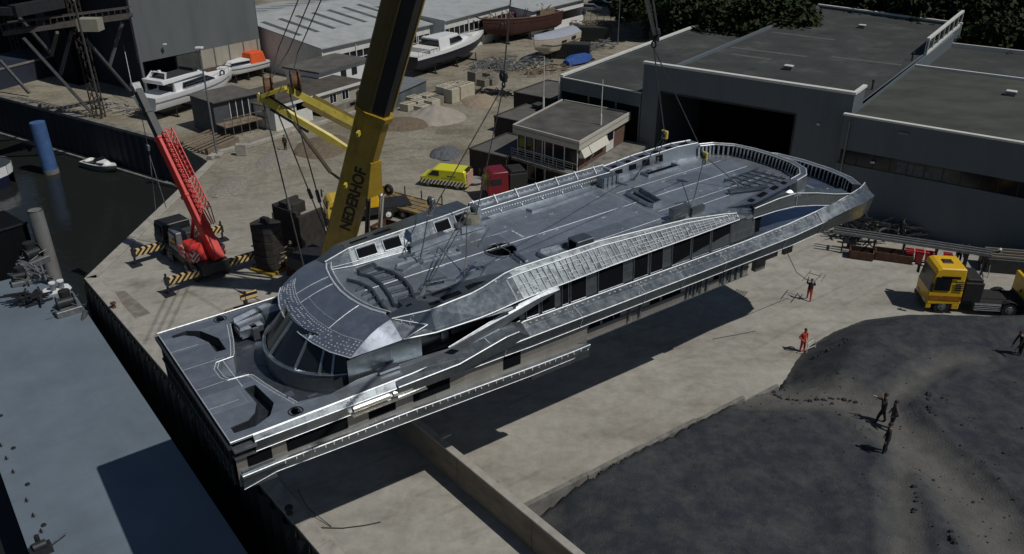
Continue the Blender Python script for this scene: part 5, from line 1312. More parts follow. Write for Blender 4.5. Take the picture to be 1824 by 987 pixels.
# brick shed and the bungalow group
t = thing('brick_shed', 'dark shed with brick side and pale tilted roof behind the flat-roofed bungalow', 'shed', P(530,120,0), 90)
a = P(465,108,3.6); b = P(535,112,3.6)
c0 = P(537,136,0); c1 = P(583,123,0); c2 = P(466,111,0); d_ = (c1-c0).normalized(); n_ = (c2-c0).normalized(); ln_ = (c2-c0).length; c3 = c1+n_*ln_
m = MB(); m.prism(xy([c0,c1,c3,c2]), 0, 3.6); m.build('wall', BRICK, t, True)
m = MB(); m.prism(xy([c0+n_*.3-d_*.02,c2-n_*.3-d_*.02,c2-n_*.3-d_*.07,c0+n_*.3-d_*.07]), 0.1, 3.4); m.build('dark_door', VOID, t, True)
m = MB(); m.prism(xy([c0-n_*.3-d_*.4,c1-n_*.3+d_*.4,c3+n_*.3+d_*.4,c2+n_*.3-d_*.4]), 3.62, [3.8,3.8,4.4,4.4]); m.build('roof', ROOF_G, t, True)
m = MB(); m.prism(xy([c2-n_*.5-d_*.5,c3-n_*.5,c3+n_*.8,c2+n_*.8-d_*.5]), 4.42, 4.62); m.build('roof_edge', WHITE, t, True)

B0 = P(487,190,3.0); B1 = P(650,142,3.0); B2 = P(560,128,3.0); B3 = P(402,170,3.0)
for p in (B0,B1,B2,B3): p.z = 0
t = thing('bungalow', 'flat-roofed beige bungalow with white gable wall behind the yellow jib frame', 'building', lerp(B0,B1,.5), 90)
d_ = (B1-B0).normalized(); n_ = (B3-B0).normalized(); LL = (B1-B0).length
def seg(m, u0, u1, z0, z1, off=0, th=.25): a = B0+d_*u0+n_*off; b = B0+d_*u1+n_*off; m.prism(xy([a,b,b+n_*th,a+n_*th]), z0, z1)
m = MB(); seg(m,0,LL*.38,0,1.6); seg(m,0,LL*.22,1.6,2.75); m.prism(xy([B0+n_*.25,B3,B3+d_*.25,B0+n_*.25+d_*.25]), 0, 2.75); m.build_each('white_wall', OFFWHITE, t, True)
m = MB(); seg(m,LL*.47,LL,.85,2.75); m.prism(xy([B1+n_*.25,B1+n_*(B2-B1).length,B1+n_*(B2-B1).length-d_*.25,B1+n_*.25-d_*.25]), 0, 2.75); m.build_each('boarded_wall', BEIGE, t, True)
m = MB(); seg(m,LL*.47,LL,0,.84,-.03); m.build('plinth', CONC_D, t, True)
m = MB(); seg(m,LL*.22,LL*.47,.9,2.75,1.2,.1); seg(m,LL*.8,LL*.86,.2,.6,-.05,.04); m.build('porch_recess', VOID, t, True)
for k in (.58,.72):
    m = MB(); seg(m,LL*k,LL*(k+.07),1.3,2.4,-.02,.04); w_ = m.build('window', GLASS, t, True)
    m = MB(); seg(m,LL*k-.08,LL*(k+.07)+.08,1.22,1.3,-.05,.08); seg(m,LL*k-.08,LL*(k+.07)+.08,2.4,2.48,-.05,.08); seg(m,LL*k-.08,LL*k,1.3,2.4,-.05,.08); seg(m,LL*(k+.07),LL*(k+.07)+.08,1.3,2.4,-.05,.08); seg(m,LL*(k+.035)-.03,LL*(k+.035)+.03,1.3,2.4,-.05,.04)
    m.build('window_frame', WHITE, w_, True)
m = MB(); m.prism(xy([B0-n_*.35-d_*.3,B1-n_*.35+d_*.2,B2+d_*.2,B3-d_*.3]), 2.85, 2.95); m.build('roof', mat('brown_felt_roof', (.085,.072,.058), .95, 0, .4, .6, .3, 10), t, True)
m = MB(); m.prism(xy([B0-n_*.4-d_*.3,B1-n_*.4+d_*.25,B1-n_*.34+d_*.25,B0-n_*.34-d_*.3]), 2.7, 3.05); m.build('fascia', OFFWHITE, t, True)
m = MB(); p = B1-n_*.5-d_*.4; m.tube(p, p+V(0,0,2.9), .05); m.build('downpipe', GREYSTEEL, t, True)
# white upper storey peeping behind
t = thing('white_annexe', 'small white annexe with grey roof right behind the bungalow', 'building', P(620,140,0), 90)
c0 = P(590,140,2.5); c1 = P(652,112,3.2); c0.z = c1.z = 0; d2_ = (c1-c0).normalized(); n2_ = V(-d2_.y,d2_.x,0); c0 = c1-d2_*9.5
m = MB(); m.prism(xy([c0,c1,c1+n2_*6,c0+n2_*6]), 0, 3.6); m.build('wall', WHITE, t, True)
m = MB(); m.prism(xy([c0-n2_*.4-d2_*.3,c1-n2_*.4+d2_*.3,c1+n2_*6.3+d2_*.3,c0+n2_*6.3-d2_*.3]), 3.62, 3.85); m.build('roof', ROOF_G, t, True)
m = MB()
for k in (4.2,6.4): a = c0+d2_*k-n2_*.03; b = a+d2_*1.1; m.prism(xy([a,b,b+n2_*.025,a+n2_*.025]), 2.1, 3.1)
m.build_each('window', GLASS, t, True)
# dark chalet with veranda left of the bungalow
t = thing('chalet', 'dark weathered chalet with veranda and glazed doors below the white cruiser bow', 'building', P(440,235,0), 36)
q = P(403,248,0); q2 = P(480,228,0); d_ = (q2-q).normalized(); n_ = V(-d_.y,d_.x,0); q = q+n_*1.8; q2 = q2+n_*1.8
m = MB(); m.prism(xy([q,q2,q2+n_*5,q+n_*5]), 0, 3.9); m.build('wall', mat('slate_boards', (.07,.075,.085), .8, 0, .2, 1), t, True)
m = MB(); m.prism(xy([q-n_*.4-d_*.2,q2-n_*.4+d_*.2,q2+n_*5.2,q+n_*5.2-d_*.2]), 3.92, 4.05); m.build('roof', ROOF_G, t, True)
m = MB(); a = q+d_*2.0-n_*.04; m.prism(xy([a,a+d_*2.6,a+d_*2.6+n_*.03,a+n_*.03]), 1.6, 3.6); g_ = m.build('glazed_door', GLASS, t, True)
m = MB()
for k in range(4): p = a+d_*(.02+k*.84)-n_*.04; m.prism(xy([p,p+d_*.07,p+d_*.07+n_*.035,p+n_*.035]), 1.55, 3.65)
m.build('door_frame', WHITE, g_, True)
m = MB(); m.prism(xy([q-n_*2.0,q2-n_*2.0+d_*.5,q2-n_*.02+d_*.5,q-n_*.02]), 1.3, 1.45); 
for k in range(7): p = lerp(q,q2+d_*.5,k/6)-n_*1.9; m.bar(p, p+V(0,0,2.3), .07)
m.bar(q-n_*1.9+V(0,0,2.3), q2-n_*1.9+d_*.5+V(0,0,2.3), .06); m.build('veranda', WOOD, t, True)

# ---------------- boats
def hull(m, Ln, B, H, keel=-.4, n=13, sheer=.3, fullness=.55, stern=.85, zoff=0):
    secs = []
    for i in range(n):
        k = i/(n-1); x = -Ln/2+Ln*k
        w = B/2*(stern+(1-stern)*min(1,k/.35)) if k < .35 else B/2*math.cos(math.pi/2*((k-.35)/.65)**2.1)
        w = max(w, .03); zt = H+sheer*(k**2)*1.2+sheer*.2*(1-k)
        zk = keel+max(0,(k-.72))*2.2*(H-keel)*.9; xo = max(0,k-.8)*Ln*.12
        secs.append([V(x+xo,w,zt),V(x+xo*.7,w*.96,lerp(zk,zt,.6)),V(x+xo*.3,w*.78,lerp(zk,zt,.25)),V(x,0,zk),V(x+xo*.3,-w*.78,lerp(zk,zt,.25)),V(x+xo*.7,-w*.96,lerp(zk,zt,.6)),V(x+xo,-w,zt)])
    m.loft(secs, False, False); m.poly(secs[0])
    return secs
def deck_of(secs, dz=-.05):
    m = MB(); m.strip([s[0]+V(0,0,dz) for s in secs], [s[-1]+V(0,0,dz) for s in secs]); return m
def cabin(m, x0, x1, w0, w1, z0, z1, rake0=.2, rake1=.8, tw=.15):
    return m.loft([[V(x0,-w0/2,z0),V(x0,w0/2,z0),V(x0+rake0,w0/2-tw,z1),V(x0+rake0,-w0/2+tw,z1)],[V(x1,-w1/2,z0),V(x1,w1/2,z0),V(x1-rake1,w1/2-tw,z1),V(x1-rake1,-w1/2+tw,z1)]])
def cradle(t, Ln, B, z=1.0):
    m = MB()
    for x in (-Ln*.3,0,Ln*.28): m.bar(V(x,-B*.5,0.1), V(x,B*.5,.1), .25,.2); m.bar(V(x,-B*.45,.1), V(x,-B*.42,z), .12); m.bar(V(x,B*.45,.1), V(x,B*.42,z), .12)
    m.bar(V(-Ln*.35,0,.25), V(Ln*.33,0,.25), .3,.3); m.build('cradle', DARKSTEEL, t)
# 1 white flybridge cruiser, bow to the north-east
p = lerp(P(262,215,0), P(412,168,0), .5)
t = thing('motor_cruiser', 'white flybridge motor cruiser propped ashore by the open ship shed', 'boat', p+V(.3,0,0), 27)
m = MB(); sc = hull(m, 14.5, 4.3, 2.9, .9, sheer=.5); m.build('hull', WHITE, t, smooth=True)
deck_of(sc).build('deck', WHITE, t)
m = MB(); 
for sg in (-1,1): m.path([V(s[0].x, sg*(s[0].y+.03), s[0].z-.55) for s in sc[:-1]], .05, 4)
m.build_each('rubbing_strake', GREYSTEEL, t)
m = MB(); cabin(m,-3.8,4.4,3.4,2.2,2.85,4.2,.1,2.2,.3); m.build('saloon', WHITE, t, bevel=.05)
m = MB(); cabin(m,-2.6,3.2,3.46,2.75,3.25,3.85,.3,1.3,.08); m.box(-3.9,-3.82,-1.2,1.2,2.9,4.0); m.build('saloon_window', GLASS, t)
m = MB(); cabin(m,-5.6,1.6,3.5,2.6,4.22,4.75,-.2,.8,.05); m.build('flybridge', WHITE, t, bevel=.05)
m = MB(); m.box(-4.9,.4,-1.35,1.35,4.76,4.8); m.box(-.2,.6,-1.2,1.2,4.8,5.2); m.build('flybridge_seating', mat('dark_upholstery', (.03,.03,.035), .7), t)
m = MB(); m.bar(V(-5.0,-1.5,4.6), V(-4.4,-1.1,5.4), .08,.45); m.bar(V(-5.0,1.5,4.6), V(-4.4,1.1,5.4), .08,.45); m.bar(V(-4.4,-1.1,5.4), V(-4.4,1.1,5.4), .4,.08); m.tube(V(-4.4,0,5.4), V(-4.4,0,5.65), .25,.2,8); m.build('radar_arch', WHITE, t)
m = MB(); m.box(-6.9,-5.2,-1.6,1.6,2.86,2.9); m.build('aft_deck', mat('teal_shadow_deck', (.08,.11,.11), .6), t)
m = MB()
for i in range(9):
    s = sc[4+i]
    for sg in (-1,1):
        m.bar(V(s[0].x,sg*s[0].y*.97,s[0].z), V(s[0].x,sg*s[0].y*.97,s[0].z+.6), .03)
        if i < 8: n_ = sc[5+i]; m.bar(V(s[0].x,sg*s[0].y*.97,s[0].z+.6), V(n_[0].x,sg*n_[0].y*.97,n_[0].z+.6), .03)
m.build('guard_rail', GREYSTEEL, t); m = MB(); m.torus(V(4.6,-1.2,3.55),.35,.1,'y'); m.build('life_ring', BLACK, t)
cradle(t, 14.5, 4.0, 1.4)
# 2 small cruiser with orange canopy
p = lerp(P(388,152,0), P(478,130,0), .5)
t = thing('small_cruiser', 'small white cruiser with a bright orange canopy beside the brick wall', 'boat', p, 214)
m = MB(); sc = hull(m, 8.4, 2.9, 2.1, .8, sheer=.25); m.build('hull', WHITE, t, smooth=True); deck_of(sc).build('deck', OFFWHITE, t)
m = MB(); cabin(m,-.8,2.9,2.2,1.3,2.05,2.9,.05,.9,.12); m.build('cabin', WHITE, t, bevel=.04)
m = MB(); cabin(m,-.7,2.6,2.25,1.55,2.35,2.7,.05,.45,.05); m.build('cabin_window', GLASS, t)
m = MB(); cabin(m,-3.6,-.8,2.5,2.4,2.1,3.6,.3,.2,.25); m.build('canopy', ORANGE, t, bevel=.08)
m = MB()
for sg in (-1,1): m.path([V(s[0].x, sg*(s[0].y+.02), s[0].z-.35) for s in sc[:-1]], .04, 4)
m.build_each('rubbing_strake', NAVY, t); cradle(t, 8, 2.6, 1.1)
# 3 long motor cruiser with dark hull
p = lerp(P(722,140,0), P(862,95,0), .5)
t = thing('motor_cruiser', 'long white topped motor cruiser with navy blue hull behind the concrete blocks', 'boat', p, 33)
m = MB(); sc = hull(m, 19, 4.8, 3.0, .9, sheer=.7); m.build('hull', NAVY, t, smooth=True); deck_of(sc).build('deck', OFFWHITE, t)
m = MB(); A_ = [V(s[0].x,s[0].y+.02,s[0].z) for s in sc]; B_ = [V(s[0].x,s[0].y+.03,s[0].z-.45) for s in sc]; m.strip(A_,B_); m.strip([V(a.x,-a.y,a.z) for a in A_],[V(b.x,-b.y,b.z) for b in B_]); m.build('white_topside_band', WHITE, t, fix=False)
m = MB(); cabin(m,-4.0,2.6,3.9,3.0,3.0,4.8,.1,1.2,.3); cabin(m,2.0,5.6,2.8,1.5,3.1,3.9,.1,1.3,.2); m.build('wheelhouse', WHITE, t, bevel=.06)
m = MB(); cabin(m,-1.2,2.2,3.95,3.2,3.75,4.45,.1,.7,.12); m.box(-4.05,-3.95,-1.6,1.6,3.1,4.5); m.build('wheelhouse_window', GLASS, t)
m = MB(); m.box(-8.8,-4.4,-1.9,1.9,3.0,3.1); m.box(-6.5,-4.4,-2.0,2.0,3.1,3.75); m.build('aft_deck', OFFWHITE, t)
m = MB(); m.bar(V(-9.0,-1.9,3.1),V(-9.0,1.9,3.1),.05); 
for i in range(6): m.bar(V(-9.3+i*.9,-2.1,3.1), V(-9.3+i*.9,-2.1,3.8), .05); 
m.bar(V(-9.3,-2.1,3.8), V(-4.8,-2.1,3.8), .05); m.build('guard_rail', WHITE, t); cradle(t, 18, 4.4, 1.3)
m = MB(); cabin(m,5.6,9.0,2.0,.6,3.2,3.75,.4,.5,.3); m.build('foredeck_cover', mat('white_sheet',(.7,.7,.68),.8,0,.1,2,.5,5), t)
# 4 red wooden hull
p = lerp(P(868,84,0), P(985,52,0), .5)
t = thing('wooden_ship_hull', 'large red brown wooden ship hull under restoration with bare open decks', 'boat', p, 224)
m = MB(); sc = hull(m, 18.5, 5.2, 3.5, .6, sheer=.8, stern=.6); m.build('hull', HULLRED, t, smooth=True); deck_of(sc,-.7).build('deck', mat('old_red_deck',(.07,.035,.028),.9,0,.4,1.5), t)
m = MB()
for sg in (-1,1): m.path([V(s[0].x, sg*s[0].y, s[0].z+.05) for s in sc], .12, 5)
m.build('cap_rail', mat('brown_cap_rail',(.16,.085,.06),.8,0,.2,2), t)
m = MB()
for i in range(14):
    x = random.uniform(-7,7); m.bar(V(x,-2.0,3.2), V(x+random.uniform(-.6,.6),2.0,3.5), .12); 
    m.bar(V(x,random.uniform(-2,2),3.4), V(x+.1,random.uniform(-2,2),5.0), .1)
m.box(-7.5,-3.5,-1.2,1.2,3.5,4.4); m.build('deck_timbers', WOOD, t); cradle(t, 20, 5, 1.5)
m = MB(); m.bar(V(9.2,0,4.2), V(11.2,0,5.0), .2); m.build('bowsprit', HULLRED, t)
# 5 cream boat with grey cover
p = lerp(P(960,112,0), P(1012,92,0), .5)
t = thing('covered_boat', 'cream hulled boat with a taut grey cover standing on the yard', 'boat', p, 214)
m = MB(); sc = hull(m, 11.5, 3.9, 3.3, .8, sheer=.3); m.build('hull', CREAM, t, smooth=True)
m = MB(); secs = []
for s in sc: secs.append([s[0]+V(0,.03,0), V(s[0].x,s[0].y*.5,s[0].z+.55), V(s[0].x,0,s[0].z+.8), V(s[0].x,-s[0].y*.5,s[0].z+.55), s[-1]-V(0,.03,0)])
m.loft(secs, False, False); m.poly(secs[0]); m.build('boat_cover', TARPGREY, t, smooth=True)
m = MB(); m.box(-3.6,-2.2,sc[3][0].y*.98,sc[3][0].y+.05,2.6,3.1); m.box(-.6,.8,sc[5][0].y*.99,sc[5][0].y+.03,2.6,2.9); m.build_each('side_window', GLASS, t); cradle(t, 11, 3.4, 1.2)
m = MB()
for sg in (-1,1): m.path([V(s[1].x, sg*(s[1].y+.03), s[1].z) for s in sc[:-1]], .05, 4)
m.build_each('rubbing_strake', WOOD, t)
# 6 blue tarpaulin mound
t = thing('tarpaulin_boat', 'small boat under a bright blue tarpaulin near the side hall roof', 'boat', P(1030,112,0), 40)
m = MB(); secs = []
for i in range(9):
    k = i/8; x = -3.2+6.4*k; w = 1.5*math.sin(math.pi*(.15+.75*k)); h_ = .9+.5*math.sin(math.pi*k)
    secs.append([V(x,w,.3),V(x,w*.8,h_*.8),V(x,0,h_+random.uniform(-.08,.08)),V(x,-w*.8,h_*.8),V(x,-w,.3)])
m.loft(secs, False, False); m.poly(secs[0]); m.poly(secs[-1]); m.build('tarpaulin', TARPBLUE, t)
m = MB(); m.box(-3.2,3.2,-.9,.9,0,.3); m.build('trailer', DARKSTEEL, t)
# far pale fishing boats by the cars
for i, (u, v, lab) in enumerate(((915,32,'pale fishing boat with clutter on deck behind the red hull'),(975,28,'small white boat beside the row of dark parked cars'))):
    t = thing('fishing_boat', lab, 'boat', P(u,v,0), 215)
    m = MB(); sc = hull(m, 11-3*i, 3.2, 2.6, .6); m.build('hull', WHITE if i else OFFWHITE, t, smooth=True); deck_of(sc).build('deck', WOOD if i == 0 else WHITE, t)
    m = MB(); cabin(m,-3,-.5,2,2,2.6,4.2,.1,.3); m.build('wheelhouse', OFFWHITE, t)
    m = MB(); m.tube(V(.5,0,2.6),V(.5,0,6),.08); m.bar(V(.5,0,3.2),V(3.5,0,4.2),.1); m.build('mast', WOOD, t)
# small boat on the water
p = lerp(P(155,298,WZ), P(207,304,WZ), .5)
t = thing('day_boat', 'small grey day boat with white deck moored below the sheet pile wall', 'boat', p, 118)
m = MB(); sc = hull(m, 5.6, 2.1, .75, -.3, sheer=.15); m.build('hull', mat('grey_hull',(.10,.12,.13),.5,0,.1,2), t, smooth=True); deck_of(sc).build('deck', OFFWHITE, t)
m = MB(); cabin(m,.1,1.7,1.5,.9,.75,1.15,.1,.5,.1); m.build('cabin', WHITE, t, bevel=.03)
m = MB(); cabin(m,-.1,.25,1.5,1.45,1.15,1.5,.05,.2,.05); m.box(.3,1.2,-.78,.78,.86,1.04); m.build('windscreen', GLASS, t)
m = MB(); m.box(-2.3,-.3,-.75,.75,.78,.8); m.build('cockpit', DARKSTEEL, t); m = MB(); m.dome(V(-1.9,0,.8),.35,.7,.3,10,4); m.build('folded_hood', WHITE, t)
# ship bow at the left edge
p = P(-40,330,WZ)
t = thing('barge_bow', 'white banded bow of a dark blue inland ship at the left picture edge', 'ship', p, 84)
def shipsec(x, w, zt, zb): return [V(x,w,zt),V(x,w,zt-.9),V(x,w*.9,zb),V(x,-w*.9,zb),V(x,-w,zt-.9),V(x,-w,zt)]
X = [(-9,3.6),(-2,3.6),(1,3.4),(2.6,2.8),(3.6,1.7),(4.0,.6)]
m = MB(); m.loft([shipsec(x,w,2.4,-1) for x,w in X], False, False); m.build('hull', NAVY, t, fix=False, smooth=True)
m = MB(); m.strip([V(x,-w-.03,2.45) for x,w in X],[V(x,-w-.03,1.35) for x,w in X]); m.strip([V(x,w+.03,2.45) for x,w in X],[V(x,w+.03,1.35) for x,w in X]); m.add([V(4.03,.6,2.45),V(4.03,-.6,2.45),V(4.03,-.6,1.35),V(4.03,.6,1.35)],[(0,1,2,3)]); m.build('white_band', WHITE, t, fix=False)
m = MB(); m.strip([V(x,-w,2.3) for x,w in X],[V(x,w,2.3) for x,w in X]); m.build('deck', mat('dark_deck',(.04,.05,.06),.7,0,.3,1), t, fix=False)
m = MB(); m.box(-1.0,1.2,-1.2,1.2,2.3,3.0); m.build('hatch', GREYSTEEL, t, bevel=.04)
m = MB(); m.box(-5,-2.2,-2.2,2.2,2.3,4.2); m.build('deckhouse', WHITE, t, bevel=.05)
for yy in (-1.0,-1.7):
    m = MB(); m.tube(V(2.3,yy,2.3),V(2.3,yy,2.85),.2,.2,10); m.tube(V(2.3,yy,2.85),V(2.3,yy,2.95),.27,.27,10); m.build('bollard', DARKSTEEL, t)
m = MB(); m.bar(V(2.6,-2.9,.9),V(2.9,-3.3,-.1),.12); m.bar(V(2.5,-3.4,-.1),V(3.4,-3.1,-.1),.14); m.build('anchor', GREYSTEEL, t)

# ---------------- cars (silver estate and dark saloons)
def make_car(label, paint, loc, heading, group, wagon=False):
    t = thing('parked_car', label, 'car', loc, heading, group)
    prof = [(-2.2,.35),(2.25,.35),(2.3,.75),(1.5,.95),(.75,1.42),(-1.0,1.46),(-2.0,1.0 if not wagon else 1.35),(-2.25,.85)]
    m = MB(); low = [(x,z) for x,z in [(-2.25,.3),(2.25,.3),(2.3,.72),(1.45,.9),(-2.2,.92)]]
    m.side(low, -.9, .9); m.build('body', paint, t, bevel=.06)
    m = MB(); secs = [[V(x,y0,.9),V(x2,y1,1.42)] for x,x2,y0,y1 in ()]
    xr = -2.1 if wagon else -1.9; xt = -1.7 if wagon else -1.0
    m.add([(xr,-.82,.9),(1.5,-.82,.88),(.6,-.62,1.4),(xt,-.62,1.42),(xr,.82,.9),(1.5,.82,.88),(.6,.62,1.4),(xt,.62,1.42)],[(0,1,2,3),(7,6,5,4),(0,4,5,1),(1,5,6,2),(3,2,6,7),(0,3,7,4)]); m.build('windows', GLASS, t)
    m = MB(); m.box(xt-.05,.65,-.64,.64,1.405,1.46); m.build('roof', paint, t, bevel=.03)
    for x in (-1.35,1.4):
        for y in (-.82,.82):
            m = MB(); m.tube(V(x,y-.1,.32),V(x,y+.1,.32),.32,.32,14); w = m.build('wheel', BLACK, t)
            m = MB(); s = .105 if y > 0 else -.105; m.tube(V(x,y+s*.9,.32),V(x,y+s*1.1,.32),.18,.18,10); m.build('rim', GREYSTEEL, w)
    for y in (-.65,.65):
        m = MB(); m.box(2.24,2.31,y-.18,y+.18,.58,.72); m.build('headlight', WHITE, t)
    return t
CD = mat('dark_car_paint', (.015,.017,.02), .25, .3, .1, 1); CS = mat('silver_car_paint', (.35,.36,.38), .3, .6, .05, 1); CB = mat('dark_blue_car_paint', (.012,.015,.03), .25, .3, .1, 1)
make_car('silver estate car parked beyond the fence in front of a dark one', CS, P(1052,20,0), 100, 'parked cars', True)
make_car('black car half hidden behind the silver estate', CD, P(1066,10,0), 100, 'parked cars')
make_car('dark hatchback first from the silver estate in the row of dark cars', CB, P(1024,26,0), 100, 'parked cars')
make_car('dark car second from the silver estate in the row of dark cars', CD, P(1008,28,0), 100, 'parked cars')
make_car('dark car third from the silver estate, beside the white boat', CD, P(994,33,0), 100, 'parked cars')
make_car('dark car parked alone at the top edge beside the far hedge', CD, P(1098,1,0), 100, 'parked cars')
# pink-red container and fence beyond the yard
t = thing('chain_link_fence', 'chain link fence with steel posts between the yard and the car park', 'fence', P(1060,38,0), 90)
a = P(985,30,0); b = P(1135,48,0); m = MB(); mm = MB()
for i in range(14):
    p = lerp(a,b,i/13); m.tube(p, p+V(0,0,2.2), .05,.05,5)
for z in (2.2,1.1,.1): m.bar(a+V(0,0,z), b+V(0,0,z), .04)
m.build('post', GREYSTEEL, t, True)
m = MB()
for i in range(60): p = lerp(a,b,i/60); q = lerp(a,b,min(1,(i+2)/60)); m.bar(p+V(0,0,.1), q+V(0,0,2.2), .012); m.bar(q+V(0,0,.1), p+V(0,0,2.2), .012)
m.build('mesh', GREYSTEEL, t, True)
def pole(u, v, h, name, label, cat, z=0, r=.07):
    t = thing(name, label, cat, P(u,v,z), 90); m = MB(); m.tube(V(0,0,0),V(0,0,h),r*1.3,r*.8,8); m.build('pole', GREYSTEEL, t); return t
t = pole(1100,80,8,'lamp_post','thin steel lamp post between the car park and the trees','lamp post')
m = MB(); m.box(-.3,.3,-.12,.12,8.0,8.12); m.build('lamp_head', WHITE, t)
# tall lamp post at the quay slope
t = pole(387,279,11.6,'lamp_post','tall grey lamp post with a white flood lamp by the quay corner','lamp post', r=.10)
m = MB(); m.box(-.38,.38,-.25,.25,11.6,11.8); m.build('lamp_head', WHITE, t, bevel=.03); m = MB(); m.box(-.6,.6,-.6,.6,0,.35); m.build('foot', CONC, t, bevel=.05)
# blue and grey mooring piles
t = thing('mooring_pile', 'faded blue steel mooring pile standing in the water', 'mooring pile', P(92,308,WZ), 90)
m = MB(); m.tube(V(0,0,-2),V(-.15,0,6.3),.85,.85,18); m.build('pile', BLUE, t, smooth=True); m = MB(); m.tube(V(0,0,-.5),V(-.01,0,.5),.88,.88,18); m.build('tide_mark', CONC_D, t, smooth=True)

# ---------------- loose yard material
CB_ = mat('concrete_block', (.46,.42,.33), .9, 0, .15, 1.5, .2, 10); CBD = mat('weathered_block', (.22,.20,.165), .9, 0, .2, 1.5, .2, 10)
spots = [(727,196,1,0),(745,190,1,0),(752,200,1,0),(770,190,1,0),(738,184,1,0),(760,180,1,0),(778,184,1,1),(792,178,2,0),(805,182,2,0),(820,176,2,0),(832,172,2,0),(790,164,1,0),(805,160,1,0),(818,158,1,0),(846,150,2,1),(862,152,1,1),(875,150,1,1),(856,138,1,1),(872,140,1,1)]
proto = None; words = {0:'pale', 1:'weathered grey'}; where = ['leftmost and lowest','second from the left in the low front row','front, nearest the pale sand pile','behind the front pair of low blocks','at the back left by the grey shed','in the middle of the back row','darker one at the start of the tall row','tall one first in the upright row','tall one second in the upright row','tall one third in the upright row','tall one at the right end of the upright row','small one behind the upright row at left','small one behind the upright row in the middle','small one behind the upright row at right','large dark one left of the gap','low one right in the gap','low one beside the gap','back left of the dark group','back right of the dark group']
for i, (u, v, h_, dk) in enumerate(spots):
    z = 1.0*h_
    t = thing('concrete_block', words[dk]+' concrete block, '+where[i], 'concrete block', P(u,v,0), 36+random.uniform(-3,3), 'stacking blocks in rows by the boats')
    m = MB(); m.box(-.8,.8,-.75,.75,0,z*.95); m.build('block', CBD if dk else CB_, t, bevel=.04)
    m = MB(); 
    for x in (-.45,.15): m.box(x,x+.3,-.5,.5,z*.95+.003,z*.95+.09)
    m.build('cast_stud', CBD if dk else CB_, t, bevel=.03)
def mound(name, label, u, v, rx, ry, h, mt, cat='heap', z=0, seed=0, hdg=0, p_=1.6):
    from mathutils import noise
    p = P(u,v,z); m = MB(); n = 40; vs = []; fs = []
    for i in range(n+1):
        for j in range(n+1):
            x = -1+2*i/n; y = -1+2*j/n; r = math.hypot(x,y); a = math.atan2(y,x)
            rr = r/(1+.18*noise.noise(V(math.cos(a)*1.3,math.sin(a)*1.3,seed)))
            hh = h*max(0,1-rr)**(1/p_)+.09*h*noise.noise(V(x*5,y*5,seed)) if rr < 1 else -.05
            vs.append(p+Matrix.Rotation(R(90-hdg),3,'Z')@V(x*rx,y*ry,max(hh,-.05)))
    for i in range(n):
        for j in range(n): a = i*(n+1)+j; fs.append((a,a+n+1,a+n+2,a+1))
    m.add(vs, fs); o = m.build(name, mt, smooth=False)
    for q in o.data.polygons: q.use_smooth = True
    return tag(o, label, cat, kind='stuff')
SAND = mat('pale_sand', (.34,.31,.26), .95, 0, .12, 1, .3, 12); GRAVEL = mat('blue_gravel', (.03,.033,.04), .9, 0, .9, 6, 1.0, 16, col2=(.20,.21,.23), detail=10); DIRT = mat('brown_soil', (.16,.125,.085), .95, 0, .3, 3, .6, 12); RUBB = mat('brown_rubble', (.15,.135,.11), .95, 0, .7, 5, .9, 14, col2=(.38,.35,.30), detail=10)
mound('gravel_pile', 'dark blue grey gravel pile behind the yellow van', 793,274,2.5,1.7,.75,GRAVEL,'gravel',seed=1, p_=1.6)
mound('sand_pile', 'pale smooth sand pile in front of the concrete blocks', 775,208,4.2,4.0,1.6,SAND,'sand',seed=2,p_=1.0)
mound('soil_pile', 'low brown soil pile left of the pale sand pile', 715,222,3.0,3.5,.8,DIRT,'soil',seed=3)
mound('sand_pile', 'low tan sand pile right of the pale sand pile', 855,182,3.4,2.4,.9,mat('tan_sand',(.30,.24,.175),.95,0,.15,1,.3,12),'sand',seed=4)
mound('soil_pile', 'broad brown soil pile under the yellow jib frame', 575,262,4.5,3.0,.8,DIRT,'soil',seed=5)
mound('rubble_patch', 'scattered brown rubble by the person near the quay slope', 490,285,4.0,1.8,.25,RUBB,'rubble',seed=6)
mound('rubble_patch', 'low grey rubble patch beside the red crane lattice', 405,335,2.6,1.9,.35,RUBB,'rubble',seed=7)
def clutter(name, label, u, v, L0, W0, n, mt, hdg=36, hmax=.6, cat='scrap pile'):
    t = thing(name, label, cat, P(u,v,0), hdg); m = MB()
    for k in range(n):
        x = random.uniform(-L0/2,L0/2); y = random.uniform(-W0/2,W0/2); a = random.uniform(-.5,.5)+(math.pi/2 if random.random() < .25 else 0); l_ = random.uniform(.6,2.4)
        z = random.uniform(.05,hmax); m.bar(V(x-l_/2*math.cos(a),y-l_/2*math.sin(a),z), V(x+l_/2*math.cos(a),y+l_/2*math.sin(a),random.uniform(.05,hmax)), random.uniform(.05,.16), random.uniform(.05,.2))
    m.build('scrap', mt, t); return t
clutter('scrap_pile','tangle of dark steel scrap on the sand right of the concrete blocks',880,168,4.5,2.2,46,DARKSTEEL,100)
clutter('timber_pile','pale timber and pallets on the shed yard behind the sheet pile wall',215,196,11,2.8,60,mat('bleached_timber',(.36,.34,.30),.9,0,.3,3),120,.5,'timber pile')
clutter('timber_pile','stacked silver timber beams behind the white motor cruiser',845,75,12,2.2,50,OFFWHITE,38,1.2,'timber pile')
clutter('scrap_pile','jumbled boat parts and frames left of the cream covered boat',925,120,9,4,80,GREYSTEEL,60,1.3)
clutter('scrap_pile','frames and planks spread in front of the cream covered boat',975,128,8,3,50,WOOD,50,.9)
clutter('scrap_pile','mixed scrap and machinery at the end of the boat yard',1055,88,8,4,70,GREYSTEEL,60,1.2)
clutter('scrap_pile','dark debris along the fence beyond the wooden hull',1040,45,16,3,70,WOOD,100,1.0)
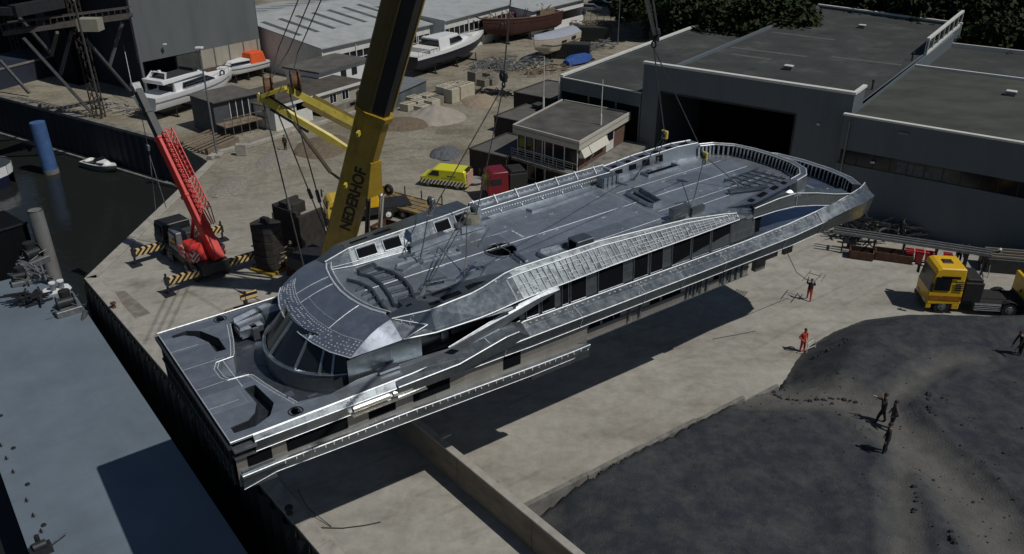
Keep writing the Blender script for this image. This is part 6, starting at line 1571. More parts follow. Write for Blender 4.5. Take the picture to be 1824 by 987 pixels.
clutter('driftwood_pile','brown debris between the navy cruiser and the red hull',880,118,9,3,60,GREYSTEEL,40,1.2)
clutter('scrap_pile','dark odds and ends beside the beige bungalow wall',655,165,9,4,60,WOOD,60,.8)
for (u,v,lab) in ((1000,128,'large dark green container beside the blue tarpaulin'),(1045,72,'long dark container by the thin lamp post')):
    t = thing('container', lab, 'container', P(u+15 if u==1000 else u+10,v-25 if u==1000 else v,0), 100); m = MB(); m.box(-3.2,3.2,-1.2,1.2,.1,2.4)
    m.build('box', mat('container_green',(.035,.04,.035),.7,.1,.3,2), t)
    m = MB()
    for i in range(16): m.box(-3.1+i*.41,-2.95+i*.41,-1.25,-1.2,.2,2.3)
    m.build('rib', DARKSTEEL, t)
# grey tin shed left of the block rows
t = thing('tin_shed', 'grey low tin shed between the boom and the concrete blocks', 'shed', P(730,165,0), 36)
c0 = P(700,196,0); c1 = P(760,168,0); d_ = (c1-c0).normalized(); n_ = V(-d_.y,d_.x,0)
m = MB(); m.prism(xy([c0,c1,c1+n_*5,c0+n_*5]), 0, 1.9); m.build('wall', mat('tin_wall',(.13,.15,.16),.6,.2,.35,1,streak=(1,1,.2)), t, True)
m = MB(); m.prism(xy([c0-n_*.2-d_*.2,c1-n_*.2+d_*.2,c1+n_*5.2+d_*.2,c0+n_*5.2-d_*.2]), 1.92, 2.05); m.build('roof', mat('tin_roof',(.25,.27,.28),.5,.3,.2,1), t, True)
# low concrete ridge and slope walls by the lamp post
t = thing('retaining_kerb', 'broken low concrete kerb running from the quay corner past the lamp post', 'kerb wall', P(430,268,0), 90)
m = MB(); pts_ = [P(378,285,0),P(392,276,0),P(450,263,0),P(520,240,0),P(640,203,0)]
for a,b in zip(pts_[:-1],pts_[1:]):
    d_ = (b-a).normalized(); n_ = V(-d_.y,d_.x,0); m.prism(xy([a,b,b+n_*.6,a+n_*.6]), 0, .45)
m.build('kerb', CONC, t, True, bevel=.05)
m = MB(); p = P(433,277,0); m.box(p.x-.7,p.x+.5,p.y-.2,p.y+.4,0,1.3); m.build('block', CONC, t, True, bevel=.05)
t = thing('slatted_steps', 'weathered timber slats stepping down from the yard beside the lamp post', 'steps', P(350,262,0), 36)
m = MB(); a = P(322,262,0); b = P(375,240,0); d_ = (b-a).normalized(); n_ = hd(126)
for i in range(7):
    q = a+n_*i*.65; m.bar(q+V(0,0,.55-.07*i), q+d_*6+V(0,0,.55-.07*i), .28,.12)
m.bar(a+n_*4.6+V(0,0,.3), a+n_*5.2+d_*5+V(0,0,.3), .2,.5); m.build('slat', WOOD, t, True)

# ---------------- gantry of dark lattice steel at the left
t = thing('steel_gantry', 'dark lattice steel gantry with sloping braces over the dock', 'gantry', P(175,205,0), 90)
def lattice(m, a, b, w=.9, n=8, r=.09):
    a = Vector(a); b = Vector(b); d_ = (b-a).normalized(); u = V(0,0,1) if abs(d_.z) < .8 else V(1,0,0); x = d_.cross(u).normalized()*w/2; y = d_.cross(x).normalized()*w/2
    cs = [x+y, x-y, -x-y, -x+y]
    for c in cs: m.bar(a+c, b+c, r)
    for i in range(n):
        p = lerp(a,b,i/n); q = lerp(a,b,(i+1)/n)
        for j in range(4): m.bar(p+cs[j], q+cs[(j+1)%4], r*.6)
m = MB(); base = P(178,210,0); 
lattice(m, base, base+V(-1.2,2,24), 1.0, 22, .12); m.build('column', mat('brown_black_steel',(.05,.038,.032),.8,.2,.4,3), t, True)
m = MB(); b2 = P(42,118,0); lattice(m, b2, b2+V(-1.5,2,16), 1.2, 14, .12); m.build('column', DARKSTEEL, t, True)
m = MB(); za = 11.5
A_ = P(5,60,za); B_ = PV(228,28,A_,A_+hd(30)*10) if False else P(228,30,za)
for off in (V(0,0,0),V(0,1.4,0)): m.bar(A_+off, B_+off, .3,.5); m.bar(A_+off+V(0,0,1.0), B_+off+V(0,0,1.0), .12)
for i in range(20): p = lerp(A_,B_,i/19); m.bar(p, p+V(0,1.4,0), .15); m.bar(p, p+V(0,0,1.0), .08)
m.build('walkway', mat('brown_walkway',(.085,.075,.07),.8,.2,.3,2), t, True)
m = MB(); 
for (u0_,v0_,z0_,u1_,v1_,z1_) in ((42,68,10.8,162,200,1),(152,70,9.8,232,162,2),(35,32,12,92,97,7),(0,108,4.5,52,166,.5),(218,40,10.5,195,118,5.5),(128,55,10.5,108,133,5),(92,97,7,102,58,11)):
    m.bar(P(u0_,v0_,z0_), P(u1_,v1_,z1_), .32,.32)
m.build_each('brace', mat('grey_brace',(.10,.10,.105),.7,.3,.3,2), t, True)
m = MB(); a = P(22,20,14); b = P(108,4,14); m.bar(a,b,1.2,1.2); m.bar(P(0,20,14), a, .8); m.build('top_beam', DARKSTEEL, t, True)
m = MB(); q = P(158,45,11.6); m.box(q.x-1.0,q.x+1.4,q.y-.8,q.y+.8,q.z-.6,q.z+.8); m.build('winch_house', mat('pale_cabin',(.30,.29,.23),.7,0,.1,2), t, True)
m = MB(); a = P(131,0,15); b = P(182,205,0); m.tube(a,b,.12,.12,6); m.tube(P(220,80,7),P(236,158,2),.05,.05,5); m.build_each('stay', GREYSTEEL, t, True)

# ---------------- trees
def foliage_mat(n, c):
    m = mat(n, c, .7, 0, .5, 1.2, 0); m.node_tree.nodes['Principled BSDF'].inputs['Specular IOR Level'].default_value = .15; return m
LEAF = foliage_mat('leaves', (.020,.032,.012)); LEAF2 = foliage_mat('leaves_light', (.032,.045,.014)); BARK = mat('bark', (.06,.05,.04), .95, 0, .3, 3, .4, 12)
def make_crown(seed, n=9000):
    rnd = random.Random(seed); m = MB(); cl = []
    for k in range(26):
        a = rnd.uniform(0,2*math.pi); el = rnd.uniform(-.35,1.0); r = rnd.uniform(.45,1)
        cl.append((V(math.cos(a)*math.cos(el)*r*4.2, math.sin(a)*math.cos(el)*r*4.2, max(1.2,math.sin(el)*r*3.6+4.4)), rnd.uniform(1.1,2.1), rnd.random() < .4))
    for i in range(n):
        c, r, lt = cl[rnd.randrange(len(cl))]
        d_ = V(rnd.gauss(0,1),rnd.gauss(0,1),rnd.gauss(0,.8)).normalized()*r*(rnd.random()**.35); p = c+d_
        s = rnd.uniform(.13,.30); e = Euler((rnd.uniform(-1,1),rnd.uniform(-1,1),rnd.uniform(0,6.28))).to_matrix()
        m.mi = 1 if lt and rnd.random() < .7 else 0
        m.add([p+e@V(-s,-s*.6,0),p+e@V(s,-s*.5,s*.2),p+e@V(s*1.1,s*.6,0),p+e@V(-s*.6,s*.7,s*.15)],[(0,1,2,3)])
    return m, cl
protos = []
kinds = [make_crown(11), make_crown(23)]
tl = [(1150,68,1.0,'leftmost bushy dark tree beside the car park'),(1205,52,1.25,'tall dark tree behind the side hall roof end'),(1275,58,1.2,'broad dark tree behind the side hall'),(1340,46,1.3,'tall dark tree left of the workshop roof back edge'),(1395,40,1.1,'dark tree touching the workshop roof back left corner'),(1165,20,1.2,'dark tree at the top edge right of the car park'),(1240,12,1.4,'dark tree in the second row above the side hall'),(1320,4,1.4,'dark tree in the second row left of the far roof'),(1475,-12,1.3,'dark tree showing above the left end of the far roof edge'),(1560,-8,1.3,'dark tree above the middle of the far roof edge'),(1640,-4,1.3,'dark tree above the right part of the far roof edge'),(1730,20,1.25,'dark tree right of the far roof corner'),(1790,14,1.2,'dark tree at the top right corner'),(1765,48,.9,'low dark tree behind the rear workshop roof'),(1240,68,1.0,'low dark tree against the end of the side hall roof'),(1310,60,1.0,'low dark tree in front of the others beside the workshop roof'),(1385,12,1.3,'dark tree filling the gap above the workshop roof corner'),(1440,-18,1.4,'dark tree farthest back above the workshop roof corner'),(1520,-22,1.4,'dark tree farthest back above the far roof edge'),(1600,-20,1.4,'dark tree in the back row right of the far roof centre'),(1690,-10,1.4,'dark tree in the back row above the far right roof corner'),(1760,-8,1.4,'dark tree in the back row near the top right corner')]
base_t = {}
for i, (u, v, s, lab) in enumerate(tl):
    k = i % 2; p = P(u,v,0)
    if k not in base_t:
        t = thing('broadleaf_tree', lab, 'tree', p, 90, 'dark trees behind the workshops')
        m = MB(); m.tube(V(0,0,-.2),V(.2,.1,4.5),.38,.26,9); m.tube(V(.2,.1,4.5),V(.3,0,7),.26,.12,8)
        for c, r, lt in kinds[k][1][:9]: m.tube(V(.2,.1,random.uniform(1.5,4)), c, .13,.04,6)
        m.build('trunk', BARK, t); kinds[k][0].build('crown', [LEAF,LEAF2], t, fix=False); base_t[k] = t
    else: t = copy_thing(base_t[k], p, random.uniform(0,360), lab)
    t.scale = (s*1.5,s*1.5,s*1.3)
extra = []
for k in range(8): extra.append((lerp(MC,MD,(k-.3)/7)+nM*(5.5+2*(k%2)), 1.15, 'dark tree rising behind the far roof edge, number %s from its left corner' % ['one','two','three','four','five','six','seven','eight'][k]))
for k in range(6): extra.append((lerp(MC,MD,(k+.3)/5)+nM*(20+3*(k%2)), 1.3, 'dark tree in the second row behind the far roof edge, number %s from the left' % ['one','two','three','four','five','six'][k]))
for k in range(5): extra.append((lerp(RC,RD,.12+k*.2)+NB*(6+2*(k%2)), 1.0, 'dark tree behind the low rear workshop roof, number %s from the left' % ['one','two','three','four','five'][k]))
for k in range(5): extra.append((lerp(GC,GD,-.3+k*.33)+hd(35)*(5+2*(k%2)), 1.05, 'dark tree close behind the side hall roof, number %s from the left' % ['one','two','three','four','five'][k]))
for i, (p, s, lab) in enumerate(extra):
    p = V(p.x,p.y,0); t = copy_thing(base_t[i%2], p, random.uniform(0,360), lab); t.scale = (s*1.35,s*1.35,s*1.35)
far_roof = thing('far_house', 'small far house with rusty red roof at the top right edge', 'building', P(1812,60,0), 126)
m = MB(); m.box(-5,5,-4,4,0,4); m.build('wall', BRICK, far_roof); m = MB(); m.loft([[V(-5.4,-4.5,4),V(-5.4,0,6.2),V(-5.4,4.5,4)],[V(5.4,-4.5,4),V(5.4,0,6.2),V(5.4,4.5,4)]]); m.build('roof', mat('far_red_roof',(.10,.05,.04),.9,0,.3,1), far_roof)
# ------------------------------------------------------------------ vehicles and cranes
def wheel(m, r=.5, w=.3):
    pass
def add_wheel(t, x, y, r=.5, w=.32, rimmat=GREYSTEEL):
    m = MB(); m.tube(V(x,y-w/2,r), V(x,y+w/2,r), r, r, 18); o = m.build('wheel', BLACK, t, bevel=.03)
    m = MB(); s = 1 if y > 0 else -1; m.tube(V(x,y+s*(w/2-.02),r), V(x,y+s*(w/2+.02),r), r*.55, r*.5, 12); m.tube(V(x,y+s*w/2,r), V(x,y+s*(w/2+.07),r), r*.2, r*.16, 8); m.build('rim', rimmat, o)
    return o
def text_mesh(txt, size, mt, parent, M, name='lettering', depth=.01, spacing=1.0):
    cu = bpy.data.curves.new(name, 'FONT'); cu.body = txt; cu.size = size; cu.extrude = depth; cu.align_x = 'CENTER'; cu.align_y = 'CENTER'; cu.space_character = spacing
    cu.offset = size*.035
    ob = bpy.data.objects.new('tmp', cu); COL.objects.link(ob)
    dg = bpy.context.evaluated_depsgraph_get(); me = bpy.data.meshes.new_from_object(ob.evaluated_get(dg)); bpy.data.objects.remove(ob)
    me.transform(M); me.materials.clear(); me.materials.append(mt)
    o = bpy.data.objects.new(name, me); COL.objects.link(o)
    if parent is not None: o.parent = parent
    return o

# ---- yellow telescopic crane
CB0 = P(592,490,1.5); CT = V(2,44,45); bd = (CT-CB0).normalized()
latv = V(bd.y,-bd.x,0).normalized(); backv = bd.cross(latv).normalized()
if backv.z < 0: backv = -backv
carh = math.degrees(math.atan2(bd.x, bd.y))
YC = thing('telescopic_crane', 'giant yellow mobile crane with black inner boom sections and NEDERHOF lettering', 'crane', V(CB0.x,CB0.y,0)-hd(carh)*1.0, carh)
def boomsec(m, a, b, w0, h0, w1=None, h1=None, ch=.25):
    w1 = w1 or w0; h1 = h1 or h0; secs = []
    for p, w, h in ((a,w0,h0),(b,w1,h1)):
        x = latv*w/2; y = backv*h/2
        secs.append([p-x*(1-ch)+y, p+x*(1-ch)+y, p+x+y*(1-ch), p+x-y*.05, p+x*.32-y, p-x*.32-y, p-x-y*.3, p-x+y*(1-ch)])
    m.loft(secs)
m = MB(); boomsec(m, CB0-bd*1.0, CB0+bd*14.9, 1.68, 2.0, 1.78, 2.1); m.build('boom', YELLOW, YC, True)
m = MB(); boomsec(m, CB0+bd*14.75, CB0+bd*15.1, 2.05, 2.35); m.build('boom_collar', YELLOW, YC, True)
m = MB(); boomsec(m, CB0+bd*15.0, CB0+bd*46, 1.62, 1.85); m.build('inner_boom', mat('black_boom', (.012,.012,.013), .3, 0, .3, .6), YC, True)
m = MB()
boomsec(m, CB0+bd*15.05+latv*.66+backv*.42, CB0+bd*46+latv*.66+backv*.42, .56, 1.3); m.build('inner_boom_side', mat('olive_boom', (.12,.085,.02), .45, 0, .25, .5), YC, True)
m = MB(); m.bar(CB0+bd*15.1-latv*.80-backv*.55, CB0+bd*46-latv*.80-backv*.55, .12,.26); m.build('inner_boom_rail', mat('dull_gold', (.40,.30,.10), .5, .2, .2, 1), YC, True)
# lettering on the side facing the camera/left
for txt, tk, sz in (('NEDERHOF', 8.1, 1.08),):
    # text runs up the boom on its front-left face
    nrm = (-backv*0.75-latv*.70).normalized() if False else None
    
    nf = (-latv*.62-backv*.55).normalized(); 
    # face between section points (-x,-.3y) and (-.45x,-y)
    p1 = latv*.86-backv*(2.05/2*.05); p2 = latv*.86*.32-backv*1.02
    fd = (p2-p1).normalized(); nf = bd.cross(fd).normalized()
    if nf.dot(latv) < 0: nf = -nf
    up = nf.cross(bd).normalized()
    M = Matrix.Identity(4)
    for i in range(3): M[i][0] = bd[i]; M[i][1] = up[i]; M[i][2] = nf[i]
    c = CB0+bd*tk+(p1+p2)/2*1.0+nf*.02
    for i in range(3): M[i][3] = c[i]
    M = PM[YC.name].inverted() @ M
    lt = text_mesh(txt, sz, mat('black_lettering', (.01,.01,.01), .6), YC, M, depth=.006)
m = MB()
for k, s_ in ((9.3,-1.0),(9.3,1.0),(4.1,-1.0),(13.6,1.05)): m.bar(CB0+bd*k+latv*s_, CB0+bd*k+latv*s_*1.35-backv*.2, .16,.3)
m.build_each('boom_lug', PALEYELLOW, YC, True)
m = MB()    # wedge shaped cylinder bracket and luffing cylinders
f = -backv*1.1; bk = CB0+bd*9.2+f
m.loft([[CB0+bd*11.6+f-latv*.45, CB0+bd*11.6+f+latv*.45, CB0+bd*11.6+f*.9+latv*.45, CB0+bd*11.6+f*.9-latv*.45],[bk-latv*.7-backv*.7, bk+latv*.7-backv*.7, bk+latv*.7, bk-latv*.7]])
m.build('cylinder_bracket', YELLOW, YC, True)
base_c = P(662,478,1.8)
for s_ in (-1,1):
    m = MB(); a = bk-backv*.7+latv*.62*s_; b = V(base_c.x,base_c.y,1.8)+latv*.62*s_; mid = lerp(b,a,.22)
    m.tube(mid, a, .17,.17,12); cy = m.build('luffing_rod', CHROME if s_ < 0 else mat('oiled_rod',(.02,.02,.025),.25,.8,.2,2), YC, True, smooth=True)
    m = MB(); m.tube(b, mid, .34,.34,14); m.build('luffing_cylinder', YELLOW, cy, True, smooth=True)
# superstructure and carrier (mostly behind the yacht)
m = MB(); m.box(-2.6,4.4,-1.3,1.3,1.5,2.6); m.build('turntable_body', bpy.data.materials.get('dark_steel'), YC, bevel=.06)
m = MB(); m.box(-1.5,12,-1.4,1.4,.7,1.45); m.build('carrier', DARKSTEEL, YC, bevel=.05)
for x in (3.6,5.6,7.4,9.4):
    for y in (-1.35,1.35): add_wheel(YC, x, y, .68, .45)
m = MB(); m.box(1.2,3.2,1.55,2.7,1.5,3.4); m.build('operator_cab', YELLOW, YC, bevel=.08)
for x in (10.4,):
    for s_ in (-1,1):
        m = MB(); m.box(x-.35,x+.35,s_*1.45,s_*4.8,.8,1.25); m.tube(V(x,s_*4.6,0.1),V(x,s_*4.6,1.9),.13,.13,8); m.box(x-.6,x+.6,s_*4.6-.6,s_*4.6+.6,0,.12); m.build('outrigger', YELLOW, YC)
# jib guying frame: two arms with rope drums
def yarm(m, a, b, w, h):
    m.bar(a, b, w, h)
root = CB0+bd*12.2
frame = []
E1_ = P(462,172,15.2); E2_ = P(512,158,15.8)
R1 = P(632,272,11.3); R2 = P(655,232,12.2)
m = MB(); d_ = (R1-E1_).normalized(); 
m.loft([[p+V(0,0,-h/2)-s_, p+V(0,0,-h/2)+s_, p+V(0,0,h/2)+s_, p+V(0,0,h/2)-s_] for p, h, s_ in ((E1_,.55,hd(60)*.13),(lerp(E1_,R1,.2),.45,hd(60)*.13),(lerp(E1_,R1,.75),.5,hd(60)*.13),(R1,.25,hd(60)*.1))])
m.build('jib_arm', PALEYELLOW, YC, True)
m = MB(); m.bar(lerp(E1_,R1,.1)+V(0,0,-.45), lerp(E1_,R1,.5)+V(0,0,-.5), .12,.15); m.bar(lerp(E1_,R1,.02)+V(.25,.4,.0), lerp(E1_,R1,.3)+V(.25,.4,-.1), .14,.3); m.build('arm_underframe', DARKSTEEL, YC, True)
m = MB(); olive = mat('shaded_olive', (.20,.15,.05), .5, 0, .3, 1)
m.bar(E2_, R2, .4,.45); m.build('jib_arm', PALEYELLOW, YC, True)
m = MB(); m.bar(lerp(E2_,R2,.25)+V(.25,.3,.08), R2+V(.25,.3,0), .28,.4); m.bar(lerp(E2_,R2,.2)-V(.1,.2,.35), R2-V(.1,.2,.4), .16,.3); m.build('arm_truss', olive, YC, True)
m = MB(); c = lerp(E1_,E2_,.5); m.bar(E1_+V(.3,0,.1), E2_+V(0,0,.1), .9,.22); m.build('arm_crosshead', PALEYELLOW, YC, True)
for p, rr in ((E1_+V(.55,.5,.5),.85),(E2_+V(.45,.5,.35),.8)):
    m = MB(); a = hd(70)
    m.tube(p-a*.28, p-a*.2, rr,rr,22); m.tube(p+a*.2, p+a*.28, rr,rr,22); m.tube(p-a*.2, p+a*.2, rr*.72,rr*.72,18)
    m.build('rope_drum', mat('rusty_drum',(.14,.075,.035),.7,.2,.5,3), YC, True)
m = MB(); q = lerp(R1,R2,.5)+V(.3,0,-.3); m.box(q.x-.8,q.x+.6,q.y-.5,q.y+.5,q.z-.5,q.z+.9); m.build('jib_winch', DARKSTEEL, YC, True)
m = MB(); m.tube(lerp(E1_,R1,.34)+V(0,0,-.4), lerp(E1_,R1,.7)+V(0,0,-2.6), .14,.14,6); m.tube(lerp(E1_,R1,.7)+V(0,0,-2.6), CB0+bd*7.5-latv*.9, .09,.09,6); m.build('arm_strut', mat('strut_bronze',(.16,.13,.08),.4,.5,.2,2), YC, True)
m = MB()   # guy ropes
for a, b in ((E1_+V(.2,0,-.3),P(545,490,3.5)),(lerp(E1_,R1,.18)+V(0,0,-.4),P(590,440,4.0)),(E2_+V(.1,0,-.2),P(600,470,3.0))):
    m.tube(a, b, .05,.05,5); q = lerp(a,b,.55); m.tube(q, lerp(a,b,.62), .13,.13,6)
for (u0_,v0_,u1_,v1_) in ((497,84,531,0),(515,88,552,0),(531,92,572,0)):
    z1_ = 24; a = P(u0_,v0_,17.2); bvec = P(u1_,v1_,22.0); m.tube(E2_+V(.3,.5,.8) if u0_ == 531 else E1_+V(.6,.6,.8), a, .04,.04,5); m.tube(a, a+(bvec-a)*2.2, .04,.04,5)
m.build('guy_rope', WIRE, YC, True)
m = MB()   # main hoist rope from out of view to the forward block
HK = V(-0.4,40.0,20.3)
m.tube(HK, CT+V(0,-.5,0), .035,.035,5); m.build('hoist_rope', WIRE, YC, True)

# ---- slings, blocks of both lifts (one thing each)
def hookblock(name, label, p, r=.35, col=None):
    t = thing(name, label, 'hook block', p, 60); t.scale = (.75,.75,.75)
    m = MB(); m.box(-.12,.12,-.32,.32,-.3,.35); m.build('cheek_plate', col or PALEYELLOW, t, bevel=.05)
    m = MB(); m.tube(V(-.2,0,.05), V(.2,0,.05), .24,.24,14); m.build('sheave', DARKSTEEL, t)
    m = MB(); m.torus(V(0,0,-.5),.17,.05,'x',12,5); m.build('hook', DARKSTEEL, t); return t
def sling(label, a, b, r=.028, drop=None):
    t = thing('lifting_sling', label, 'sling', b, 90, 'slings carrying the superstructure'); m = MB(); m.tube(a, b, r, r, 6); m.build('rope', WIRE, t, True)
    m = MB(); m.tube(b, b+(a-b).normalized()*.7, r*1.9, r*1.9, 6); m.box(b.x-.14,b.x+.14,b.y-.14,b.y+.14,b.z-.06,b.z+.05); m.build('shackle', GREYSTEEL, t, True)
    return t
YM = PM[Y.name]
def yw(s, t_, z): return YM @ L(s, t_, z)
hookblock('hook_block', 'small steel hook block above the round roof opening', HK, col=DARKSTEEL)
sling('steel sling running down left to the front port side of the roof', HK+V(0,0,-.4), P(765,385,14.0))
sling('steel sling running steeply down to the locker beside the port fairing', HK+V(0,0,-.4), yw(16.6,-2.7,12.0))
sling('vertical sling ending in the front port seat frame', P(768,350,14.6), yw(12.1,-.9,zr(12)+.1))
sling('sling fanning from the locker to the front starboard frame', P(830,372,13.9), yw(10.1,2.4,zr(10)+.1))
sling('sling parallel to its neighbour reaching the starboard front frame', P(836,378,13.8), yw(10.0,2.6,zr(10)+.1))
sling('sling dropping straight to the starboard seat frame', P(832,374,13.9), yw(13.2,1.6,zr(13)+.2))
hookblock('hook_block', 'grey shackle block hanging just above the port fairing', P(768,360,14.2), col=GREYSTEEL)
t = thing('spreader_bucket', 'pale round lifting bucket at the locker by the port fairing', 'lifting gear', yw(16.3,-2.6,12.0), 90); m = MB(); m.tube(V(0,0,0),V(0,0,.35),.5,.42,14); m.build('bucket', mat('drab_canvas',(.2,.19,.15),.9,0,.3,3), t)
AK = V(7.9,46.6,24.2)
q = P(1166,62,23.5); AK = q
t = hookblock('hook_block', 'dark hook block high over the side hall roof', AK, col=DARKSTEEL)
m_ = None
sling('long thin hoist rope rising out of the top of the picture', AK+(AK-P(1185,232,17)).normalized()*0.2, AK+V(.0,.3,.0)) if False else None
t = thing('hoist_rope', 'thin twin hoist rope rising out of the top of the picture over the trees', 'hoist rope', AK, 90); m = MB(); b_ = P(1146,-30,27.5); m.tube(AK, AK+(b_-AK)*1.6, .07,.07,6); m.tube(AK+V(.15,0,0), AK+(b_-AK)*1.6+V(.15,0,0), .03,.03,6); m.build('rope', WIRE, t, True)
h1_ = P(1184,240,15.2); h2_ = P(1255,278,13.6)
sling('aft sling from the high hook block to the yellow block at the port side', AK+V(0,0,-.5), h1_)
sling('aft sling from the high hook block to the yellow block over the aft roof', AK+V(0,0,-.5), h2_)
hookblock('hook_block', 'yellow pulley block hanging over the port edge of the aft roof', h1_)
hookblock('hook_block', 'yellow pulley block hanging over the middle of the aft roof', h2_)
sling('short sling from the port yellow block to the port roof edge', h1_, yw(28.2,-2.6,zr(28)+.05))
sling('slanting sling from the port yellow block across to the aft frame', h1_, yw(30.4,-2.9,zr(30)+.6))
sling('vertical sling from the middle yellow block to the roof by the starboard boxes', h2_, yw(27.7,2.7,zr(27)+.05))
sling('slanting sling from the middle yellow block to the aft grating', h2_, yw(32.3,2.3,zr(32)+.1))
t = thing('tag_line', 'thin guide rope from the yacht underside to the worker with the frame', 'rope', P(1440,500,1.6), 90); m = MB(); a = yw(35.6,3.7,7.6); b = P(1440,501,1.7); m.path([a, lerp(a,b,.5)+V(0,0,-.5), b], .025, 5); m.build('rope', WIRE, t, True)

# ---- red crane
RC = P(352,473,0); rh = -42
RK = thing('red_mobile_crane', 'red telescopic mobile crane on black carrier with striped outriggers', 'crane', RC, rh)
RI = PM[RK.name]
m = MB(); m.box(-3.6,4.6,-1.25,1.25,.75,1.35); m.box(-3.9,-3.0,-1.1,1.1,.8,1.7); m.box(-3.6,3.0,-1.3,1.3,1.36,1.45); m.build('carrier', DARKSTEEL, RK, bevel=.04)
m = MB(); m.box(3.1,5.2,-1.25,1.25,.8,1.5); m.loft([[V(3.2,-1.22,1.5),V(5.15,-1.22,1.5),V(5.0,-1.1,2.7),V(3.2,-1.15,2.75)],[V(3.2,1.22,1.5),V(5.15,1.22,1.5),V(5.0,1.1,2.7),V(3.2,1.15,2.75)]]); dc = m.build('driver_cab', mat('black_cab',(.02,.021,.024),.35,0,.2,1), RK, bevel=.05)
m = MB(); m.loft([[V(5.17,-1.05,1.7),V(5.06,-1.0,2.5)],[V(5.17,1.05,1.7),V(5.06,1.0,2.5)]], False, False); m.box(3.5,4.8,-1.24,-1.21,1.7,2.5); m.box(3.5,4.8,1.21,1.24,1.7,2.5); m.build('cab_window', GLASS, dc)
for x in (-2.6,-1.2,2.2,4.0):
    for y in (-1.15,1.15): add_wheel(RK, x, y, .58, .38)
m = MB(); m.box(-2.4,-.2,-1.35,1.35,1.46,2.3); m.box(-2.6,-1.2,-1.35,1.35,1.5,2.0); m.loft([[V(-2.9,-1.2,1.6),V(-1.0,-1.2,1.6),V(-1.0,-1.2,2.9),V(-2.3,-1.2,2.9)],[V(-2.9,1.2,1.6),V(-1.0,1.2,1.6),V(-1.0,1.2,2.9),V(-2.3,1.2,2.9)]]); m.build('slewing_body', RED, RK, bevel=.06)
m = MB(); m.box(-3.0,-2.4,-1.3,-.8,1.7,2.5); m.box(-3.0,-2.4,.8,1.3,1.7,2.5); m.box(-1.6,-1.1,1.36,1.40,1.6,2.6); m.box(-1.6,-1.1,-1.40,-1.36,1.6,2.6); m.build_each('hazard_panel', HAZR, RK)
m = MB(); m.loft([[V(-.1,.35,1.5),V(1.9,.35,1.5),V(1.6,.4,3.1),V(.1,.4,3.1)],[V(-.1,1.3,1.5),V(1.9,1.3,1.5),V(1.6,1.2,3.1),V(.1,1.2,3.1)]]); oc = m.build('operator_cab', GREYSTEEL, RK, bevel=.05)
m = MB(); m.box(.3,1.5,1.26,1.30,1.9,2.9); m.loft([[V(1.93,.5,1.8),V(1.72,.5,2.9)],[V(1.93,1.15,1.8),V(1.72,1.15,2.9)]], False, False); m.build('cab_window', GLASS, oc)
m = MB(); m.box(1.8,3.0,-1.2,0,1.46,2.2); m.box(0,1.6,-1.3,-.4,1.46,1.9); m.build('engine_cover', mat('dark_cover',(.05,.052,.055),.6,0,.3,2), RK, bevel=.04)
for x, nm in ((3.3,'a'),(-3.4,'b')):
    for s_ in (-1,1):
        m = MB(); m.box(x-.22,x+.22,s_*1.25,s_*3.6,.85,1.35); o = m.build('outrigger_beam', HAZ, RK)
        m = MB(); m.tube(V(x,s_*3.7,.12),V(x,s_*3.7,1.75),.09,.09,8); m.box(x-.4,x+.4,s_*3.7-.4,s_*3.7+.4,0,.12); m.box(x-.25,x+.25,s_*3.6-.02,s_*3.8,.8,1.4); m.build('outrigger_jack', DARKSTEEL, o)
m = MB()
for i in range(4): m.bar(V(1.2,1.45,.5+i*.3), V(1.7,1.45,.5+i*.3), .05)
m.bar(V(1.2,1.45,.4),V(1.2,1.45,1.5),.05); m.bar(V(1.7,1.45,.4),V(1.7,1.45,1.5),.05); m.build_each('step_ladder', GREYSTEEL, RK)
RF = P(378,437,2.7); RT = P(245,160,13.5); RJ = RF+(RT-RF)*.70
rd_ = (RT-RF).normalized(); rl = V(rd_.y,-rd_.x,0).normalized(); rb = rd_.cross(rl).normalized()
def rsec(m, a, b, w, h, w1=None, h1=None):
    w1 = w1 or w; h1 = h1 or h; m.loft([[p-rl*x/2-rb*y/2,p+rl*x/2-rb*y/2,p+rl*x/2+rb*y/2,p-rl*x/2+rb*y/2] for p,x,y in ((a,w,h),(b,w1,h1))])
m = MB(); rsec(m, RF-rd_*1.2, RJ, .76,.92,.66,.78); rsec(m, RF+(RJ-RF)*.45, RF+(RJ-RF)*.48, .84,1.0); rsec(m, RJ-rd_*.2, RJ, .78,.9); m.build('boom', RED, RK, True, bevel=.03)
m = MB(); rsec(m, RJ, RT, .55,.65,.5,.6); rsec(m, RJ+(RT-RJ)*.5, RJ+(RT-RJ)*.54, .65,.75); m.build('inner_boom', mat('grey_inner_boom',(.035,.037,.04),.5,.3,.2,1), RK, True)
m = MB(); rsec(m, RT-rd_*.2, RT+rd_*.5, .6,.5); m.tube(RT-rl*.35+rd_*.4, RT+rl*.35+rd_*.4, .22,.22,10); m.build('boom_head', GREYSTEEL, RK, True)
m = MB(); a = V(.9,0,1.4); A_ = RI@V(.6,-.1,1.8); m.tube(A_, RF+rd_*3.2+ (RI.to_3x3()@V(.2,0,-.4)), .15,.15,10); m.build('luffing_cylinder', RED, RK, True)
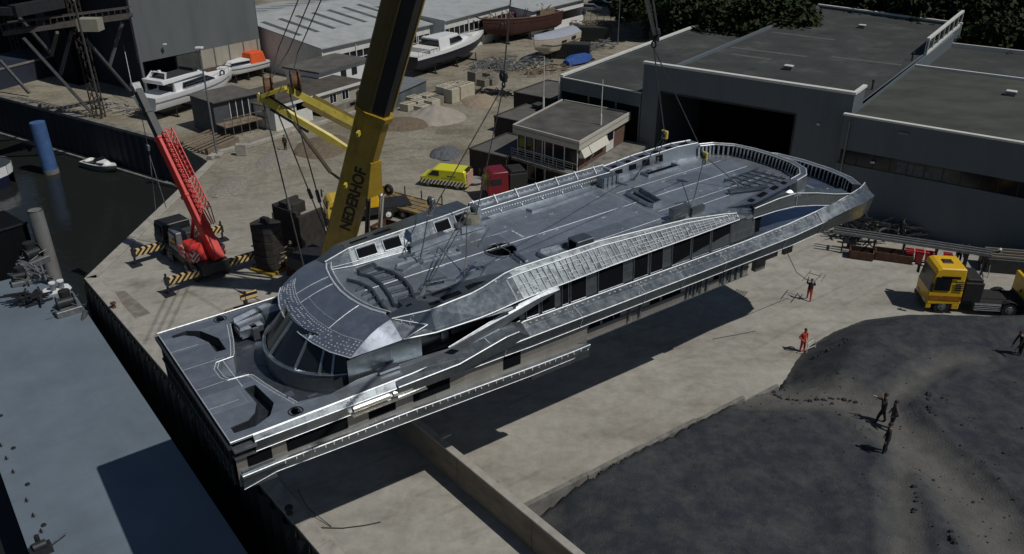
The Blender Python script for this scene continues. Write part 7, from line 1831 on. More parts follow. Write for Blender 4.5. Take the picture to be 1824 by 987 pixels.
# lattice fly jib folded beside the boom
JA = P(440,338,6.4)
JA = P(379,399,4.4); JB = P(297,230,10.9)
m = MB(); d_ = (JB-JA).normalized(); x = rl*.28; y = d_.cross(rl).normalized()*.32
cs = [x+y, x-y, -x-y, -x+y]
for c in cs: m.bar(JA+c*.5, JA+d_*1.2+c, .07); m.bar(JA+d_*1.2+c, JB+c, .07)
n_ = 16
for i in range(n_):
    p = lerp(JA+d_*1.2,JB,i/n_); q = lerp(JA+d_*1.2,JB,(i+1)/n_)
    for j in range(4): m.bar(p+cs[j], q+cs[(j+1)%4], .045)
m.build('lattice_jib', RED, RK, True)
m = MB(); hk = P(258,262,13.5-5.2); hk = RT+rd_*.4+V(0,0,-5.0); m.tube(RT+rd_*.4, hk, .03,.03,5); m.build('hoist_rope', WIRE, RK, True)
t = hookblock('hook_block', 'small hook block dangling from the red crane in front of the sheet pile wall', hk, col=GREYSTEEL)
t = thing('lifting_sling', 'two leg chain sling hanging from the red crane hook', 'sling', hk+V(0,0,-.6), 90); m = MB(); a = V(0,0,0)
for s_ in (-.12,.14): m.tube(a, V(s_*3,s_,-4.6), .035,.035,5)
m.build('chain_leg', GREYSTEEL, t)

# extra outrigger foot and plate at the yacht's port bow (belongs to the yellow crane)
t = thing('outrigger_mat', 'timber outrigger mat with striped jack head beside the yacht port bow', 'outrigger mat', P(440,555,0), 54)
m = MB(); m.box(-1.3,1.3,-.9,.9,0,.18); m.build('mat_boards', WOOD, t, bevel=.02)
m = MB(); m.tube(V(0,0,.18),V(0,0,1.6),.16,.16,10); m.tube(V(0,0,.18),V(0,0,.3),.45,.45,14); m.build('jack', DARKSTEEL, t)
m = MB(); m.box(-.3,.9,-.15,.15,1.0,1.5); m.build('striped_beam', HAZ, t)

# ---- counterweight stacks
def cw_stack(label, u, v, w, l, n, hdg, cat='counterweight'):
    t = thing('counterweight_stack', label, cat, P(u,v,0), hdg); 
    for i in range(n):
        m = MB(); h_ = .62; e = random.uniform(-.02,.02); 
        m.prism([(x+e,y) for x,y in ((-w/2,-l*.3),(-w*.3,-l/2),(w*.3,-l/2),(w/2,-l*.3),(w/2,l*.3),(w*.3,l/2),(-w*.3,l/2),(-w/2,l*.3))], .25+i*h_, .25+i*h_+h_-.03); m.build('ballast_slab', RUSTD, t, bevel=.03)
    m = MB(); m.box(-w/2-.2,w/2+.2,-l/2-.1,l/2+.1,0,.24); m.build('base_plate', YELLOW, t, bevel=.02)
    m = MB(); m.box(-.2,.2,-.3,.3,.25+n*.62,.25+n*.62+.45); m.bar(V(w/2-.1,0,.25+n*.62), V(w/2-.1,0,.8+n*.62), .06); m.build('lifting_eye', DARKSTEEL, t)
    return t
RUSTD = mat('dark_ballast', (.035,.031,.027), .85, .1, .45, 2, .4, 14)
cw_stack('tall rounded counterweight stack on a yellow base beside the red crane', 484,478,1.9,2.2,6,30)
t = thing('counterweight_tower', 'tall dark open counterweight frame behind the rounded stack', 'counterweight', P(540,450,0), 36)
m = MB(); m.box(-1.3,1.3,-1.6,-1.3,0,4.0); m.box(-1.3,-1.0,-1.3,1.3,0,4.3); m.box(-1.3,1.3,1.3,1.6,0,4.4); m.box(-1.2,.2,-.8,.8,3.9,4.8); m.build('slab_frame', RUSTD, t, bevel=.04)
m = MB()
for i in range(6): m.box(1.3,1.45,1.25,1.55,.5+i*.6,.85+i*.6)
m.build('pale_lug', mat('scuffed_lug',(.25,.22,.18),.8,.1,.3,3), t)
m = MB(); m.box(-.9,2.8,-1.2,1.2,.0,1.0); m.build('low_slab', RUSTD, t, bevel=.04)
t = thing('ballast_box', 'red fronted box with pale top in front of the counterweights', 'box', P(560,492,0), 104)
m = MB(); m.box(-2.1,2.1,-.5,.7,0,1.5); m.build('box', mat('faded_red_panel',(.13,.028,.02),.6,0,.4,1), t, bevel=.03)
m = MB(); m.box(-2.12,2.12,-.5,.3,1.51,1.56); m.build('pale_top', mat('pale_top',(.42,.37,.29),.8,0,.15,2), t)
m = MB(); m.box(.6,2.1,-.53,-.51,.1,1.4); m.build('yellow_panel', mat('dull_yellow_panel',(.22,.15,.03),.6,0,.3,1), t)
m = MB()
for i in range(5): m.box(-2.1,.5,-.53,-.505,.2+i*.26,.25+i*.26)
m.build('groove', DARKSTEEL, t)
clutter('hose_tangle','tangle of hoses and chains between the counterweight stacks',520,470,2.2,1.6,26,mat('pale_hose',(.22,.19,.13),.8),36,1.8,'equipment')

# ---- truck with crane trailer behind the boom
def truck_cab(t, paint, x0=0, w=2.5, h=3.2, Ln=2.1, gl=GLASS):
    m = MB(); m.loft([[V(x0,-w/2,.8),V(x0+Ln,-w/2,.7),V(x0+Ln+.02,-w/2,1.7),V(x0+Ln-.25,-w/2+.08,h-.15),V(x0+Ln-.55,-w/2+.12,h),V(x0+.05,-w/2+.1,h)],[V(x0,w/2,.8),V(x0+Ln,w/2,.7),V(x0+Ln+.02,w/2,1.7),V(x0+Ln-.25,w/2-.08,h-.15),V(x0+Ln-.55,w/2-.12,h),V(x0+.05,w/2-.1,h)]]); c = m.build('cab', paint, t, bevel=.07)
    m = MB(); m.add([V(x0+Ln+.03,-w/2+.1,1.75),V(x0+Ln+.03,w/2-.1,1.75),V(x0+Ln-.16,w/2-.18,h-.5),V(x0+Ln-.16,-w/2+.18,h-.5)],[(0,1,2,3)]); m.build('windscreen', gl, c)
    for s_ in (-1,1):
        m = MB(); m.box(x0+Ln-1.35,x0+Ln-.3,s_*(w/2-.06),s_*(w/2+.012),1.85,h-.65); m.build('side_window', gl, c)
        m = MB(); m.bar(V(x0+Ln-.2,s_*(w/2+.05),2.5),V(x0+Ln,s_*(w/2+.32),2.5),.05); m.box(x0+Ln-.05,x0+Ln+.08,s_*(w/2+.2),s_*(w/2+.42),1.9,2.6); m.build('mirror', BLACK, c)
        m = MB(); m.box(x0+Ln,x0+Ln+.06,s_*.75-.22,s_*.75+.22,.75,1.0); m.build('headlight', OFFWHITE, c)
    m = MB(); m.box(x0+Ln,x0+Ln+.08,-w/2+.05,w/2-.05,.42,.7); m.build('bumper', DARKSTEEL, c)
    return c
t = thing('service_truck', 'yellow lorry with flat wooden bed and upright spare wheel behind the big boom', 'truck', P(600,394,0)-hd(-110)*4.1, -110)
t2 = t
cb = P(612,372,0)
m = MB(); m.box(-2.6,4.4,-1.2,1.2,.6,1.2); m.build('chassis', DARKSTEEL, t)
truck_cab(t, mat('lorry_yellow',(.62,.42,.05),.35,0,.1,1), 3.2, 2.4, 2.4, 1.8)
m = MB(); m.loft([[V(.2,-1.3,1.2),V(2.4,-1.3,1.2),V(2.2,-1.2,3.1),V(.5,-1.2,3.1)],[V(.2,1.1,1.2),V(2.4,1.1,1.2),V(2.2,1.0,3.1),V(.5,1.0,3.1)]]); m.build('sleeper_body', YELLOWTR, t, bevel=.1)
for x in (-1.8,-.4,3.9):
    for y in (-1.1,1.1): add_wheel(t, x, y, .5, .32, WHITE)
t = thing('equipment_trailer', 'brown timber decked trailer with yellow fittings behind the yacht port fairing', 'trailer', P(735,382,0), 124)
m = MB(); m.box(-3.2,3.6,-1.35,1.35,.8,1.0); m.build('timber_deck', WOOD, t)
m = MB()
for y in (-1.4,-.7,0,.7,1.4): m.bar(V(-3.4,y,1.02), V(3.7,y,1.02), .07,.12)
for x in (-3.3,-1,1.2,3.5): m.bar(V(x,-1.4,1.04), V(x,1.4,1.04), .1,.08)
m.build('deck_rail', mat('mustard_rail',(.35,.24,.05),.6,0,.3,2), t)
m = MB(); 
for x in (-2,0,2.4): m.bar(V(x,1.38,.9), V(x,1.38,1.9), .08)
m.build_each('stake', DARKSTEEL, t)
m = MB(); m.torus(V(-3.1,.4,1.65),.36,.17,'y',18,8); sw = m.build('spare_wheel', BLACK, t, smooth=True); m = MB(); m.tube(V(-3.1,.35,1.65),V(-3.1,.45,1.65),.22,.22,12); m.build('rim', OFFWHITE, sw)
m = MB(); m.box(-4.0,-3.2,-.9,-.2,.9,2.0); m.box(-4.2,-3.4,.7,1.2,.9,1.7); m.bar(V(-3.7,-.9,2.0),V(-3.2,-.9,1.0),.12); m.build_each('yellow_gear', YELLOW, t, bevel=.03)
for x in (-2,0,1.2,2.4):
    for y in (-1.2,1.2): add_wheel(t, x, y, .42, .3)
t = thing('steel_tray', 'brown open steel tray beside the trailer and the boom foot', 'tray', P(715,425,0), 124)
m = MB(); m.box(-2.6,2.6,-1.0,1.0,.2,.35); m.box(-2.6,2.6,-1.05,-.95,.35,.9); m.box(-2.6,2.6,.95,1.05,.35,.9); m.box(-2.65,-2.55,-1,1,.35,.9); m.box(-.05,.05,-1,1,.35,.8); m.build('tray', RUST, t)
m = MB(); m.box(-2.3,-.4,-.7,-.3,.36,.8); m.box(.4,2.3,.1,.5,.36,.85); m.build('steel_beam', mat('pale_beam',(.25,.20,.15),.8,0,.3,2), t)

# ---- yellow van
t = thing('service_van', 'bright yellow service van with striped lower sides and open tailgate', 'van', P(795,330,0), -72)
m = MB(); prof = [(-2.5,.35),(2.3,.3),(2.45,.75),(2.4,1.05),(1.75,1.25),(1.05,1.9),(.8,1.96),(-2.3,1.98),(-2.48,1.3)]
m.side(prof, -.95, .95); m.build('body', VANYEL, t, bevel=.09)
m = MB(); m.add([V(1.72,-.8,1.3),V(1.72,.8,1.3),V(1.12,.72,1.86),V(1.12,-.72,1.86)],[(0,1,2,3)]); m.build('windscreen', GLASS, t).location.x = .03
for s_ in (-1,1):
    m = MB(); m.add([V(.35,s_*.965,1.25),V(1.5,s_*.965,1.25),V(1.0,s_*.965,1.78),V(.35,s_*.965,1.78)],[(0,1,2,3)]); m.build('side_window', GLASS, t)
    m = MB(); m.box(-2.45,2.3,s_*.95,s_*.975,.38,.82); m.build('striped_panel', stripes('van_chevron_%d' % s_, (.75,.72,.70), (.015,.012,.012), 2.3, (1.2,0,.9)), t)
    m = MB(); m.box(-2.0,.1,s_*.95,s_*.96,1.1,1.12); m.box(-1.4,-.5,s_*.95,s_*.962,1.3,1.38); m.build('side_marking', BLACK, t)
m = MB(); m.box(-2.56,-2.50,-.85,.85,.4,1.75); m.build('striped_tail', HAZR, t)
m = MB(); m.box(-2.62,-2.2,-.55,.55,2.0,2.06); m.build('light_bar', DARKSTEEL, t)
for x in (-1.55,1.6):
    for y in (-.86,.86): add_wheel(t, x, y, .34, .22, GREYSTEEL)
# round basket behind it
t = thing('round_basket', 'pale oval coil basket on the ground right of the yellow van', 'basket', P(846,326,0), 100)
m = MB(); m.torus(V(0,0,.3),.8,.15,'z',18,6); m.tube(V(0,0,.02),V(0,0,.25),.7,.7,16); m.build('basket', mat('basket_grey',(.3,.3,.29),.8,0,.3,5), t)
# ---- dark red truck
t = thing('tractor_unit', 'dark red tractor unit with black rear parked under the office balcony', 'truck', P(897,352,0), -108)
m = MB(); m.box(-3.6,2.0,-1.0,1.0,.6,1.0); m.build('chassis', BLACK, t)
truck_cab(t, DKRED, -.2, 2.4, 3.0, 2.1)
m = MB(); m.box(-2.0,-.25,-1.2,1.2,.9,2.7); m.box(-1.9,-.5,-.9,.9,2.7,2.95); m.build('black_rear_box', BLACK, t, bevel=.05)
m = MB()
for i in range(6): m.tube(V(-1.9+i*.28,-1.1,2.75),V(-1.9+i*.28,1.1,2.75),.12,.12,6)
m.build('roll', BLACK, t)
m = MB(); m.add([V(1.5,-.25,.9),V(1.5,.25,.9),V(1.5,0,1.35)],[(0,1,2)]); m.build('white_triangle', WHITE, t).location.x = .44
for x in (-3.0,-1.7,1.1):
    for y in (-1.0,1.0): add_wheel(t, x, y, .5, .34)

# ---- yellow tractor unit with low trailer at the right
TR = P(1700,560,0)+hd(7)*1.25
t = thing('heavy_tractor', 'yellow heavy tractor unit with dark windscreen facing left before its trailer', 'truck', TR, -83)
m = MB(); m.box(-5.6,1.6,-.5,.5,.7,1.05); m.box(-5.6,-1.0,-1.1,1.1,.9,1.0); m.build('chassis', BLACK, t)
c = truck_cab(t, YELLOWTR, -.2, 2.5, 3.55, 2.3)
m = MB(); m.box(1.75,2.12,-1.24,1.24,.38,.82); m.box(-.15,.35,1.0,1.24,.4,.82); m.box(-.15,.35,-1.24,-1.0,.4,.82); m.build_each('lower_skirt', YELLOWTR, c, bevel=.05)
m = MB(); m.box(-.15,2.1,-1.0,1.0,.5,.84); m.build('wheel_arch', BLACK, c)
m = MB(); m.box(.2,1.5,1.252,1.262,2.78,3.0); m.build('upper_window', GLASS, c)
m = MB(); m.box(.5,1.2,-.4,.25,3.56,3.62); m.build('roof_hatch', mat('brown_hatch',(.05,.025,.015),.6), c, bevel=.03)
m = MB()
for i in range(5): m.box(-.15,.45,1.26,1.275,1.9+i*.16,1.98+i*.16)
m.build('air_louvre', DARKSTEEL, c)
m = MB(); m.box(-.15,2.0,1.252,1.268,1.1,1.45); m.build('worn_side_panel', mat('scuffed_orange',(.42,.15,.02),.5,0,.5,4), c)
m = MB(); m.box(-1.6,-.3,-1.1,1.1,1.0,2.5); m.box(-1.5,-.4,-1.0,1.0,2.5,2.75); m.build('equipment_rack', BLACK, t, bevel=.06)
m = MB()
for i in range(4): m.tube(V(-3.0,1.2,.45+i*.14),V(-1.2,1.2,.45+i*.14),.06,.06,6)
m.box(-3.0,-1.2,.9,1.2,.4,.95); m.build('side_tank_guard', GREYSTEEL, t)
for x in (-5.0,-3.6,1.0):
    for y in (-1.05,1.05): add_wheel(t, x, y, .54, .36)
m = MB()
for x in (-5.0,-3.6):
    for y in (-1.05,1.05):
        m.loft([[V(x+.66*math.cos(a),y-.22,.54+.66*math.sin(a)) for a in [math.pi*k/8 for k in range(9)]],[V(x+.66*math.cos(a),y+.22,.54+.66*math.sin(a)) for a in [math.pi*k/8 for k in range(9)]]], False, False)
m.build('mudguard', BLACK, t, fix=False)
TL = TR+hd(97)*4.6
t = thing('ballast_trailer', 'low trailer with yellow headboard and toolboxes behind the yellow tractor', 'trailer', TL, -83)
m = MB(); m.box(-13,0,-1.3,1.3,.95,1.2); m.box(-13,0,-1.32,-1.3,.7,1.2); m.box(-13,.0,1.3,1.34,.7,1.22); m.build('deck', mat('grey_trailer_deck',(.07,.07,.065),.8,0,.3,2), t, bevel=.02)
m = MB(); m.box(-.25,.0,-1.35,1.35,1.2,2.6); m.box(-1.6,-.25,1.2,1.35,1.2,1.9); m.box(-1.6,-.25,-1.35,-1.2,1.2,1.9); m.build('headboard', YELLOWTR, t, bevel=.04)
m = MB(); m.box(-3.6,-2.8,.6,1.25,1.21,1.55); m.build('toolbox', PALEYELLOW, t, bevel=.03)
m = MB(); m.box(-5.0,-3.9,.6,1.25,1.21,1.5); m.build('toolbox', PALEYELLOW, t, bevel=.03)
m = MB(); 
for x in (-5.2,-6.2,-8,-10): m.bar(V(x,1.25,1.2), V(x,1.25,2.3), .07); m.bar(V(x,-1.25,1.2), V(x,-1.25,2.3), .07)
m.build_each('stake', DARKSTEEL, t)
m = MB(); m.box(-4.6,-2.2,-1.2,-.2,1.21,1.7); m.build('brown_load', mat('brown_crate',(.12,.08,.06),.8,0,.3,2), t)
for x in (-11,-9.6,-8.2):
    for y in (-1.1,1.1): add_wheel(t, x, y, .42, .32)
t = clutter('machine_bundle','dark tangle of hoses and machinery on the trailer behind the yellow headboard',1755,508,1.2,1.4,34,DARKSTEEL,7,1.1,'equipment'); t.location = TL+hd(97)*1.4+V(0,0,1.22)

# ---- steel rack with beams, bins, barrels along the low workshop
RK0 = P(1520,442,0); 
t = thing('beam_rack', 'long trestle rack carrying steel beams along the low workshop wall', 'rack', V(P(1612,431,1.6).x,P(1612,431,1.6).y,0), 113)
m = MB()
for y in (-.5,0,.45): m.bar(V(-5.5,y,1.75+.0), V(6.2,y,1.75), .16,.22)
m.build('steel_beam', GREYSTEEL, t)
m = MB()
for x in (-4.6,-2.2,0,2.4,4.6,5.8): m.bar(V(x,-.6,1.55), V(x,.6,1.55), .14,.14); m.bar(V(x,-.6,0), V(x,-.45,1.55), .12,.12); m.bar(V(x,.6,0), V(x,.45,1.55), .12,.12)
m.build_each('trestle', DARKSTEEL, t)
t = thing('timber_stack', 'pale planks stacked against the low workshop behind the beam rack', 'timber stack', P(1650,410,0), 116)
m = MB()
for i in range(6): m.box(-2.6+i*.1,3.2,-.5+i*.12,-.4+i*.12,1.2,1.35)
m.build('plank', mat('pale_plank',(.16,.15,.13),.9), t); m = MB(); m.box(-2,-1.7,-.4,.4,0,1.2); m.box(1.7,2,-.4,.4,0,1.2); m.build('support', DARKSTEEL, t)
clutter('scrap_pile','dark jumble of frames at the left end of the beam rack by the yacht stern',1530,425,3.4,2.4,60,DARKSTEEL,110,1.9)
clutter('scrap_pile','small parts and offcuts behind the beam rack',1590,415,5,1.2,40,GREYSTEEL,114,1.0)
for u, v, lab, k in ((1533,458,'brown steel bin under the left part of the beam rack',0),(1590,462,'long brown steel bin left of the red tubs',1)):
    t = thing('steel_bin', lab, 'bin', P(u,v,0), 110); m = MB(); x = .9+.5*k
    m.box(-x,x,-.6,.6,0,.1); m.box(-x,x,-.65,-.55,.1,.7); m.box(-x,x,.55,.65,.1,.7); m.box(-x-.05,-x+.05,-.6,.6,.1,.7); m.box(x-.05,x+.05,-.6,.6,.1,.7); m.build('bin', RUST, t)
    m = MB(); m.box(-x+.1,x-.1,-.5,.5,.1,.35); m.build('contents', DARKSTEEL, t)
REDBIN = mat('red_plastic_tub', (.42,.02,.025), .5, 0, .2, 2)
for i, (u, v, lab) in enumerate(((1616,466,'first red tub from the left below the beam rack'),(1634,468,'second red tub from the left below the beam rack'),(1652,471,'third red tub from the left below the beam rack'),(1684,474,'red tub standing apart at the right below the beam rack'))):
    t = thing('red_tub', lab, 'tub', P(u,v,0), 110, 'red tubs below the beam rack')
    m = MB(); m.loft([[V(-.24,-.30,0),V(.24,-.30,0),V(.24,.30,0),V(-.24,.30,0)],[V(-.31,-.38,1.0),V(.31,-.38,1.0),V(.31,.38,1.0),V(-.31,.38,1.0)]]); m.build('tub', REDBIN, t, bevel=.04)
    m = MB(); m.box(-.34,.34,-.42,.42,1.0,1.07); m.build('lid', REDBIN, t, bevel=.03); m = MB(); m.box(.25,.5,-.6,-.45,.1,.2); m.build('plank_end', OFFWHITE, t)
t = thing('flat_rack', 'dark skip with pale beams on top at the right edge behind the trailer', 'rack', P(1790,490,0)+hd(10)*1.2, 102)
m = MB(); m.box(-1.4,7,-1.0,1.0,0,1.2); m.build('skip', DARKSTEEL, t, bevel=.04); m = MB()
for y in (-.8,-.3,.3,.8): m.bar(V(-1.2,y,1.32), V(7,y,1.32), .12,.16)
m.build('beam', mat('tan_beam',(.20,.18,.14),.85,0,.2,2), t)
t = thing('hand_cart', 'small wheeled barrow frame beside the man in the white shirt', 'cart', P(1752,488,0), 30); m = MB(); m.bar(V(-.8,-.3,.4),V(.8,-.3,.7),.05); m.bar(V(-.8,.3,.4),V(.8,.3,.7),.05); m.bar(V(-.6,-.3,0),V(-.2,-.3,.6),.05); m.bar(V(-.6,.3,0),V(-.2,.3,.6),.05); m.build('frame', GREYSTEEL, t); m = MB(); m.torus(V(.6,0,.25),.22,.05,'y'); m.build('wheel', BLACK, t)
t = thing('anvil_stand', 'small low trestle on the sand left of the beam rack', 'trestle', P(1512,442,0), 110); m = MB(); m.bar(V(-1.0,0,.45),V(.9,0,.45),.1); m.box(-.2,.5,-.25,.25,0,.4); m.build('trestle', DARKSTEEL, t)

# ---- pontoon barge on the left
BZ = -1.5
A_ = P(130,520,BZ); B_ = P(310,790,BZ); dB = (B_-A_).normalized(); BR = dB
C1 = A_; D1 = A_+dB*45; wv = V(dB.y,-dB.x,0)      # towards the water side (left)
if wv.x > 0: wv = -wv
q = P(0,840,BZ); W_ = abs((q-A_).dot(wv))
t = thing('pontoon_barge', 'wide flat blue grey pontoon barge moored along the quay in the foreground', 'barge', lerp(C1,D1,.4), 90)
e = P(20,476,BZ); bk = -dB*0
c = [C1+wv*0, C1+wv*W_*.28-dB*1.5, C1+wv*W_*.28-dB*9, C1+wv*(W_+2)-dB*9, D1+wv*(W_), D1]
c = [C1, C1+wv*3.0-dB*5.5, C1+wv*(W_)-dB*5.5, D1+wv*W_, D1]
m = MB(); m.prism(xy(c), WZ-1, BZ)
m.build('hull', mat('barge_side', (.03,.035,.04), .7, .1, .4, 1), t, True)
m = MB(); m.prism(xy(c), BZ+.004, BZ+.05)
DKM = stained(stained(banded(banded(mat('blue_grey_deck', (.16,.20,.24), .55, 0, .10, .22, .1, 4, detail=8), dB, 6.0, .007, .76), wv, 2.4, .012, .82), .16, .42, .70, (.78,.79,.80)), 2.2, .66, .74, (.78,.72,.66)); m.build('deck', DKM, t, True)
m = MB()
for i in range(9):
    p = C1+wv*(W_-1.0)+dB*(3+i*4); m.tube(V(p.x,p.y,BZ+.05), V(p.x,p.y,BZ+.12), .15,.12,8)
m.build('deck_socket', DARKSTEEL, t, True)
def bl(a, b): return C1+wv*a+dB*b
# grey spud pile
t = thing('spud_pile', 'pale grey steel spud pile leaning at the barge corner', 'mooring pile', P(97,492,-3.5), 90)
m = MB(); m.tube(V(.0,0,-3),V(-.25,.2,6.2),.62,.62,20); m.build('pile', mat('galvanised_pile',(.24,.24,.235),.6,.2,.3,.8,streak=(1,1,.3)), t, smooth=True); m = MB(); m.torus(V(-.25,.2,6.2),.6,.05,'z',20,5); m.build('rim', DARKSTEEL, t)
# dark work boat wheelhouse at the left edge
t = thing('tug_deckhouse', 'black sided workboat end at the left edge beyond the pontoon', 'workboat', P(5,470,BZ)+V(-1,1.5,0), 40)
m = MB(); m.box(-6,2.2,-1.6,3,-1.5,2.8); m.build('hull', VOID, t); m = MB(); m.box(-6,2.3,-1.7,-1.55,2.8,2.95); m.build('gunwale', DARKSTEEL, t); m = MB(); m.tube(V(2.2,-1.4,2.0),V(3.0,-1.7,1.2),.08); m.dome(V(3.0,-1.7,1.1),.25,.25,.2,10,3); m.build('lamp', WHITE, t)
def winch(label, u, v, z, s=1.0, hdg=50, dark=True):
    t = thing('deck_winch', label, 'winch', P(u,v,z), hdg)
    m = MB(); m.box(-.9*s,.9*s,-.7*s,.7*s,0,.5*s); m.build('bedplate', GREYSTEEL, t, bevel=.03)
    m = MB(); m.tube(V(-.6*s,0,.9*s),V(.6*s,0,.9*s),.35*s,.35*s,14); m.tube(V(-.62*s,0,.9*s),V(-.55*s,0,.9*s),.55*s,.55*s,16); m.tube(V(.55*s,0,.9*s),V(.62*s,0,.9*s),.55*s,.55*s,16); m.build('drum', DARKSTEEL, t)
    m = MB(); m.tube(V(.1*s,.3*s,.5*s),V(.1*s,.3*s,1.7*s),.38*s,.42*s,12); m.build('motor_cap', BLACK, t)
    m = MB()
    for i in range(14): 
        a = V(random.uniform(-.9,.9),random.uniform(-.7,.7),random.uniform(.4,1.1))*s; b = a+V(random.uniform(-.7,.7),random.uniform(-.5,.5),random.uniform(-.2,.3))*s; m.tube(a,b,.035*s,.035*s,5)
    m.build('pipework', GREYSTEEL, t); return t
winch('black capped winch with pale hoses at the barge edge', 122,556,BZ+.05,1.0,50)
winch('cluttered winch and fairlead group at the foot of the spud pile', 62,470,BZ+.05,1.1,30)
winch('small dark hydraulic unit left of the spud pile on the barge', 40,505,BZ+.05,.8,60)
clutter('hose_tangle','grey hoses and cables heaped beside the spud pile',52,470,2.6,1.4,26,GREYSTEEL,120,1.3,'equipment').location.z = BZ+.05
clutter('chain_heap','small dark heap of chain and shackles on the barge deck',45,510,1.8,1.2,30,DARKSTEEL,60,.9,'equipment').location.z = BZ+.05
t = thing('mooring_bollard', 'pair of pale capped bollards on a white plate at the barge edge', 'bollard', P(102,516,BZ+.05), 52)
m = MB(); m.prism([(-1.0,-.5),(-.7,-.7),(.8,-.7),(1.0,-.4),(.9,.5),(.6,.7),(-.8,.7),(-1,.4)], 0,.06); m.build('plate', WHITE, t)
for x in (-.25,.35):
    m = MB(); m.tube(V(x,0,.06),V(x,0,.62),.2,.2,12); b_ = m.build('post', GREYSTEEL, t); m = MB(); m.tube(V(x,0,.62),V(x,0,.74),.26,.26,12); m.build('cap', WHITE, b_)
t = thing('fender_tube', 'long dark rubber fender tube leaning on the barge edge', 'fender', P(146,570,BZ), 90); m = MB(); m.tube(V(-.1,.9,.2),V(.25,-1.0,-.4),.2,.2,10); m.build('tube', mat('dark_tube',(.06,.065,.06),.6), t)
t = thing('barge_winch', 'small dark winch at the bottom edge of the barge', 'winch', P(75,985,BZ+.05), 50); m = MB(); m.box(-.5,.5,-.3,.3,0,.4); m.tube(V(-.3,0,.5),V(.3,0,.5),.22,.22,12); m.tube(V(0,.2,.4),V(0,.2,1.0),.12,.12,8); m.build('winch_body', DARKSTEEL, t); m = MB(); m.bar(V(.5,0,.3),V(1.3,.4,.25),.05); m.build('lever', GREYSTEEL, t)
for i, (u, v) in enumerate(((2,795),(12,818),(24,842),(48,893),(60,920),(74,948))):
    t = thing('deck_ring', 'small dark mooring ring on the outer barge edge, number '+['one','two','three','four','five','six'][i]+' counted from the upper end', 'mooring ring', P(u,v,BZ+.05), 50, 'mooring rings on the barge'); m = MB(); m.torus(V(0,0,.08),.12,.035,'x',12,5); m.build('ring', DARKSTEEL, t); m = MB(); m.box(-.12,.12,-.12,.12,0,.03); m.build('pad', GREYSTEEL, t)

# ---- quay details
t = thing('quay_bollard', 'small dark bollard on the coping near the slab of the lower quay', 'bollard', P(516,915,.12), 90); m = MB(); m.tube(V(0,0,0),V(0,0,.35),.16,.12,12); m.build('post', DARKSTEEL, t); m = MB(); m.tube(V(0,0,.35),V(0,0,.45),.22,.2,12); m.build('head', DARKSTEEL, t)
t = thing('quay_bollard', 'small brown bollard on the coping left of the red crane', 'bollard', P(203,548,.12), 90); m = MB(); m.tube(V(0,0,0),V(0,0,.35),.16,.12,12); m.build('post', RUST, t); m = MB(); m.tube(V(0,0,.35),V(0,0,.42),.22,.2,12); m.build('head', RUST, t)
t = thing('mooring_line', 'loose dark mooring rope curving across the concrete slab', 'rope', P(600,940,0), 90)
m = MB(); pp = [P(u,v,.03) for u,v in ((516,915),(540,928),(565,940),(610,941),(650,936),(678,930))]; m.path(pp, .03, 5); m.build('rope', BLACK, t, True)
t = thing('mooring_line', 'thin straight line dropping from the yacht to the slab', 'rope', P(565,925,0), 90)
m = MB(); m.path([P(530,872,.6),P(548,905,.3),P(590,938,.04)], .02, 5); m.build('rope', BLACK, t, True)
t = thing('pit_cover', 'weathered rectangular pit cover in the quay between the coping and the yacht', 'pit cover', P(240,545,0), 140)
m = MB(); c = [P(205,520,0),P(222,518,0),P(268,558,0),P(235,570,0)]; m.prism(xy(c), .004,.012); m.build('cover_plate', mat('stained_cover',(.20,.185,.15),.95,0,.4,1.5), t, True)
t = thing('sun_strip', 'short pale strip standing in for sun through a gap by the flood wall cap', 'beam', P(790,780,0), 60); m = MB(); a = P(783,784,1.95); b = P(802,775,1.95); m.bar(a+V(0,0,.1),b+V(0,0,.1),.22,.12); m.build('beam', CONC, t, True)  # pale strip paints in a bit of sunlight through the gap, no real beam
t = thing('rail_strip', 'thin flat steel strip lying on the sand by the bay wall corner', 'steel strip', P(1300,610,0), 60); m = MB(); m.bar(P(1270,604,.03),P(1345,590,.03),.06,.03); m.build('strip', GREYSTEEL, t, True)

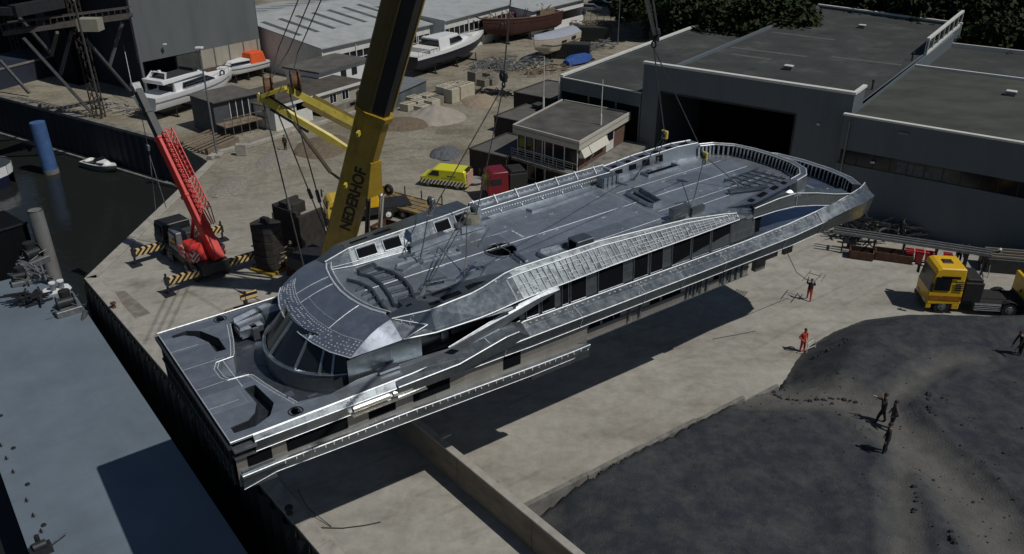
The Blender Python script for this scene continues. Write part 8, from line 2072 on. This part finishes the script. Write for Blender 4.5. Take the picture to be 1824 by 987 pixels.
# ------------------------------------------------------------------ people
def person(label, loc, heading, top, legs, pose='stand', cat='person', head_cov=None, skin=(.35,.20,.14)):
    """continuous skinned body; local +x is the way the figure faces"""
    t_arm = {'stand': ([(.02,.24,1.12),(.10,.26,.86)], [(.02,-.24,1.12),(.10,-.26,.86)]),
             'hips': ([(-.08,.38,1.16),(.10,.24,1.00)], [(-.08,-.38,1.16),(.10,-.24,1.00)]),
             'phone': ([(.12,.26,1.16),(.30,.10,1.46)], [(.12,-.26,1.16),(.30,-.06,1.44)]),
             'raise': ([(.16,.30,1.30),(.22,.26,1.68)], [(.16,-.28,1.22),(.40,-.24,1.36)]),
             'hold': ([(.14,.25,1.14),(.38,.14,1.12)], [(.14,-.25,1.14),(.38,-.14,1.12)]),
             'bend': ([(.40,.25,.92),(.52,.20,.66)], [(.40,-.25,.92),(.52,-.20,.66)])}[pose]
    lean = .28 if pose == 'bend' else 0.0
    st = .14 if pose in ('raise','hold') else .04
    vs = [((0,0,.95),.135), ((.0+lean*.4,0,1.16),.125), ((0+lean*.9,0,1.36),.150), ((.01+lean*1.1,0,1.48),.062), ((.02+lean*1.25,0,1.56),.075), ((.03+lean*1.3,0,1.66),.095), ((.03+lean*1.3,0,1.74),.065)]
    ed = [(0,1),(1,2),(2,3),(3,4),(4,5),(5,6)]
    for sg, arm in ((1,t_arm[0]),(-1,t_arm[1])):
        b = len(vs); vs.append(((lean*.9,.18*sg,1.40),.065)); ed.append((2,b))
        vs.append((arm[0],.048)); ed.append((b,b+1)); vs.append((arm[1],.036)); ed.append((b+1,b+2))
        e = Vector(arm[1]); dv = (e-Vector(arm[0])).normalized(); vs.append((tuple(e+dv*.10),.032)); ed.append((b+2,b+3))
        f = len(vs)
        for q in (-.022,0,.022): vs.append((tuple(e+dv*.18+Vector((0,q,-.01))),.010)); ed.append((b+3,len(vs)-1))
    for sg in (1,-1):
        b = len(vs); s_ = st*sg
        vs.append(((0,.10*sg,.88),.095)); ed.append((0,b)); vs.append(((.03+s_,.11*sg,.50),.062)); ed.append((b,b+1)); vs.append(((s_*1.6,.12*sg,.10),.045)); ed.append((b+1,b+2)); vs.append(((s_*1.6+.13,.13*sg,.045),.040)); ed.append((b+2,b+3))
    me = bpy.data.meshes.new('body'); me.from_pydata([v[0] for v in vs], ed, [])
    ob = bpy.data.objects.new('tmp_body', me); COL.objects.link(ob)
    sk = ob.modifiers.new('skin', 'SKIN'); sk.use_smooth_shade = True
    for i, v in enumerate(vs): kk = 1.0 if (3 <= i <= 6 or v[1] < .02) else 1.28; me.skin_vertices[0].data[i].radius = (v[1]*kk, v[1]*kk)
    me.skin_vertices[0].data[0].use_root = True
    for i in (0,1,2): me.skin_vertices[0].data[i].radius = (vs[i][1]*1.0, vs[i][1]*1.45)
    sb = ob.modifiers.new('sub', 'SUBSURF'); sb.levels = 1; sb.render_levels = 1
    dg = bpy.context.evaluated_depsgraph_get(); me2 = bpy.data.meshes.new_from_object(ob.evaluated_get(dg)); bpy.data.objects.remove(ob)
    for mt in (legs, top, SKIN, BLACK): me2.materials.append(mt)
    hands = [Vector(vs[9][0]) if False else None]
    hp_ = [Vector(t_arm[0][1]), Vector(t_arm[1][1])]
    for p in me2.polygons:
        c = p.center; k = 0 if c.z < .98 else 1
        if c.z > 1.50+(-.06 if lean else 0) and abs(c.y) < .13 and c.x > -.2: k = 2
        if c.z < .09: k = 3
        for h_ in hp_:
            if (c-h_).length < .0: k = 2
            if (c-(h_+(h_-Vector((0,h_.y,1.2))).normalized()*0)).length < .055: k = 2
        if (min((c-h_).length for h_ in hp_) < .22) and abs(c.y) > .0 and c.z < 2 and min((c-(h_+ (h_-Vector(a_[0])).normalized()*.12)).length for h_, a_ in zip(hp_, t_arm)) < .10: k = 2
        p.material_index = k; p.use_smooth = True
    t = thing('person', label, cat, loc, heading)
    o = bpy.data.objects.new('body', me2); COL.objects.link(o); o.parent = t
    m = MB(); hx = .03+lean*1.3
    m.dome(V(hx-.01,0,1.69), .108,.10,.115, 12, 4); 
    if head_cov == 'helmet': m.tube(V(hx,0,1.68),V(hx,0,1.70),.14,.13,12)
    m.build('helmet' if head_cov == 'helmet' else 'hair', {'helmet': WHITE, None: HAIR, 'dark': HAIR}[head_cov], t, smooth=True)
    m = MB()    # face: eyes and nose
    m.box(hx+.085,hx+.115,-.012,.012,1.60,1.645); f_ = m.build('nose', SKIN, t)
    m = MB(); m.box(hx+.082,hx+.098,.02,.05,1.65,1.665); m.box(hx+.082,hx+.098,-.05,-.02,1.65,1.665); m.box(hx+.082,hx+.097,-.03,.03,1.568,1.58); m.build('face_detail', HAIR, t)
    return t
SKIN = mat('skin', (.38,.22,.15), .6, 0, .05, 2); HAIR = mat('dark_hair', (.02,.015,.012), .8)
REDC = mat('red_coverall', (.42,.035,.02), .85, 0, .15, 4); BLK = mat('black_clothes', (.015,.016,.02), .9, 0, .2, 4); NVY = mat('navy_clothes', (.02,.03,.06), .9, 0, .2, 4); WHS = mat('white_shirt', (.62,.64,.68), .8, 0, .05, 4); GRC = mat('grey_clothes', (.07,.07,.075), .9, 0, .2, 4)
DNM = mat('dark_trousers', (.02,.02,.022), .9); ORV = mat('olive_jacket', (.05,.045,.03), .9)
person('person in dark top and red trousers carrying a frame by the yacht shadow tip', P(1440,535,0), 20, BLK, REDC, 'raise')
person('person in red coveralls standing at the edge of the dark heap with hands on hips', P(1428,626,0), 150, REDC, REDC, 'hips')
zh = 1.4
def on_heap(u, v):
    z = 1.2
    for _ in range(8):
        p = P(u,v,z); z = heap_h(p.x,p.y)
    p.z = z-.02; return p
TR_ = []
TR_.append(person('person in dark clothes raising an arm, farthest of the trio on the heap', on_heap(1568,753), -75, BLK, DNM, 'raise'))
TR_.append(person('person in grey jacket at the right of the trio on the dark heap', on_heap(1586,766), -80, GRC, BLK, 'hips'))
TR_.append(person('person in black nearest the camera in the trio on the dark heap', on_heap(1575,808), -70, BLK, BLK, 'stand'))
for o_ in TR_: o_.scale = (1.16,1.16,1.12)
person('person in black crouching forward at the right picture edge on the heap', on_heap(1816,632), -100, BLK, BLK, 'bend')
person('person in white shirt photographing with raised hands beside the beam rack', P(1717,471,0), 250, WHS, NVY, 'phone')
person('person in dark clothes standing beside the person in the white shirt', P(1705,470,0), 200, NVY, BLK, 'stand')
person('person in black behind the beam rack close to the workshop wall', P(1603,424,0), 200, BLK, BLK, 'stand')
person('person in dark work clothes standing on the rubble by the bungalow kerb', P(509,268,0), 190, ORV, DNM, 'stand')
tt = person('person in dark clothes with white helmet standing on the trailer load', TL+hd(97)*2.6+V(0,0,1.22), 200, BLK, BLK, 'hold', head_cov='helmet')
tt = person('person with white helmet bending beside the skip behind the trailer', P(1772,478,0), 220, GRC, BLK, 'hold', head_cov='helmet')
pt = P(1440,535,0)
t = thing('carried_frame', 'thin open metal frame held overhead by the person in red trousers', 'frame', pt+V(0,0,1.75), 40)
m = MB(); m.bar(V(-.9,-.4,.1),V(.9,-.3,.25),.04); m.bar(V(-.9,.4,.1),V(.9,.5,.25),.04); m.bar(V(-.5,-.4,.12),V(-.5,.45,.12),.04); m.bar(V(.5,-.4,.2),V(.5,.45,.2),.04); m.bar(V(-.1,-.7,.1),V(.9,-.6,.2),.04); m.build('frame', GREYSTEEL, t)
t = thing('guard_frame', 'pale bent metal frame standing beside the person in red coveralls', 'frame', P(1443,630,0), 60)
m = MB(); m.path([V(-.4,0,0),V(-.4,0,.9),V(.1,0,1.05),V(.4,0,.8),V(.4,0,0)], .03,5); m.bar(V(-.4,0,.5),V(.4,0,.5),.03); m.bar(V(.4,0,.4),V(.9,.2,.1),.03); m.build('frame', OFFWHITE, t)
